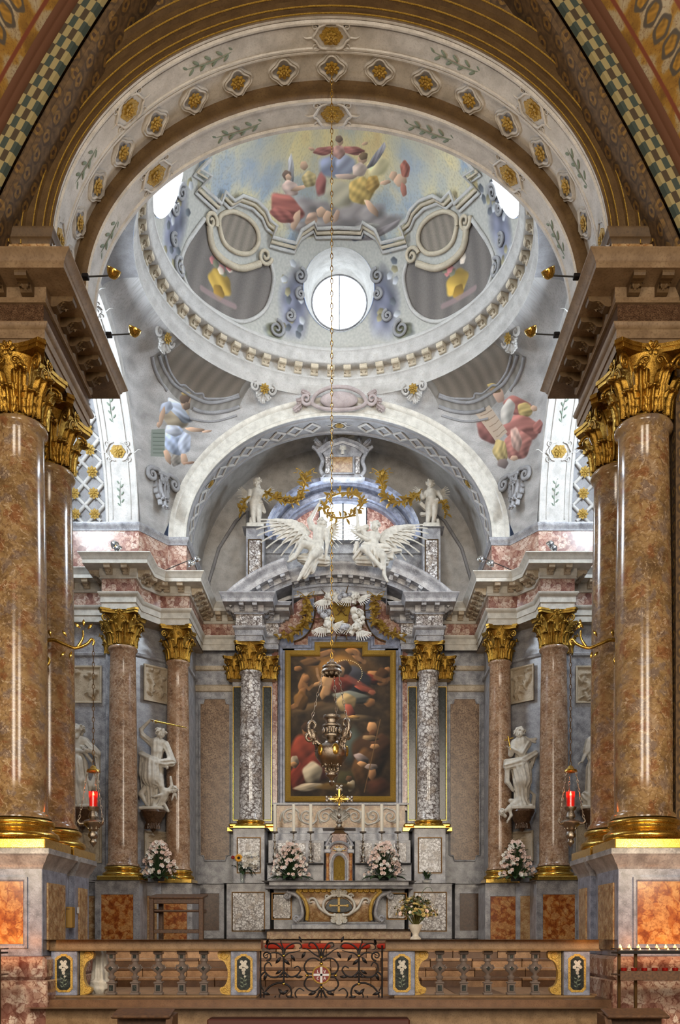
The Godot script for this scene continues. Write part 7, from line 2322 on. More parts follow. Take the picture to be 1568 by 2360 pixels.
	hand(b,f.call(310,2060,0.22),Vector3(-0.4,-1,0.1),Vector3(0,0,-1),0.09,0.5)
	obj("figure",b,M.statue_marble,o)
	b = MB.new(); b.tube([f.call(350,760,0.25),f.call(300,515,0.27)],0.02,0.02,6); b.tube([f.call(232,596,0.265),f.call(398,546,0.265)],0.017,0.017,6)
	obj("gilt_cross",b,M.gold_smooth,o)
	b = MB.new(); b.bx(-0.3,0.3,-0.06,0.03,-0.3,0.26,0.02)
	obj("base",b,M.statue_marble,o)
	console_bracket(o,Vector3(0,-0.06,0),0.62)
	# --- beside the left great columns: figure with bare shoulders and crossed arms
	k = 0.001666
	f = func(x,y,z) -> Vector3: return Vector3((x - 260) * k,(1435 - y) * k,z)
	o = thing("statue","white marble statue with crossed arms looking up, beside the left great columns","statue",P(190,1859,22.45))
	L = [
		[215,440,0.0,205,640,0.02,0.15,0.135,0.06],[120,450,0.0,310,440,0.0,0.085,0.085,0.08],[205,640,0.02,200,800,0.02,0.135,0.2,0.06,9,0.012,2.0],
		[115,460,0.0,125,600,0.1,0.078,0.07,0.04],[125,600,0.1,330,625,0.2,0.068,0.042,0.03],[310,450,0.0,440,590,0.06,0.08,0.085,0.04,5,0.012,1.0],[440,620,0.1,350,600,0.22,0.07,0.042,0.03],
		[420,560,0.02,480,640,0.02,0.09,0.1,0.04,6,0.02,1.0],[480,640,0.0,500,900,0.0,0.07,0.05,0.04,5,0.016,2.0],[490,900,0.0,440,1120,0.0,0.06,0.12,0.05,6,0.016,2.0],
		[120,540,0.08,310,540,0.14,0.03,0.03,0.02],[300,600,0.16,420,760,0.1,0.05,0.04,0.03],
		[200,800,0.04,210,1050,0.06,0.23,0.24,0.05,10,0.022,2.0],[210,1050,0.05,230,1390,0.02,0.23,0.26,0.05,12,0.026,2.0],[110,800,0.12,280,1080,0.22,0.1,0.09,0.05],[280,1080,0.2,140,1360,0.12,0.09,0.1,0.04,5,0.012,1.0],
		[300,1100,0.1,330,1400,0.1,0.14,0.14,0.05,7,0.018,1.0],[120,1410,0.0,420,1415,0.0,0.07,0.07,0.04]]
	b = sculpt_figure(L,260,1435,k,0.02)
	head(b,f.call(205,275,0.05),Vector3(-0.35,0.45,0.8),Vector3(0.1,1,-0.3),0.14,2)
	hand(b,f.call(340,620,0.21),Vector3(1,0.4,0.1),Vector3(0,0.1,-1),0.16,0.4)
	hand(b,f.call(355,605,0.23),Vector3(-0.7,0.6,0.1),Vector3(0,0.1,-1),0.16,0.4)
	obj("figure",b,M.statue_marble,o)
	b = MB.new(); b.bx(-0.32,0.34,-0.05,0.03,-0.3,0.28,0.02)
	obj("base",b,M.statue_marble,o)
	console_bracket(o,Vector3(0,-0.05,0),0.66)
	# --- beside the right great columns: cloaked figure reaching out, mostly behind the shafts
	f = func(x,y,z) -> Vector3: return Vector3((x - 520) * k,(1550 - y) * k,z)
	o = thing("statue","white marble statue reaching down with one hand, mostly hidden behind the right great columns","statue",P(1362,1862,22.45))
	L = [[600,520,0.0,600,760,0.02,0.16,0.14,0.06],[500,540,0.0,700,540,0.0,0.09,0.09,0.08],[600,760,0.02,600,960,0.04,0.15,0.22,0.06,8,0.014,2.0],[505,545,0.02,450,700,0.06,0.1,0.09,0.05,5,0.014,1.0],[450,700,0.06,370,860,0.12,0.06,0.036,0.03],[490,620,0.02,500,800,0.04,0.1,0.06,0.04,5,0.016,1.0],
		[600,960,0.04,590,1480,0.02,0.24,0.26,0.05,12,0.026,2.0],[480,1100,0.1,460,1250,0.1,0.05,0.04,0.03],[440,1380,0.06,520,1460,0.06,0.12,0.1,0.04,6,0.03,1.0],[400,1520,0.0,700,1520,0.0,0.08,0.08,0.04]]
	b = sculpt_figure(L,520,1550,k,0.022)
	head(b,f.call(600,340,0.05),Vector3(-0.5,-0.3,0.8),Vector3.UP,0.125,2)
	hand(b,f.call(370,860,0.12),Vector3(-0.7,-0.3,0.2),Vector3(0,-1,0),0.16,0.9)
	obj("figure",b,M.statue_marble,o)
	b = MB.new(); b.bx(-0.3,0.4,-0.05,0.03,-0.3,0.28,0.02)
	obj("base",b,M.statue_marble,o)
	console_bracket(o,Vector3(0.05,-0.05,0),0.66)
	angels()
	putti()
func angels() -> void:
	var k := 1.0 / (4.126 * 84.0)
	# the left angel, seen from the side, arm up to the wreath
	var f := func(x,y,z) -> Vector3: return Vector3((x - 540) * k,(880 - y) * k,z)
	var o := thing("angel_statue","seated white marble angel left of the lunette window, one arm lifting the gilt wreath","statue",P(600 + 540 / 4.126,1080 + 880 / 4.126,24.4))
	var L := [
		[560,600,0.0,545,740,0.02,0.16,0.15,0.06,8,0.01,1.0],[490,560,0.0,620,590,0.0,0.08,0.085,0.07],[545,740,0.02,520,830,0.04,0.18,0.2,0.06],
		[495,550,0.0,470,500,0.06,0.085,0.07,0.04,5,0.012,1.0],[475,500,0.06,560,350,0.1,0.06,0.034,0.03],
		[625,600,0.0,640,720,0.08,0.075,0.06,0.04],[640,720,0.08,625,860,0.12,0.055,0.036,0.03],
		# thighs and shins
		[520,760,0.1,410,760,0.3,0.13,0.1,0.05],[410,760,0.3,330,880,0.22,0.085,0.055,0.04],[330,880,0.22,270,925,0.28,0.05,0.03,0.03],
		[560,800,0.12,500,880,0.34,0.13,0.1,0.05],[500,880,0.34,400,1050,0.3,0.085,0.06,0.04,4,0.006,0.0],[400,1050,0.3,365,1110,0.34,0.05,0.035,0.03],
		# robes
		[430,650,0.06,380,720,0.1,0.06,0.07,0.04,5,0.016,1.0],[440,680,0.14,570,800,0.22,0.06,0.07,0.03,4,0.014,2.0],[540,760,0.08,480,980,0.16,0.14,0.12,0.05,9,0.026,1.0],[470,960,0.2,420,1050,0.24,0.11,0.09,0.05,8,0.024,1.0],
		[330,840,0.1,290,880,0.1,0.06,0.05,0.04,5,0.016,1.0],[420,860,0.0,620,880,0.0,0.14,0.14,0.05,8,0.02,1.0],[380,870,0.1,460,880,0.1,0.08,0.08,0.04,6,0.02,1.0]]
	var b := sculpt_figure(L,540,880,k,0.021)
	head(b,f.call(592,525,0.02),Vector3(0.75,0.35,0.35),Vector3(-0.15,1,0.1),0.14,2)
	hand(b,f.call(560,350,0.1),Vector3(0.3,1,0.1),Vector3(1,0,0.3),0.16,1.0)
	hand(b,f.call(625,860,0.12),Vector3(0,-1,0.2),Vector3(-1,0,0),0.15,0.5)
	obj("figure",b,M.statue_marble,o)
	var w := wing(1.18,0.75)
	obj("wing",w,M.statue_marble,o,Transform3D(Basis(Vector3(-0.97,0.16,-0.12),Vector3(0.2,0.95,0.1),Vector3(0.0,0.0,1.0)),f.call(455,590,-0.12)))
	obj("wing",wing(0.7,1.0),M.statue_marble,o,Transform3D(Basis(Vector3(0.6,0.55,-0.4),Vector3(-0.5,0.75,0.1),Vector3(0.2,0.2,0.95)),f.call(610,620,-0.15)))
	# the right angel, facing us
	f = func(x,y,z) -> Vector3: return Vector3((x - 1060) * k,(880 - y) * k,z)
	o = thing("angel_statue","seated white marble angel right of the lunette window, looking down with a billowing scarf","statue",P(600 + 1060 / 4.126,1080 + 880 / 4.126,24.4))
	L = [
		[1065,650,0.0,1075,770,0.02,0.16,0.15,0.06,8,0.012,1.0],[1000,640,0.0,1120,640,0.0,0.08,0.085,0.07],[1075,770,0.02,1080,850,0.04,0.18,0.2,0.06],
		[1005,630,0.0,930,560,0.06,0.075,0.055,0.04,5,0.008,1.0],[930,560,0.06,920,420,0.1,0.052,0.034,0.03],[930,590,0.04,1010,560,0.02,0.06,0.07,0.04,5,0.02,1.0],
		[1120,660,0.04,1010,700,0.18,0.07,0.055,0.04],[1010,700,0.18,895,640,0.2,0.055,0.034,0.03],
		[1060,790,0.12,985,810,0.32,0.125,0.1,0.05],[985,810,0.32,1130,970,0.34,0.085,0.052,0.04],[1130,970,0.34,1150,1010,0.4,0.05,0.034,0.03],
		[1110,800,0.12,1165,880,0.34,0.13,0.1,0.05],[1165,880,0.34,1175,1050,0.3,0.09,0.05,0.04],[1175,1050,0.3,1205,1125,0.38,0.05,0.036,0.03],
		[1000,760,0.1,1200,790,0.16,0.12,0.12,0.05,8,0.024,2.0],[960,800,0.12,900,860,0.06,0.08,0.06,0.04,6,0.02,1.0],[920,720,0.06,900,800,0.04,0.06,0.06,0.04,5,0.016,1.0],[1090,830,0.16,1100,940,0.22,0.12,0.08,0.05,8,0.024,1.0],[940,870,0.0,1180,880,0.0,0.13,0.14,0.05,8,0.02,1.0],
		# scarf
		[1190,840,0.06,1250,860,0.06,0.06,0.05,0.03,4,0.014,1.0],[1250,860,0.06,1250,800,0.06,0.045,0.06,0.02,4,0.014,1.0],[1250,790,0.06,1330,790,0.06,0.07,0.05,0.03,5,0.018,1.0]]
	b = sculpt_figure(L,1060,880,k,0.021)
	head(b,f.call(1090,560,0.06),Vector3(-0.25,-0.35,0.9),Vector3(-0.1,1,0.1),0.14,1)
	hand(b,f.call(920,420,0.1),Vector3(-0.1,1,0.1),Vector3(-1,0,0.3),0.16,1.0)
	hand(b,f.call(895,640,0.2),Vector3(-0.8,0.6,0.1),Vector3(0,0,-1),0.15,0.6)
	obj("figure",b,M.statue_marble,o)
	obj("wing",wing(1.12,0.75),M.statue_marble,o,Transform3D(Basis(Vector3(0.95,0.2,-0.12),Vector3(-0.22,0.95,0.1),Vector3(0.0,0.0,1.0)),f.call(1140,650,-0.12)))
	obj("wing",wing(0.6,0.9),M.statue_marble,o,Transform3D(Basis(Vector3(-0.7,0.5,-0.4),Vector3(0.5,0.75,0.1),Vector3(0.0,0.2,0.95)),f.call(1020,620,-0.18)))
	# gilt wreath between them and the gilt garland over the window
	o = thing("gilt_wreath","gilt laurel wreath held up between the two seated angels","wreath",P(790,1170,24.5))
	var pts := []
	for i in 17:
		var a := TAU * i / 16
		pts.append(Vector3(cos(a) * 0.52,sin(a) * 0.34 + 0.06,0.12 * cos(a)))
	garland(o,pts,0.08,M.gold_frame,110,60,1.3)
func putti() -> void:
	for sx in [-1,1]:
		var side := "left" if sx < 0 else "right"
		var o := thing("putto_statue","standing white marble putto on the %s pedestal holding the end of a gilt garland" % side,"statue",Vector3(0.1 + sx * 2.48,E + 11.36,-25.15))
		var k := 1.0 / (12.06 * 82.0)
		var m := 1.0
		var f: Callable
		var L: Array
		var b: MB
		if sx < 0:
			f = func(x,y,z) -> Vector3: return Vector3((x - 650) * k,(1740 - y) * k,z)
			L = [[690,640,0.0,680,840,0.04,0.135,0.13,0.05],[570,640,0.0,790,640,0.0,0.07,0.07,0.05],[680,840,0.05,660,960,0.03,0.14,0.145,0.05],[500,640,0.0,470,800,0.02,0.075,0.06,0.03],[470,800,0.02,400,980,0.1,0.055,0.04,0.03],[850,650,0.0,900,830,0.06,0.07,0.055,0.03],[900,830,0.06,970,790,0.14,0.05,0.035,0.02],
				[590,980,0.04,590,1270,0.06,0.115,0.075,0.04],[590,1270,0.06,610,1600,0.0,0.075,0.05,0.03],[730,980,0.04,750,1270,0.08,0.115,0.08,0.04],[750,1270,0.08,750,1600,0.02,0.078,0.05,0.03],[610,1620,0.0,580,1660,0.1,0.05,0.04,0.02],[750,1620,0.02,770,1650,0.12,0.05,0.04,0.02],
				[500,930,0.06,820,1000,0.12,0.045,0.05,0.02,4,0.012,2.0],[820,1000,0.04,880,1200,0.0,0.05,0.06,0.03,4,0.014,1.0],[480,900,0.0,360,800,0.0,0.06,0.04,0.03,4,0.012,1.0],[520,1400,0.0,500,1600,0.0,0.05,0.06,0.03]]
			b = sculpt_figure(L,650,1740,k,0.018)
			head(b,f.call(690,410,0.05),Vector3(-0.45,-0.3,0.85),Vector3(-0.1,1,0),0.125,1)
			hand(b,f.call(400,980,0.1),Vector3(-0.3,-1,0.2),Vector3(1,0,0),0.11,0.9); hand(b,f.call(970,790,0.14),Vector3(1,0.2,0.2),Vector3(0,-1,0),0.11,1.0)
		else:
			f = func(x,y,z) -> Vector3: return Vector3((x - 800) * k,(1700 - y) * k,z)
			L = [[800,620,0.0,800,820,0.04,0.135,0.13,0.05],[680,630,0.0,940,630,0.0,0.07,0.07,0.05],[800,820,0.05,810,930,0.03,0.14,0.145,0.05],[650,640,0.0,570,800,0.04,0.07,0.05,0.03],[570,800,0.04,480,620,0.12,0.05,0.035,0.02],[1000,640,0.0,1080,780,0.04,0.072,0.058,0.03],[1080,780,0.04,1110,960,0.14,0.055,0.036,0.02],
				[740,960,0.04,730,1250,0.08,0.115,0.08,0.04],[730,1250,0.08,690,1540,0.02,0.078,0.05,0.03],[900,960,0.04,890,1250,0.06,0.115,0.08,0.04],[890,1250,0.06,850,1540,0.0,0.075,0.05,0.03],[690,1550,0.02,680,1590,0.12,0.05,0.04,0.02],[850,1550,0.0,850,1590,0.1,0.05,0.04,0.02],
				[700,920,0.1,960,900,0.12,0.045,0.05,0.02,4,0.012,2.0],[640,1080,0.0,520,960,0.02,0.05,0.06,0.03,4,0.014,1.0],[540,1240,0.0,640,1240,0.02,0.06,0.04,0.03,4,0.012,1.0],[990,1400,0.0,1010,1580,0.0,0.05,0.06,0.03]]
			b = sculpt_figure(L,800,1700,k,0.018)
			head(b,f.call(770,420,0.05),Vector3(0.15,-0.3,0.9),Vector3(0.1,1,0),0.125,1)
			hand(b,f.call(480,620,0.12),Vector3(-0.3,1,0.1),Vector3(-1,0,0),0.11,0.9); hand(b,f.call(1110,960,0.14),Vector3(0.4,-1,0.1),Vector3(-1,0,0),0.11,0.9)
		obj("figure",b,M.statue_marble,o)
		b = MB.new(); b.bx(-0.24,0.24,0.0,0.15,-0.22,0.24,0.03)
		obj("base",b,M.statue_marble,o)
		var wm := shared("putto_wing",func(): return wing(0.36,1.0))
		place("wing",wm,M.statue_marble,o,Transform3D(Basis(Vector3(0.75,0.66,0),Vector3(-0.66,0.75,0),Vector3(0,0,1)),Vector3(0.16,0.98,-0.14)))
		place("wing",wm,M.statue_marble,o,Transform3D(Basis(Vector3(-0.75,0.66,0),Vector3(0.66,0.75,0),Vector3(0,0,1)),Vector3(-0.16,0.98,-0.14)))
		# garland from the putto's hand up to a bow beside the aedicule
		var g := thing("gilt_garland","gilt garland swung from the %s putto up to a bow by the aedicule" % side,"garland",Vector3(0.1,0,-24.95))
		var h0 := E + 11.36
		garland(g,[Vector3(sx * 2.15,h0 + 0.95,0.1),Vector3(sx * 1.9,h0 + 0.78,0.1),Vector3(sx * 1.62,h0 + 0.68,0.1),Vector3(sx * 1.34,h0 + 0.7,0.1),Vector3(sx * 1.16,h0 + 0.9,0.1),Vector3(sx * 1.08,h0 + 1.2,0.08),Vector3(sx * 1.06,h0 + 1.42,0.06)],0.1,M.gold_frame,120,70 + sx,1.35)
		bow(g,Vector3(sx * 1.06,h0 + 1.45,0.08),0.85,M.gold_frame)
		g = thing("gilt_garland","short gilt leaf tassel hanging from the outer hand of the %s putto" % side,"garland",Vector3(0.1,0,-24.95))
		garland(g,[Vector3(sx * 2.74,h0 + 0.78,0.0),Vector3(sx * 2.82,h0 + 0.6,0.0),Vector3(sx * 2.88,h0 + 0.36,0.0)],0.08,M.gold_frame,26,80 + sx,1.2)
# ------------------------------------------------------------------ chapel walls: smaller columns, dados, reliefs
func chapel_walls() -> void:
	for sx in [-1,1]:
		var side := "left" if sx < 0 else "right"
		column("chapel_column","mottled brown marble column with gilt capital nearest the %s side recess" % side,Vector3(sx * 5.38,2.93,-22.2),0.36,0.38,5.44,0.86,M.shaft_small,"columns of the corner piers")
		column("chapel_column","mottled brown marble column with gilt capital between the %s niche and the altar recess" % side,Vector3(sx * 4.22,2.93,-23.3),0.31,0.36,5.44,0.88,M.shaft_small,"columns of the corner piers")
		var o := thing("column_dado","grey dado block with orange marble panel under the %s column by the side recess" % side,"pedestal",Vector3(sx * 5.38,0.6,-21.66))
		pedestal(o,1.1,2.33,1.2,M.grey_marble,M.orange_marble,M.grey_marble,0.2,0.2,0.1)
		o = thing("column_dado","narrow grey dado block under the %s column by the altar recess" % side,"pedestal",Vector3(sx * 4.22,0.6,-22.84))
		pedestal(o,0.92,2.33,1.2,M.grey_marble,M.orange_marble,M.grey_marble,0.2,0.2,0.08)
		o = thing("niche_dado","slanting grey dado with a narrow tan panel below the %s niche statue" % side,"pedestal",Vector3(sx * 4.86,0.6,-22.42),-sx * deg_to_rad(43))
		pedestal(o,0.9,2.33,1.0,M.grey_marble,M.tan_marble,M.grey_marble,0.2,0.2,0.06)
		o = thing("recess_dado","grey dado with tan panel under the wall statue beside the %s great columns" % side,"pedestal",Vector3(sx * 6.6,0.6,-22.5))
		pedestal(o,1.3,2.33,0.5,M.grey_marble,M.tan_marble,M.grey_marble,0.2,0.2,0.06)
		# pilaster strip behind the outer column
		o = thing("wall_pilaster","plain pale pilaster strip behind the %s column by the side recess" % side,"pilaster",Vector3(sx * 5.82,2.93,-22.95))
		box_obj("strip",M.grey_marble,o,-0.14,0.14,0.3,5.9,0,0.22)
		box_obj("base",M.grey_marble,o,-0.18,0.18,0,0.3,0,0.26,0.03)
		var cap := capital(o,0.17,0.8,5.85,M.gold)
		cap.position.z = 0.1
		# reliefs
		o = thing("framed_relief","framed carved relief panel above the %s niche statue" % side,"relief",Vector3(sx * 4.8,E + 6.5,-23.28),-sx * deg_to_rad(43))
		relief(o,0.62,0.84,5 + sx,M.cream_stone,M.stucco_warm)
		o = thing("framed_relief","small framed relief panel below the %s niche statue" % side,"relief",Vector3(sx * 4.8,E + 2.26,-23.28),-sx * deg_to_rad(43))
		relief(o,0.58,0.7,15 + sx,M.cream_stone,M.stucco_warm)
		o = thing("framed_relief","framed carved relief on the wall above the statue by the %s great columns" % side,"relief",Vector3(sx * 6.52,E + 6.4,-22.94))
		relief(o,0.72,0.86,25 + sx,M.cream_stone,M.stucco_warm)
		o = thing("framed_relief","framed relief on the wall below the statue by the %s great columns" % side,"relief",Vector3(sx * 6.52,E + 2.3,-22.94))
		relief(o,0.72,0.9,35 + sx,M.cream_stone,M.stucco_warm)
		# string course over the reliefs
		var b := MB.new()
		b.mould([Vector2(sx * 7.4,-22.95),Vector2(sx * 5.72,-22.95),Vector2(sx * 5.72,-22.5),Vector2(sx * 4.42,-23.72),Vector2(sx * 4.1,-23.72),Vector2(sx * 4.1,-25.3)],V2([0,0,0.05,0.03,0.06,0.08,0.03,0.11,0,0.12]),E + 7.12,false,sx > 0)
		struct("trim_%d" % (36 + sx),b,M.grey_marble,"thin string course over the reliefs, %s" % side)
# ------------------------------------------------------------------ lamps
func chain(o: Node3D,a: Vector3,b: Vector3,pitch: float,mat_: Material,s := 1.0) -> void:
	var lm := shared("chain_link",func():
		var c := MB.new()
		c.tube([Vector3(0,0.5,0),Vector3(0.24,0.12,0),Vector3(0.24,-0.12,0),Vector3(0,-0.5,0),Vector3(-0.24,-0.12,0),Vector3(-0.24,0.12,0),Vector3(0,0.5,0)],0.075,0.075,5,[],false)
		return c)
	var d := b - a
	var n := maxi(2,int(round(d.length() / pitch)))
	var y := d.normalized()
	var x := y.cross(Vector3(0.13,0.05,1)).normalized()
	for k in n:
		var bs := Basis(x,y,x.cross(y))
		if k % 2: bs = bs.rotated(y,PI / 2)
		place("chain_link",lm,mat_,o,Transform3D(bs.scaled_local(Vector3(s,1.25,s) * pitch),a + d * (k + 0.5) / n))
func lamps() -> void:
	# the great silver lamp on its long chain under the arch
	var top := Vector3(0.0,E + 13.94,-14.3)
	var o := thing("hanging_lamp","large ornate silver sanctuary lamp hanging on a long chain before the altarpiece","lamp",Vector3(0.0,E + 2.55,-14.3))
	var z := Vector3.ZERO
	chain(o,Vector3(0,1.86,0),top - o.position,0.1,M.gold_smooth,0.8)
	var b := MB.new()
	b.lathe(V2([0.0,1.86,0.03,1.85,0.04,1.8,0.08,1.79,0.085,1.77,0.06,1.76,0.1,1.745,0.15,1.735,0.155,1.705,0.13,1.695,0.165,1.665,0.17,1.635,0.15,1.62,0.14,1.64,0.0,1.66]),24)
	var can := obj("canopy",b,M.silver,o)
	for k in 10:
		place("canopy_leaf",shared("canopy_leaf",func(): return acanthus(0.07,0.09,1.2,0.02)),M.silver,can,T(Vector3.ZERO,TAU * k / 10) * Transform3D(Basis(Vector3.RIGHT,PI),Vector3(0,1.66,0.13)))
	for k in 3:
		var a := -PI / 2 + 0.25 + TAU * k / 3
		var hook := Vector3(cos(a) * 0.34,0.82,sin(a) * 0.34)
		chain(o,Vector3(cos(a) * 0.14,1.64,sin(a) * 0.14),hook,0.085,M.silver,0.9)
		var arm := group_node("arm",o,T(Vector3.ZERO,-a))
		arm.name = "lamp_arm" if k == 0 else "lamp_arm_%03d" % k
		b = MB.new()
		b.tube(curve([Vector3(0.14,0.42,0),Vector3(0.24,0.5,0),Vector3(0.36,0.62,0),Vector3(0.38,0.76,0),Vector3(0.33,0.83,0),Vector3(0.27,0.78,0),Vector3(0.29,0.72,0)],6),0.045,0.02,8)
		b.tube(spiral(Vector3(0.36,0.56,0),0.09,1.4,PI,-1.0,Vector3(1,0,0),Vector3(0,1,0),16),0.03,0.015,7)
		b.ball(Vector3(0.3,0.6,0.0),Vector3(0.06,0.09,0.06),8,6)
		obj("scroll",b,M.silver,arm)
		for q in 3: place("arm_leaf",shared("arm_leaf",func(): return acanthus(0.1,0.18,1.8,0.04)),M.silver,arm,T(Vector3(0.24 + 0.05 * q,0.36 + 0.1 * q,0),PI / 2 + (q - 1) * 0.5))
	b = MB.new()
	b.lathe(V2([0,0.92,0.11,0.92,0.14,0.94,0.145,0.9,0.1,0.87,0.095,0.82,0.15,0.79,0.155,0.76,0.12,0.745,0.12,0.65,0.155,0.625,0.15,0.6,0.08,0.57,0.12,0.5]),24)
	var neck := obj("neck",b,M.silver,o)
	for k in 12:
		b = MB.new(); b.ball(Vector3(0,0,0),Vector3(0.028,0.05,0.022),8,6)
		obj("gadroon",b,M.silver,neck,T(Vector3.ZERO,TAU * k / 12) * T(Vector3(0,0.69,0.14)))
	b = MB.new()
	b.lathe(V2([0.12,0.5,0.2,0.46,0.26,0.4,0.27,0.34,0.24,0.25,0.17,0.16,0.1,0.1,0.07,0.06,0.1,0.02,0.1,-0.02,0.05,-0.06,0.03,-0.1,0.05,-0.13,0.03,-0.17,0.0,-0.2]),28)
	var bowl := obj("bowl",b,M.silver,o)
	for k in 9:
		place("bowl_leaf",shared("bowl_leaf",func(): return acanthus(0.15,0.3,1.6,0.1)),M.silver,bowl,T(Vector3.ZERO,TAU * k / 9) * T(Vector3(0,0.12,0.12)))
		place("bowl_leaf",shared("bowl_leaf2",func(): return acanthus(0.1,0.16,1.8,0.06)),M.silver,bowl,T(Vector3.ZERO,TAU * (k + 0.5) / 9) * Transform3D(Basis(Vector3.RIGHT,PI),Vector3(0,0.1,0.08)))
	for k in 6:
		b = MB.new(); b.ball(Vector3.ZERO,Vector3(0.06,0.09,0.03),10,8)
		obj("amber_boss",b,M.gold_smooth,bowl,T(Vector3.ZERO,TAU * (k + 0.25) / 6) * T(Vector3(0,0.36,0.25)))
	# two silver lamps on gilt scroll arms beside the great columns
	for sx in [-1,1]:
		var side := "left" if sx < 0 else "right"
		o = thing("lamp_bracket","gilt scrolling bracket arm reaching from the %s great columns" % side,"bracket",Vector3(sx * 4.72,E + 4.7,-14.42))
		b = MB.new()
		var q := -float(sx)
		b.tube(curve([Vector3(0,0.02,0),Vector3(q * 0.2,0.05,0),Vector3(q * 0.38,-0.02,0),Vector3(q * 0.56,-0.08,0),Vector3(q * 0.74,-0.02,0),Vector3(q * 0.82,0.06,0),Vector3(q * 0.86,0.02,0),Vector3(q * 0.84,-0.04,0)],6),0.032,0.02,8)
		b.tube(curve([Vector3(q * 0.6,-0.06,0),Vector3(q * 0.68,0.08,0),Vector3(q * 0.68,0.2,0)],6),0.025,0.015,7)
		obj("scroll_arm",b,M.gold_smooth,o)
		b = MB.new(); b.tube(spiral(Vector3(q * 0.06,-0.28,0),0.14,1.4,PI / 2,q,Vector3(1,0,0),Vector3(0,1,0),20),0.03,0.02,8); b.tube([Vector3(q * 0.02,0.02,0),Vector3(0,-0.14,0)],0.03,0.03,8)
		obj("lower_scroll",b,M.gold_smooth,o)
		for k in 7:
			var e: Array = [[0.42,0.1,0.6],[0.4,-0.14,2.4],[0.5,-0.14,2.9],[0.64,0.24,0.8],[0.7,0.26,0.0],[0.76,0.22,-0.8],[0.16,0.1,0.2]][k]
			place("leaf",shared("bracket_leaf",garland_leaf),M.gold_smooth,o,Transform3D(Basis(Vector3(0,0,1),e[2]),Vector3(q * e[0],e[1],0)))
		var lx: float = sx * 3.87
		o = thing("sanctuary_lamp","silver hanging lamp with a red glass cylinder beside the %s great columns" % side,"lamp",Vector3(lx,E + 1.42,-14.42))
		chain(o,Vector3(0,1.28,0),Vector3(0,3.24,0),0.09,M.bronze,0.8)
		b = MB.new(); b.lathe(V2([0,1.3,0.04,1.28,0.06,1.24,0.1,1.22,0.11,1.19,0.09,1.18,0,1.2]),20)
		obj("canopy",b,M.gold_smooth,o)
		for k in 3:
			var a := 0.6 + TAU * k / 3
			chain(o,Vector3(cos(a) * 0.09,1.2,sin(a) * 0.09),Vector3(cos(a) * 0.22,0.42,sin(a) * 0.22),0.07,M.silver,0.9)
			b = MB.new(); b.tube(curve([Vector3(cos(a) * 0.12,0.36,sin(a) * 0.12),Vector3(cos(a) * 0.2,0.34,sin(a) * 0.2),Vector3(cos(a) * 0.24,0.38,sin(a) * 0.24),Vector3(cos(a) * 0.21,0.43,sin(a) * 0.21)],5),0.024,0.014,7)
			obj("arm",b,M.silver,o)
		b = MB.new(); b.lathe(V2([0,0.6,0.09,0.6,0.1,0.62,0.09,0.58,0.05,0.55,0.07,0.5,0.08,0.46,0.05,0.43,0.14,0.4,0.17,0.37,0.16,0.34,0.1,0.29,0.06,0.22,0.08,0.18,0.08,0.14,0.04,0.1,0.06,0.06,0.05,0.03,0.025,0.0,0,-0.04]),24)
		obj("body",b,M.silver,o)
		for k in 8: place("body_leaf",shared("lamp_body_leaf",func(): return acanthus(0.08,0.14,1.6,0.05)),M.silver,o,T(Vector3.ZERO,TAU * k / 8) * T(Vector3(0,0.26,0.08)))
		b = MB.new(); b.lathe(V2([0.068,0.61,0.07,0.87,0.064,0.87,0.062,0.62]),20)
		obj("red_glass",b,M.ruby_glass,o)
		b = MB.new(); b.lathe(V2([0,0.61,0.05,0.61,0.05,0.8,0,0.81]),14)
		obj("glowing_wax",b,M.lamp_ruby_glow,o)
		b = MB.new(); b.lathe(V2([0.0,0.81,0.012,0.825,0.008,0.845,0,0.87]),8)
		obj("flame",b,M.flame,o)
		var om := OmniLight3D.new()
		om.name = "flame_light"; om.light_color = Color(1.0,0.45,0.2); om.light_energy = 0.12; om.omni_range = 40.0; om.omni_attenuation = 2.0; om.shadow_enabled = true; om.light_size = 0.02
		o.add_child(om); om.position = Vector3(0,0.84,0)
	# halogen spots: on the great cornices and on the pier cornices
	for sx in [-1,1]:
		var side := "left" if sx < 0 else "right"
		for k in 2:
			spot("%s great cornice, %s" % [side,["on the nave side","on the chapel side"][k]],Vector3(sx * 3.8,E + 10.15,[-13.76,-15.1][k]),[Vector3.ZERO,Vector3(-sx * 0.42,0.02,0)],Vector3(-sx * 0.4,0.7,0.55),true,1.2,60.0)
		spot("%s pier cornice, upright double" % side,Vector3(sx * 5.35,E + 9.16,-21.75),[Vector3.ZERO,Vector3(sx * 0.14 * sx * -1.0,0.35,0.05)],Vector3(-sx * 5.35,-6.2,-2.6),false,34.0,30.0)
		spot("%s pier cornice, long arm towards the altar" % side,Vector3(sx * 4.6,E + 9.2,-22.75),[Vector3.ZERO,Vector3(-sx * 0.45,0.2,0),Vector3(-sx * 0.95,0.4,0)],Vector3(-sx * 3.0,-6.5,-1.6),false,6.0,30.0)
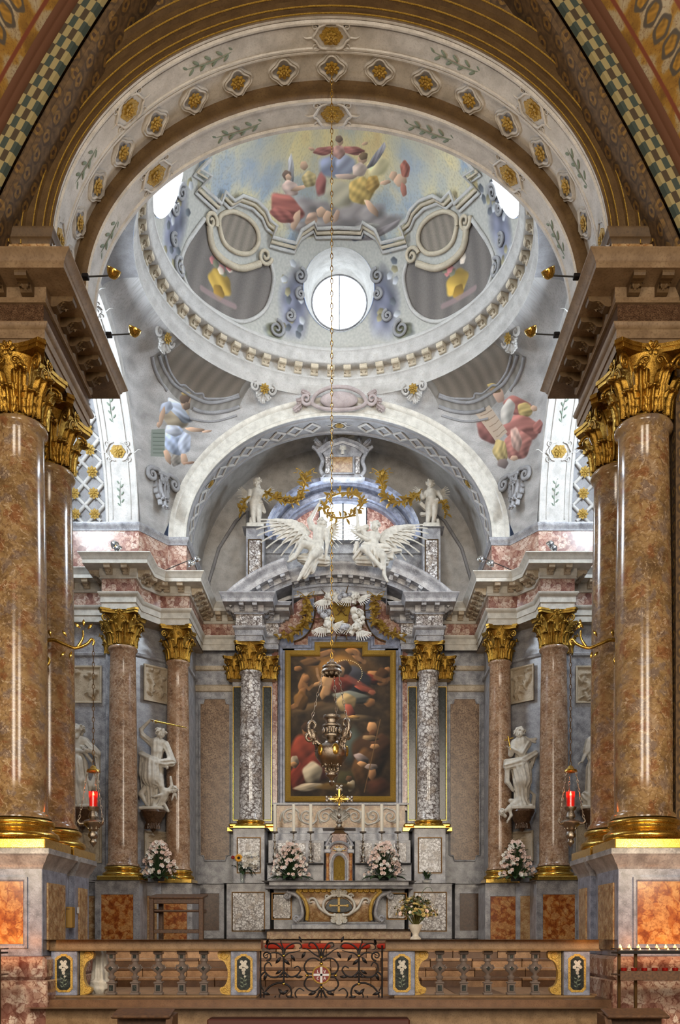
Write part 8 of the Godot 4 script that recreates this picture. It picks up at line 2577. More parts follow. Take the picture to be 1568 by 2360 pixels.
func spot(where: String,at: Vector3,arm: Array,aim: Vector3,lit: bool,power: float,cone: float) -> void:
	var o := thing("spot_lamp","small reflector lamp on a thin arm, %s" % where,"lamp",at,0.0,"reflector lamps")
	var b := MB.new(); b.tube(arm,0.012,0.012,6)
	obj("arm",b,M.black,o)
	b = MB.new(); b.bx(-0.05,0.05,-0.03,0.03,-0.05,0.05,0.008)
	obj("mount",b,M.iron,o)
	var e: Vector3 = arm[arm.size() - 1]
	var y := aim.normalized(); var x := y.cross(Vector3(0.2,0.1,1)).normalized()
	var heads := [e] if lit else [e,arm[arm.size() - 1] * 0.78 + Vector3(0.05,-0.02,0)]
	for h in heads:
		var t := Transform3D(Basis(x,y,x.cross(y)),h)
		var cup := place("reflector",shared("reflector",func():
			var c := MB.new(); c.lathe(V2([0.0,-0.05,0.05,-0.04,0.085,0.0,0.105,0.05,0.11,0.09,0.1,0.085,0.08,0.01,0.045,-0.025,0.0,-0.03]),18); return c),M.gold_smooth if lit else M.chrome,o,t)
		place("bulb",shared("bulb",func():
			var c := MB.new(); c.ball(Vector3(0,0.02,0),Vector3(0.035,0.045,0.035),10,8); return c),M.halogen_glow,cup)
	if power > 0.0:
		var l := SpotLight3D.new()
		l.name = "lamp_light"; l.light_color = Color(1.0,0.88,0.7); l.light_energy = power; l.spot_range = 40.0; l.spot_attenuation = 2.0; l.spot_angle = cone; l.shadow_enabled = true; l.light_size = 0.03
		o.add_child(l)
		l.look_at_from_position(at + e + y * 0.1,at + e + y * 1.1,Vector3(0.3,0.1,1))
# ------------------------------------------------------------------ balustrade and gate
func lobed(w: float,h: float,cut: float) -> PackedVector2Array:
	var pl := PackedVector2Array()
	for q in [[-w,-h + cut],[-w + cut,-h],[w - cut,-h],[w,-h + cut],[w,h - cut * 1.4],[w - cut * 0.9,h - cut * 0.6],[w * 0.45,h - cut * 0.5],[w * 0.3,h],[-w * 0.3,h],[-w * 0.45,h - cut * 0.5],[-w + cut * 0.9,h - cut * 0.6],[-w,h - cut * 1.4]]: pl.append(Vector2(q[0],q[1]))
	return pl
func balustrade() -> void:
	var c := -0.12
	var zf := -13.5
	# steps in front
	var b := MB.new()
	b.bx(-4.3 + c,4.2 + c,0,0.55,-14.0,-13.1,0.02)
	var st := struct("trim_40",b,M.rail_stone,"moulded stone step carrying the balustrade")
	b = MB.new(); b.mould([Vector2(-4.3 + c,-13.1),Vector2(4.2 + c,-13.1)],V2([0,0.44,0.03,0.46,0.05,0.5,0.03,0.555,-0.3,0.56]),0.0,false,true)
	obj("nosing",b,M.rail_stone,st)
	b = MB.new(); b.bx(-4.3 + c,4.2 + c,0,0.3,-13.1,-12.75,0.02)
	struct("trim_41",b,M.rail_stone,"lower stone step before the balustrade")
	b = MB.new(); b.bx(-1.75,1.15,0.3,0.42,-13.08,-12.7,0.02)
	tag(obj("wooden_step",b,M.red_wood),"low reddish wooden step before the iron gate","step")
	for half in 2:
		var sx := -1.0 if half == 0 else 1.0
		var side := "left" if half == 0 else "right"
		var x0 := (-4.3 + c) if half == 0 else 0.92 + 0.02 + c
		var x1 := (-0.92 + c) if half == 0 else 4.22 + c
		var o := thing("balustrade_rail","moulded tan marble rail and plinth of the balustrade, %s of the gate" % side,"balustrade",Vector3(0,0,zf))
		b = MB.new(); b.bx(x0 + 0.1,x1 - 0.05,0.55,0.66,-0.42,0.06,0.015); b.bx(x0 + 0.14,x1 - 0.08,0.66,0.7,-0.38,0.02,0.015)
		obj("plinth",b,M.rail_stone,o)
		b = MB.new()
		b.mould([Vector2(x0,-0.4),Vector2(x0,0.0),Vector2(x1,0.0),Vector2(x1,-0.4)],V2([-0.06,1.38,0.0,1.38,0.02,1.41,0.06,1.43,0.06,1.46,0.09,1.48,0.1,1.52,0.08,1.545,-0.2,1.55]),0.0,false,true)
		b.bx(x0 + 0.02,x1 - 0.02,1.38,1.548,-0.4,-0.02)
		obj("rail",b,M.rail_stone,o)
		# pillars at both ends
		for e in 2:
			var px: float = ([-3.93,-1.2] if half == 0 else [1.2,3.86])[e] + (c if true else 0.0)
			var nearg := (half == 0 and e == 1) or (half == 1 and e == 0)
			var p := thing("balustrade_pillar","pale blue marble pillar with dark inlaid panel, %s of the balustrade, %s" % [side + " half","beside the gate" if nearg else "by the great pedestal"],"pillar",Vector3(px,0.7,zf + 0.0))
			b = MB.new(); b.bx(-0.2,0.2,0,0.68,-0.38,0.0,0.01)
			obj("block",b,M.blue_marble,p)
			b = MB.new(); b.extrude(lobed(0.135,0.29,0.05),0,0.012,0.0,T(Vector3(0,0.34,0.0)))
			var fr := obj("yellow_border",b,M.yellow_marble,p)
			b = MB.new(); b.extrude(lobed(0.1,0.255,0.045),0,0.02,0.0,T(Vector3(0,0.34,0.0)))
			obj("dark_panel",b,M.green_marble,p)
			b = MB.new()
			for q in [[0,0.13,0.045],[-0.045,0.09,0.03],[0.045,0.09,0.03],[0.0,0.05,0.035],[-0.03,0.17,0.028],[0.03,0.17,0.028],[0.0,0.0,0.026],[0.02,-0.05,0.018]]:
				b.add(rosette(q[2],5,0.012),T(Vector3(q[0],0.34 + q[1],0.02)))
			obj("inlaid_flowers",b,M.white_marble,p)
			b = MB.new(); b.tube(curve([Vector3(0,0.36,0.022),Vector3(0.02,0.28,0.022),Vector3(-0.01,0.2,0.022),Vector3(0.01,0.13,0.022)],5),0.006,0.005,5)
			for q in 6: b.ball(Vector3(0.03 * (1 if q % 2 else -1),0.14 + 0.03 * q,0.022),Vector3(0.03,0.01,0.004),6,4,Basis(Vector3(0,0,1),0.5 if q % 2 else -0.5))
			obj("inlaid_stem",b,M.sage_paint,p)
		# scrolled half balusters against the pillars
		for e in 2:
			var px: float = ([-3.72,-1.41] if half == 0 else [1.41,3.65])[e] + c
			var dr := 1.0 if e == 0 else -1.0
			var s := thing("scroll_baluster","flat yellow marble scroll against the pillar, %s half, %s end" % [side,["outer","gate"][e] if half == 0 else ["gate","outer"][e]],"baluster",Vector3(px,0.7,zf - 0.18))
			b = MB.new()
			var pl := PackedVector2Array()
			for q in curve([Vector2(0,0),Vector2(0.14,0.02),Vector2(0.17,0.1),Vector2(0.1,0.14),Vector2(0.06,0.22),Vector2(0.05,0.36),Vector2(0.1,0.5),Vector2(0.19,0.56),Vector2(0.2,0.66),Vector2(0.12,0.68),Vector2(0,0.68)],4): pl.append(Vector2(q.x * dr,q.y))
			b.extrude(pl,-0.06,0.06,0.0)
			obj("slab",b,M.yellow_marble,s)
			b = MB.new(); b.tube(spiral(Vector3(dr * 0.11,0.61,0.06),0.06,1.3,0.0,dr,Vector3(1,0,0),Vector3(0,1,0),16),0.018,0.01,6); b.tube(spiral(Vector3(dr * 0.1,0.07,0.06),0.05,1.3,0.0,-dr,Vector3(1,0,0),Vector3(0,1,0),16),0.016,0.01,6)
			obj("scroll",b,M.yellow_marble,s)
		# five balusters
		for k in 5:
			var bx: float = ([-3.37,-3.01,-2.65,-2.29,-1.95] if half == 0 else [1.67,2.04,2.41,2.77,3.14])[k]
			var p := thing("baluster","carved grey-brown baluster with dark inlays, number %s from the gate, %s half" % [["one","two","three","four","five"][4 - k if half == 0 else k],side],"baluster",Vector3(bx,0.7,zf - 0.18),0.0,"balusters of the chancel rail")
			place("foot",shared("baluster_foot",func():
				var q := MB.new(); q.bx(-0.07,0.07,0,0.04,-0.07,0.07,0.008); q.bx(-0.055,0.055,0.04,0.17,-0.055,0.055,0.008); q.bx(-0.07,0.07,0.17,0.2,-0.07,0.07,0.01); return q),M.baluster_stone,p)
			place("body",shared("baluster_body",func():
				var q := MB.new()
				var pr := []
				for e in V2([0.05,0.2,0.035,0.23,0.055,0.25,0.06,0.28,0.03,0.3,0.035,0.33,0.085,0.37,0.1,0.42,0.085,0.45,0.05,0.47,0.04,0.5,0.06,0.52,0.06,0.54,0.042,0.56,0.045,0.62]): pr.append(e)
				q.lathe(pr,16,Vector3.ZERO,0.0,TAU,0.6); return q),M.baluster_stone,p)
			place("head",shared("baluster_head",func():
				var q := MB.new(); q.bx(-0.05,0.05,0.55,0.62,-0.05,0.05,0.006); q.bx(-0.07,0.07,0.62,0.69,-0.07,0.07,0.01); return q),M.baluster_stone,p)
			place("dark_inlay",shared("baluster_inlay",func():
				var q := MB.new(); q.bx(-0.032,0.032,0.06,0.15,0.05,0.06,0.004); q.bx(-0.026,0.026,0.56,0.615,0.045,0.055,0.004)
				q.extrude(PV([0,0.37,0.035,0.41,0,0.44,-0.035,0.41]),0.085,0.105,0.004); return q),M.green_marble,p)
			place("side_scroll",shared("baluster_side_scroll",func():
				var q := MB.new()
				for e in [-1,1]: q.tube(spiral(Vector3(e * 0.09,0.42,0),0.035,1.2,PI / 2,e,Vector3(1,0,0),Vector3(0,1,0),12),0.014,0.009,6)
				return q),M.baluster_stone,p)
	gate(Vector3(-0.145,0.56,zf - 0.1))
	# white draped bundle behind the left end
	var w := sculpt_figure([[0,0,0,0,-500,0,0.15,0.1,0.05,8,0.02,1.0],[0,-480,0,20,-640,0,0.1,0.07,0.05,5,0.01,0.0],[-60,-60,0.06,90,-40,0.06,0.09,0.08,0.05,5,0.02,1.0]],0,0,0.001,0.02)
	var wd := obj("draped_cloth",w,M.statue_marble)
	wd.position = Vector3(-3.66,0.78,-14.1)
	tag(wd,"white draped cloth bundle standing behind the left end of the balustrade","cloth")
func gate(at: Vector3) -> void:
	var o := thing("iron_gate","low wrought iron gate of dark scrolls with gilt collars and a round emblem","gate",at)
	var g: Material = M.iron
	var b := MB.new()
	for e in [-0.93,0.0,0.93]:
		b.tube([Vector3(e,0.0,0),Vector3(e,0.86 if e == 0.0 else 0.9,0)],0.014,0.014,6)
	b.tube([Vector3(-0.93,0.02,0),Vector3(0.93,0.02,0)],0.014,0.014,6)
	obj("frame",b,g,o)
	for s in [-1,1]:
		var C := func(pts: Array,r0: float,r1: float) -> void:
			var q := MB.new()
			var l := []
			for e in pts: l.append(Vector3(e[0] * s,e[1],0.0))
			q.tube(curve(l,7),r0,r1,6)
			obj("scroll",q,g,o)
		var S := func(x: float,y: float,r: float,turns: float,a0: float,dir: float) -> void:
			var q := MB.new()
			q.tube(spiral(Vector3(x * s,y,0),r,turns,a0 if s > 0 else PI - a0,dir * s,Vector3(1,0,0),Vector3(0,1,0),22,0.2),0.015,0.009,6)
			obj("scroll",q,g,o)
		var LF := func(x: float,y: float,a: float,k: float) -> void:
			place("iron_leaf",shared("iron_leaf",garland_leaf),g,o,Transform3D(Basis(Vector3(0,0,1),a * s).scaled(Vector3.ONE * k),Vector3(x * s,y,0)))
		# side stem rising into a fan of curled fronds
		C.call([[0.575,0.3],[0.575,0.55],[0.575,0.74]],0.016,0.014)
		C.call([[0.575,0.72],[0.6,0.84],[0.7,0.92],[0.8,0.92],[0.83,0.86],[0.78,0.83]],0.016,0.008)
		C.call([[0.575,0.72],[0.55,0.84],[0.45,0.92],[0.34,0.93],[0.3,0.88],[0.34,0.85]],0.016,0.008)
		C.call([[0.575,0.72],[0.58,0.84],[0.62,0.95],[0.6,1.0]],0.016,0.006)
		C.call([[0.575,0.72],[0.5,0.78],[0.4,0.8],[0.32,0.82]],0.014,0.006)
		C.call([[0.575,0.72],[0.66,0.78],[0.78,0.78],[0.86,0.74]],0.014,0.006)
		# middle fan
		C.call([[0.02,0.72],[0.04,0.82],[0.1,0.92],[0.17,0.94],[0.19,0.89],[0.15,0.87]],0.016,0.008)
		C.call([[0.02,0.72],[0.1,0.76],[0.18,0.82],[0.26,0.86]],0.014,0.006)
		# arms from the emblem
		C.call([[0.13,0.46],[0.22,0.48],[0.26,0.58],[0.2,0.68],[0.1,0.7],[0.02,0.66]],0.014,0.012)
		C.call([[0.13,0.42],[0.22,0.4],[0.26,0.3],[0.2,0.22],[0.1,0.2],[0.02,0.26]],0.014,0.012)
		# large S scrolls
		C.call([[0.575,0.5],[0.66,0.42],[0.78,0.42],[0.86,0.5],[0.86,0.6],[0.8,0.64],[0.76,0.58]],0.016,0.009)
		C.call([[0.575,0.5],[0.48,0.42],[0.38,0.44],[0.32,0.52],[0.36,0.58],[0.42,0.55]],0.016,0.009)
		C.call([[0.575,0.32],[0.68,0.32],[0.8,0.26],[0.88,0.14],[0.84,0.05],[0.74,0.05],[0.7,0.13]],0.017,0.009)
		C.call([[0.575,0.32],[0.48,0.26],[0.46,0.14],[0.54,0.05],[0.64,0.1],[0.62,0.18]],0.016,0.009)
		C.call([[0.02,0.22],[0.08,0.1],[0.2,0.03],[0.34,0.06],[0.4,0.16],[0.34,0.24],[0.26,0.2]],0.017,0.009)
		C.call([[0.86,0.5],[0.93,0.42],[0.92,0.28],[0.88,0.2]],0.014,0.01)
		S.call(0.84,0.74,0.08,1.3,-PI / 2,-1.0)
		for e in [[0.3,0.7,0.5,1.0],[0.4,0.66,-0.6,1.0],[0.7,0.62,0.7,1.1],[0.48,0.6,-0.8,1.1],[0.66,0.24,2.4,1.1],[0.5,0.22,-2.2,1.0],[0.2,0.14,1.2,1.1],[0.42,0.1,-1.4,1.0],[0.78,0.14,-1.2,1.1],[0.88,0.36,0.4,1.1],[0.28,0.42,-1.6,1.0],[0.7,0.46,1.0,1.0],[0.84,0.9,0.3,0.9],[0.3,0.94,-0.4,0.9],[0.575,0.42,1.5,0.9],[0.575,0.42,-1.5,0.9]]:
			LF.call(e[0],e[1],e[2],e[3])
		for e in [[0.575,0.74],[0.575,0.31],[0.22,0.44],[0.4,0.06],[0.74,0.05]]:
			var q := MB.new(); q.ball(Vector3(e[0] * s,e[1],0),Vector3(0.028,0.022,0.028),8,6)
			obj("gilt_collar",q,M.gold_smooth,o)
	for e in [0.72,0.62,0.26,0.04]:
		var q := MB.new(); q.ball(Vector3(0,e,0),Vector3(0.03,0.022,0.03),8,6)
		obj("gilt_collar",q,M.gold_smooth,o)
	# emblem: white cross on red, letters in the quarters
	b = MB.new()
	var disc := PackedVector2Array()
	for i in 40: disc.append(Vector2(cos(TAU * i / 40),sin(TAU * i / 40)) * 0.125)
	b.extrude(disc,-0.012,0.016,0.003,T(Vector3(0,0.45,0)))
	var em := obj("emblem",b,M.enamel_red,o)
	b = MB.new(); b.torus(Vector3(0,0.45,0.01),0.13,0.014,Basis(),36,8)
	obj("emblem_rim",b,M.gold_paint,em)
	b = MB.new(); b.bx(-0.12,0.12,0.432,0.468,0.014,0.022,0.002); b.bx(-0.018,0.018,0.33,0.57,0.014,0.022,0.002)
	obj("white_cross",b,M.enamel_white,em)
	for e in [["L",-0.052,0.5],["V",0.052,0.5],["C",-0.052,0.398],["A",0.052,0.398]]:
		var tm := TextMesh.new()
		var sf := SystemFont.new(); sf.font_names = PackedStringArray(["Droid Sans"]); sf.font_weight = 700
		tm.font = sf; tm.text = e[0]; tm.font_size = 24; tm.pixel_size = 0.0026; tm.depth = 0.008
		place("letter_" + e[0].to_lower(),tm,M.enamel_white,em,T(Vector3(e[1],e[2],0.018)))
# ------------------------------------------------------------------ flowers
func lily() -> MB:
	var b := MB.new()
	for k in 6:
		var a := TAU * k / 6
		var p := PackedVector3Array()
		for i in 5:
			var s := i / 4.0
			var r := 0.008 + 0.05 * s
			var y := 0.045 * sin(s * 1.7) - 0.012 * s * s * s
			var w := 0.02 * sin(s * PI * 0.9 + 0.2) + 0.001
			var d := Vector3(cos(a),0,sin(a)); var t := Vector3(-sin(a),0,cos(a))
			p.append(d * r + t * w + Vector3(0,y,0)); p.append(d * r + Vector3(0,y - 0.006,0)); p.append(d * r - t * w + Vector3(0,y,0))
		b.patch(p,5,3,-2.0)
	b.ball(Vector3(0,0.02,0),Vector3(0.01,0.016,0.01),6,4)
	return b
func broad_leaf(L: float,w: float) -> MB:
	var b := MB.new()
	for side in 2:
		var p := PackedVector3Array()
		for i in 8:
			var s := i / 7.0
			var ww := w * sin(minf(1.0,s * 0.96 + 0.06) * PI)
			var y := 0.18 * L * sin(s * 2.4) - 0.1 * L * s * s
			for j in 5:
				var q := j / 4.0 * 2.0 - 1.0
				p.append(Vector3(q * ww,y + absf(q) * 0.25 * ww - side * 0.004,L * s))
		b.patch(p,8,5,-2.0)
	return b
func bouquet(called: String,label: String,at: Vector3,w: float,h: float,count: int,seed_: int,petals: Array,group: String,leaves := 8) -> Node3D:
	var o := thing(called,label,"flowers",at,0.0,group)
	var g := RandomNumberGenerator.new(); g.seed = seed_
	var b := MB.new(); b.lathe(V2([0,0,0.12,0,0.15,0.06,0.14,0.1,0,0.1]),18)
	obj("bowl",b,M.green_marble,o)
	var fl := shared("lily",lily)
	var stems := MB.new()
	for k in count:
		var t := g.randf()
		var y := h * (0.12 + 0.86 * pow(t,0.85))
		var rad := w * 0.5 * (1.0 - 0.78 * pow(t,1.3)) * (0.35 + 0.65 * sqrt(g.randf()))
		var a := g.randf() * TAU
		var p := Vector3(cos(a) * rad,y + g.randf_range(-0.04,0.04),sin(a) * rad * 0.55 + 0.04)
		var out := (Vector3(p.x * 1.3,0.25 * h,absf(p.z) + 0.25)).normalized()
		out = (out + Vector3(g.randf_range(-0.3,0.3),g.randf_range(-0.3,0.3),0.3)).normalized()
		var x := out.cross(Vector3(0.2,0.1,1)).normalized()
		var sc := g.randf_range(0.75,1.15)
		place("flower",fl,petals[g.randi() % petals.size()],o,Transform3D(Basis(x,out,x.cross(out)).scaled(Vector3.ONE * sc),p))
		stems.tube([Vector3(0,0.08,0.0),Vector3(p.x * 0.6,p.y * 0.7,p.z * 0.5),p],0.006,0.004,4,[],false)
	obj("stems",stems,M.leaf,o)
	var lm := shared("broad_leaf",func(): return broad_leaf(0.42,0.07))
	for k in leaves:
		var a := -PI * (k + 0.5) / leaves + PI * 0.5
		place("leaf",lm,M.leaf,o,Transform3D(Basis(Vector3.UP,a) * Basis(Vector3.RIGHT,0.12),Vector3(sin(a) * 0.12,0.06,cos(a) * 0.08)).scaled_local(Vector3.ONE * w * g.randf_range(1.0,1.3)))
	var sm := shared("small_leaf",func(): return broad_leaf(0.16,0.03))
	for k in count / 3:
		var a := g.randf() * TAU
		var t := g.randf()
		var rad := w * 0.42 * (1.0 - 0.7 * t)
		place("leaf",sm,M.leaf,o,Transform3D(Basis(Vector3.UP,PI / 2 - a) * Basis(Vector3.RIGHT,g.randf_range(-0.9,0.2)),Vector3(cos(a) * rad,h * (0.1 + 0.8 * t),sin(a) * rad * 0.55 + 0.03)))
	return o
func flowers() -> void:
	var pk := [M.petal_pink,M.petal_pink,M.petal_white]
	bouquet("lily_bouquet","pyramid bouquet of pale pink lilies on the altar, left of the tabernacle",Vector3(-1.28,3.015,-23.42),1.1,1.02,170,1,pk,"pink lily bouquets")
	bouquet("lily_bouquet","pyramid bouquet of pale pink lilies on the altar, right of the tabernacle",Vector3(1.18,3.015,-23.42),1.1,1.02,170,2,pk,"pink lily bouquets")
	bouquet("lily_bouquet","pyramid bouquet of pale pink lilies below the statue with the sword",Vector3(-4.5,2.945,-22.3),0.95,1.0,160,3,pk,"pink lily bouquets")
	bouquet("lily_bouquet","pyramid bouquet of pale pink lilies below the statue with the cross",Vector3(4.45,2.945,-22.3),0.95,1.0,160,4,pk,"pink lily bouquets")
	# glass vase with a sunflower, a red rose and white flowers on the altar's left block
	var o := thing("flower_vase","glass vase with a sunflower, a red rose and white flowers left of the altar table","vase",Vector3(-2.62,3.0,-23.98))
	var b := MB.new(); b.lathe(V2([0,0,0.055,0,0.05,0.1,0.06,0.26,0.055,0.26,0.045,0.1,0,0.01]),18)
	obj("glass",b,M.clear_glass,o)
	var g := RandomNumberGenerator.new(); g.seed = 12
	b = MB.new()
	for k in 9: b.tube([Vector3(g.randf_range(-0.03,0.03),0.02,g.randf_range(-0.03,0.03)),Vector3(g.randf_range(-0.1,0.1),0.4,0),Vector3(g.randf_range(-0.2,0.3),0.55,0.05)],0.008,0.005,5)
	obj("stems",b,M.leaf,o)
	for k in 34: place("white_flower",shared("lily",lily),M.petal_white,o,Transform3D(Basis(Vector3.RIGHT,g.randf_range(0.4,1.5)).scaled(Vector3.ONE * 1.5),Vector3(0.22 + g.randf_range(-0.16,0.18),0.62 + g.randf_range(-0.22,0.12),g.randf_range(0.0,0.14))))
	for k in 18: place("leaf",shared("small_leaf",func(): return broad_leaf(0.16,0.03)),M.leaf,o,Transform3D(Basis(Vector3.UP,g.randf() * TAU) * Basis(Vector3.RIGHT,g.randf_range(-0.3,1.0)),Vector3(g.randf_range(-0.15,0.25),g.randf_range(0.28,0.5),g.randf_range(-0.05,0.1))).scaled_local(Vector3.ONE * 1.3))
	var sun := group_node("sunflower",o,Transform3D(Basis(Vector3.RIGHT,-0.1),Vector3(-0.08,0.66,0.1)))
	b = MB.new(); b.ball(Vector3.ZERO,Vector3(0.045,0.045,0.02),14,8)
	obj("seed_head",b,M.seed_brown,sun)
	for k in 16: place("petal",shared("garland_leaf",garland_leaf),M.petal_yellow,sun,Transform3D(Basis(Vector3(0,0,1),TAU * k / 16),Vector3(0,0,0)).translated_local(Vector3(0,0.03,0)).scaled_local(Vector3(0.8,0.7,0.6)))
	b = MB.new()
	for k in 7: b.ball(Vector3(-0.24,0.68,0.04) + Vector3(cos(k * 0.9),sin(k * 0.9) * 0.7,0.5) * 0.025,Vector3(0.032,0.028,0.02),8,6,Basis(Vector3(0,0,1),k))
	obj("rose",b,M.petal_red,o)
	# little potted plant on the right block
	o = thing("potted_plant","tiny green plant in a white pot right of the altar table","plant",Vector3(2.36,3.0,-23.98))
	b = MB.new(); b.lathe(V2([0,0,0.1,0,0.12,0.06,0.0,0.06]),14)
	obj("pot",b,M.paper,o)
	for k in 22: place("leaf",shared("small_leaf",func(): return broad_leaf(0.16,0.03)),M.leaf,o,Transform3D(Basis(Vector3.UP,g.randf() * TAU) * Basis(Vector3.RIGHT,g.randf_range(-1.3,0.0)),Vector3(g.randf_range(-0.06,0.06),0.06 + g.randf() * 0.16,g.randf_range(-0.04,0.04))))
	# dried bunch in a pale stone vase standing on the balustrade
	o = thing("dried_bouquet","round bunch of yellowish dried flowers in a pale vase on the right balustrade rail","flowers",Vector3(1.3,1.55,-13.66))
	b = MB.new(); b.lathe(V2([0,0,0.085,0,0.085,0.02,0.05,0.05,0.045,0.08,0.08,0.14,0.105,0.2,0.11,0.23,0.09,0.225,0,0.2]),20)
	obj("vase",b,M.white_marble,o)
	b = MB.new()
	for k in 60:
		var a := g.randf() * TAU; var e := g.randf_range(0.1,1.5)
		var d := Vector3(cos(a) * cos(e),sin(e),sin(a) * cos(e))
		b.tube([Vector3(0,0.18,0),Vector3(0,0.34,0) + d * Vector3(0.2,0.2,0.2),Vector3(0,0.38,0) + d * Vector3(0.34,0.3,0.28)],0.005,0.003,4,[],false)
	obj("stems",b,M.leaf_dry,o)
	for k in 280:
		var a := g.randf() * TAU; var e := g.randf_range(-0.1,1.5)
		var r := 0.55 + 0.45 * g.randf()
		var d := Vector3(cos(a) * cos(e),sin(e),sin(a) * cos(e))
		var y := (d + Vector3(0,0.2,0)).normalized(); var x := y.cross(Vector3(0.3,0.1,1)).normalized()
		var t := Transform3D(Basis(x,y,x.cross(y)).scaled(Vector3.ONE * g.randf_range(0.4,0.75)),Vector3(0,0.38,0) + d * Vector3(0.34,0.27,0.28) * r)
		if k % 2: place("dry_flower",shared("lily",lily),[M.petal_cream,M.petal_cream,M.petal_white,M.petal_pink][g.randi() % 4],o,t)
		else: place("dry_leaf",shared("small_leaf",func(): return broad_leaf(0.16,0.03)),M.leaf_dry if k % 4 else M.leaf,o,t)
	b = MB.new(); b.tube(curve([Vector3(0.06,0.55,0),Vector3(0.12,0.75,0),Vector3(0.22,0.8,0),Vector3(0.27,0.72,0)],6),0.006,0.003,5); b.tube(curve([Vector3(-0.1,0.5,0),Vector3(-0.24,0.72,0),Vector3(-0.4,0.8,0)],6),0.004,0.002,5)
	obj("grass_blade",b,M.leaf,o)
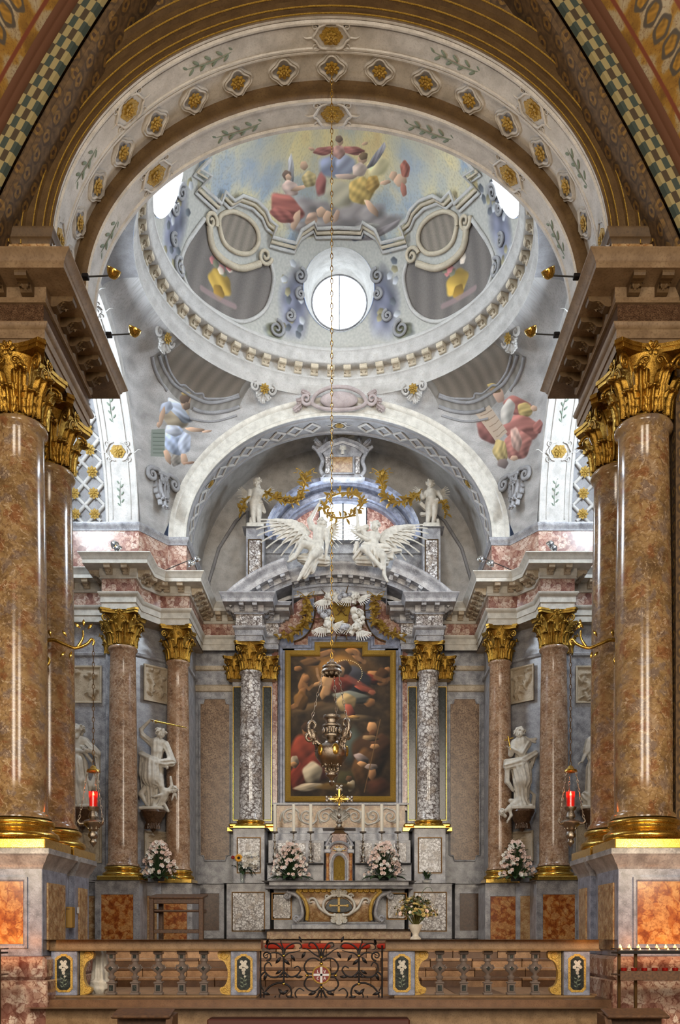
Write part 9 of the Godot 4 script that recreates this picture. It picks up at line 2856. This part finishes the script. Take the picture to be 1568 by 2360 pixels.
# ------------------------------------------------------------------ things in the nave and behind the rail
func nave_things() -> void:
	for sx in [-1,1]:
		var side := "left" if sx < 0 else "right"
		var o := thing("candle_stand","iron votive candle stand with two trays before the %s pedestal" % side,"candle stand",Vector3(sx * (5.15 if sx < 0 else 4.98),0,-12.35))
		var w := 0.62 if sx < 0 else 1.0
		var b := MB.new()
		for e in [-w + 0.05,w - 0.05,(w - 0.3) if sx < 0 else -w + 0.28]:
			b.bx(e - 0.02,e + 0.02,0,1.42,-0.02,0.02,0.004); b.bx(e - 0.02,e + 0.02,0,0.03,-0.25,0.25,0.004)
		obj("frame",b,M.bronze,o)
		b = MB.new(); b.bx(-w,w,1.36,1.385,-0.2,0.14,0.004); b.bx(-w,w,1.385,1.41,0.13,0.14); b.bx(-w,w,1.42,1.435,-0.22,-0.06,0.004)
		obj("upper_tray",b,M.iron,o)
		b = MB.new(); b.bx(-w,w,1.06,1.08,-0.22,0.22,0.004); b.bx(-w,w,1.0,1.13,0.21,0.225,0.004)
		obj("lower_tray",b,M.wood,o)
		var n := 15 if sx > 0 else 10
		for r in 2:
			for k in n:
				var x := -w + 0.07 + (2.0 * w - 0.14) * (k + 0.25 * r) / (n - 0.5)
				var v := thing("votive_candle","small lit votive candle on the %s stand, %s row" % [side,["front","back"][r]],"candle",o.position + Vector3(x,[1.386,1.436][r],[0.06,-0.12][r]),0.0,"lit votive candles, %s stand, %s row" % [side,["front","back"][r]])
				place("cup",shared("votive_cup",func():
					var q := MB.new(); q.lathe(V2([0,0,0.022,0,0.024,0.03,0.02,0.03,0.019,0.02,0,0.02]),10); return q),M.candle_wax,v)
				place("flame",shared("votive_flame",func():
					var q := MB.new(); q.lathe(V2([0,0.022,0.009,0.032,0.007,0.044,0,0.056]),8); return q),M.flame,v)
		for k in 4:
			var om := OmniLight3D.new()
			om.name = "flame_light" if k == 0 else "flame_light_%03d" % k
			om.light_color = Color(1.0,0.6,0.25); om.light_energy = 0.16; om.omni_range = 40.0; om.omni_attenuation = 2.0; om.shadow_enabled = true; om.light_size = 0.03
			o.add_child(om); om.position = Vector3(-w + 0.15 + (2 * w - 0.3) * k / 3.0,1.52,-0.04)
		var m := 14 if sx > 0 else 9
		for k in m:
			var cup := thing("red_votive_cup","unlit red glass votive cup on the lower tray of the %s stand" % side,"cup",o.position + Vector3(-w + 0.08 + (2 * w - 0.16) * k / (m - 1.0),1.08,0.12),0.0,"red votive cups, %s stand" % side)
			place("glass",shared("red_cup",func():
				var q := MB.new(); q.lathe(V2([0,0,0.035,0,0.042,0.09,0.038,0.09,0.032,0.01,0,0.01]),12); return q),M.red_glass_cup,cup)
			place("wax",shared("red_cup_wax",func():
				var q := MB.new(); q.lathe(V2([0,0.06,0.036,0.06]),10); return q),M.candle_wax,cup)
	# globe lamps added outside the view, low warm light for the great columns
	for sx in [-1,1]:
		var gl := thing("added_globe_lamp","added unseen white globe lamp on an iron bracket, lights the great columns, %s of the chapel" % ("left" if sx < 0 else "right"),"lamp",Vector3(sx * 6.0,3.0,-8.5))
		var gb := MB.new(); gb.ball(Vector3.ZERO,Vector3.ONE * 0.22,20,14)
		obj("globe",gb,M.added_globe_glow,gl)
		gb = MB.new(); gb.tube([Vector3(sx * 3.0,0.1,0),Vector3(sx * 0.5,0.34,0),Vector3(0,0.34,0),Vector3(0,0.2,0)],0.03,0.02,8)
		obj("bracket",gb,M.iron,gl)
		var gm := OmniLight3D.new()
		gm.name = "added_globe_light"; gm.light_color = Color(1.0,0.9,0.75); gm.light_energy = 6.0; gm.omni_range = 60.0; gm.omni_attenuation = 2.0; gm.shadow_enabled = true; gm.light_size = 0.2
		gl.add_child(gm)
	# pews at the lower edge
	for e in [[-1.36,-8.3,0.52],[2.66,-8.3,0.55]]:
		var o := thing("kneeling_bench","short dark wooden kneeling bench in the nave, %s" % ("left of the aisle" if e[0] < 0 else "right of the aisle"),"bench",Vector3(e[0],0,e[1]))
		var q := -1.0 if e[0] < 0 else 1.0
		var b := MB.new(); b.bx(0,q * e[2],0.45,0.9,-0.05,0.0,0.01)
		obj("backrest",b,M.wood,o)
		b = MB.new(); b.box(Vector3(q * e[2] / 2,0.905,0.06),Vector3(e[2] + 0.02,0.03,0.26),0.01,Basis(Vector3.RIGHT,0.2))
		obj("book_ledge",b,M.wood,o)
		b = MB.new(); b.bx(0,q * e[2],0.42,0.46,0.0,0.42,0.01)
		obj("seat",b,M.wood,o)
		b = MB.new(); b.extrude(PV([-0.1,0,0.46,0,0.46,0.5,0.3,0.62,0.14,0.88,-0.1,0.9]),-0.03,0.03,0.008,Transform3D(Basis(Vector3.UP,-PI / 2),Vector3.ZERO))
		obj("end_panel",b,M.wood,o)
	# wooden kneeling desk behind the left rail
	var d := thing("kneeling_desk","plain wooden kneeling desk with a sloping top behind the left balustrade","desk",Vector3(-3.22,1.5,-18.1))
	for e in [[-0.5,0.1],[0.5,0.1],[-0.42,-0.4],[0.42,-0.4]]: box_obj("leg",M.wood,d,e[0] - 0.045,e[0] + 0.045,0,0.86,e[1] - 0.045,e[1] + 0.045)
	var b2 := MB.new(); b2.box(Vector3(0,0.9,-0.15),Vector3(1.1,0.045,0.66),0.01,Basis(Vector3.RIGHT,0.12))
	obj("sloping_top",b2,M.wood,d)
	box_obj("shelf",M.wood,d,-0.46,0.46,0.58,0.62,-0.4,0.1)
	box_obj("apron",M.wood,d,-0.5,0.5,0.74,0.84,0.08,0.12)
	box_obj("foot_rail",M.wood,d,-0.5,0.5,0.14,0.22,0.06,0.12)
	for e in [-0.5,0.5]: box_obj("side_rail",M.wood,d,e - 0.03,e + 0.03,0.56,0.64,-0.4,0.1)
	# offertory box and notice on the left pedestal
	var ob := thing("offertory_box","small yellow offertory box in the gap of the left pedestal","box",Vector3(-4.26,E + 0.08,-14.42))
	box_obj("case",M.yellow_box,ob,-0.07,0.07,0,0.34,-0.08,0.08,0.01)
	box_obj("slot",M.black,ob,-0.03,0.03,0.3,0.31,0.075,0.083,0.0)
	var nt := thing("paper_notice","small white paper notice on the left pedestal beside the yellow box","notice",Vector3(-4.272,E + 0.33,-14.95))
	box_obj("sheet",M.paper,nt,-0.002,0.002,0,0.1,-0.08,0.08,0.0)
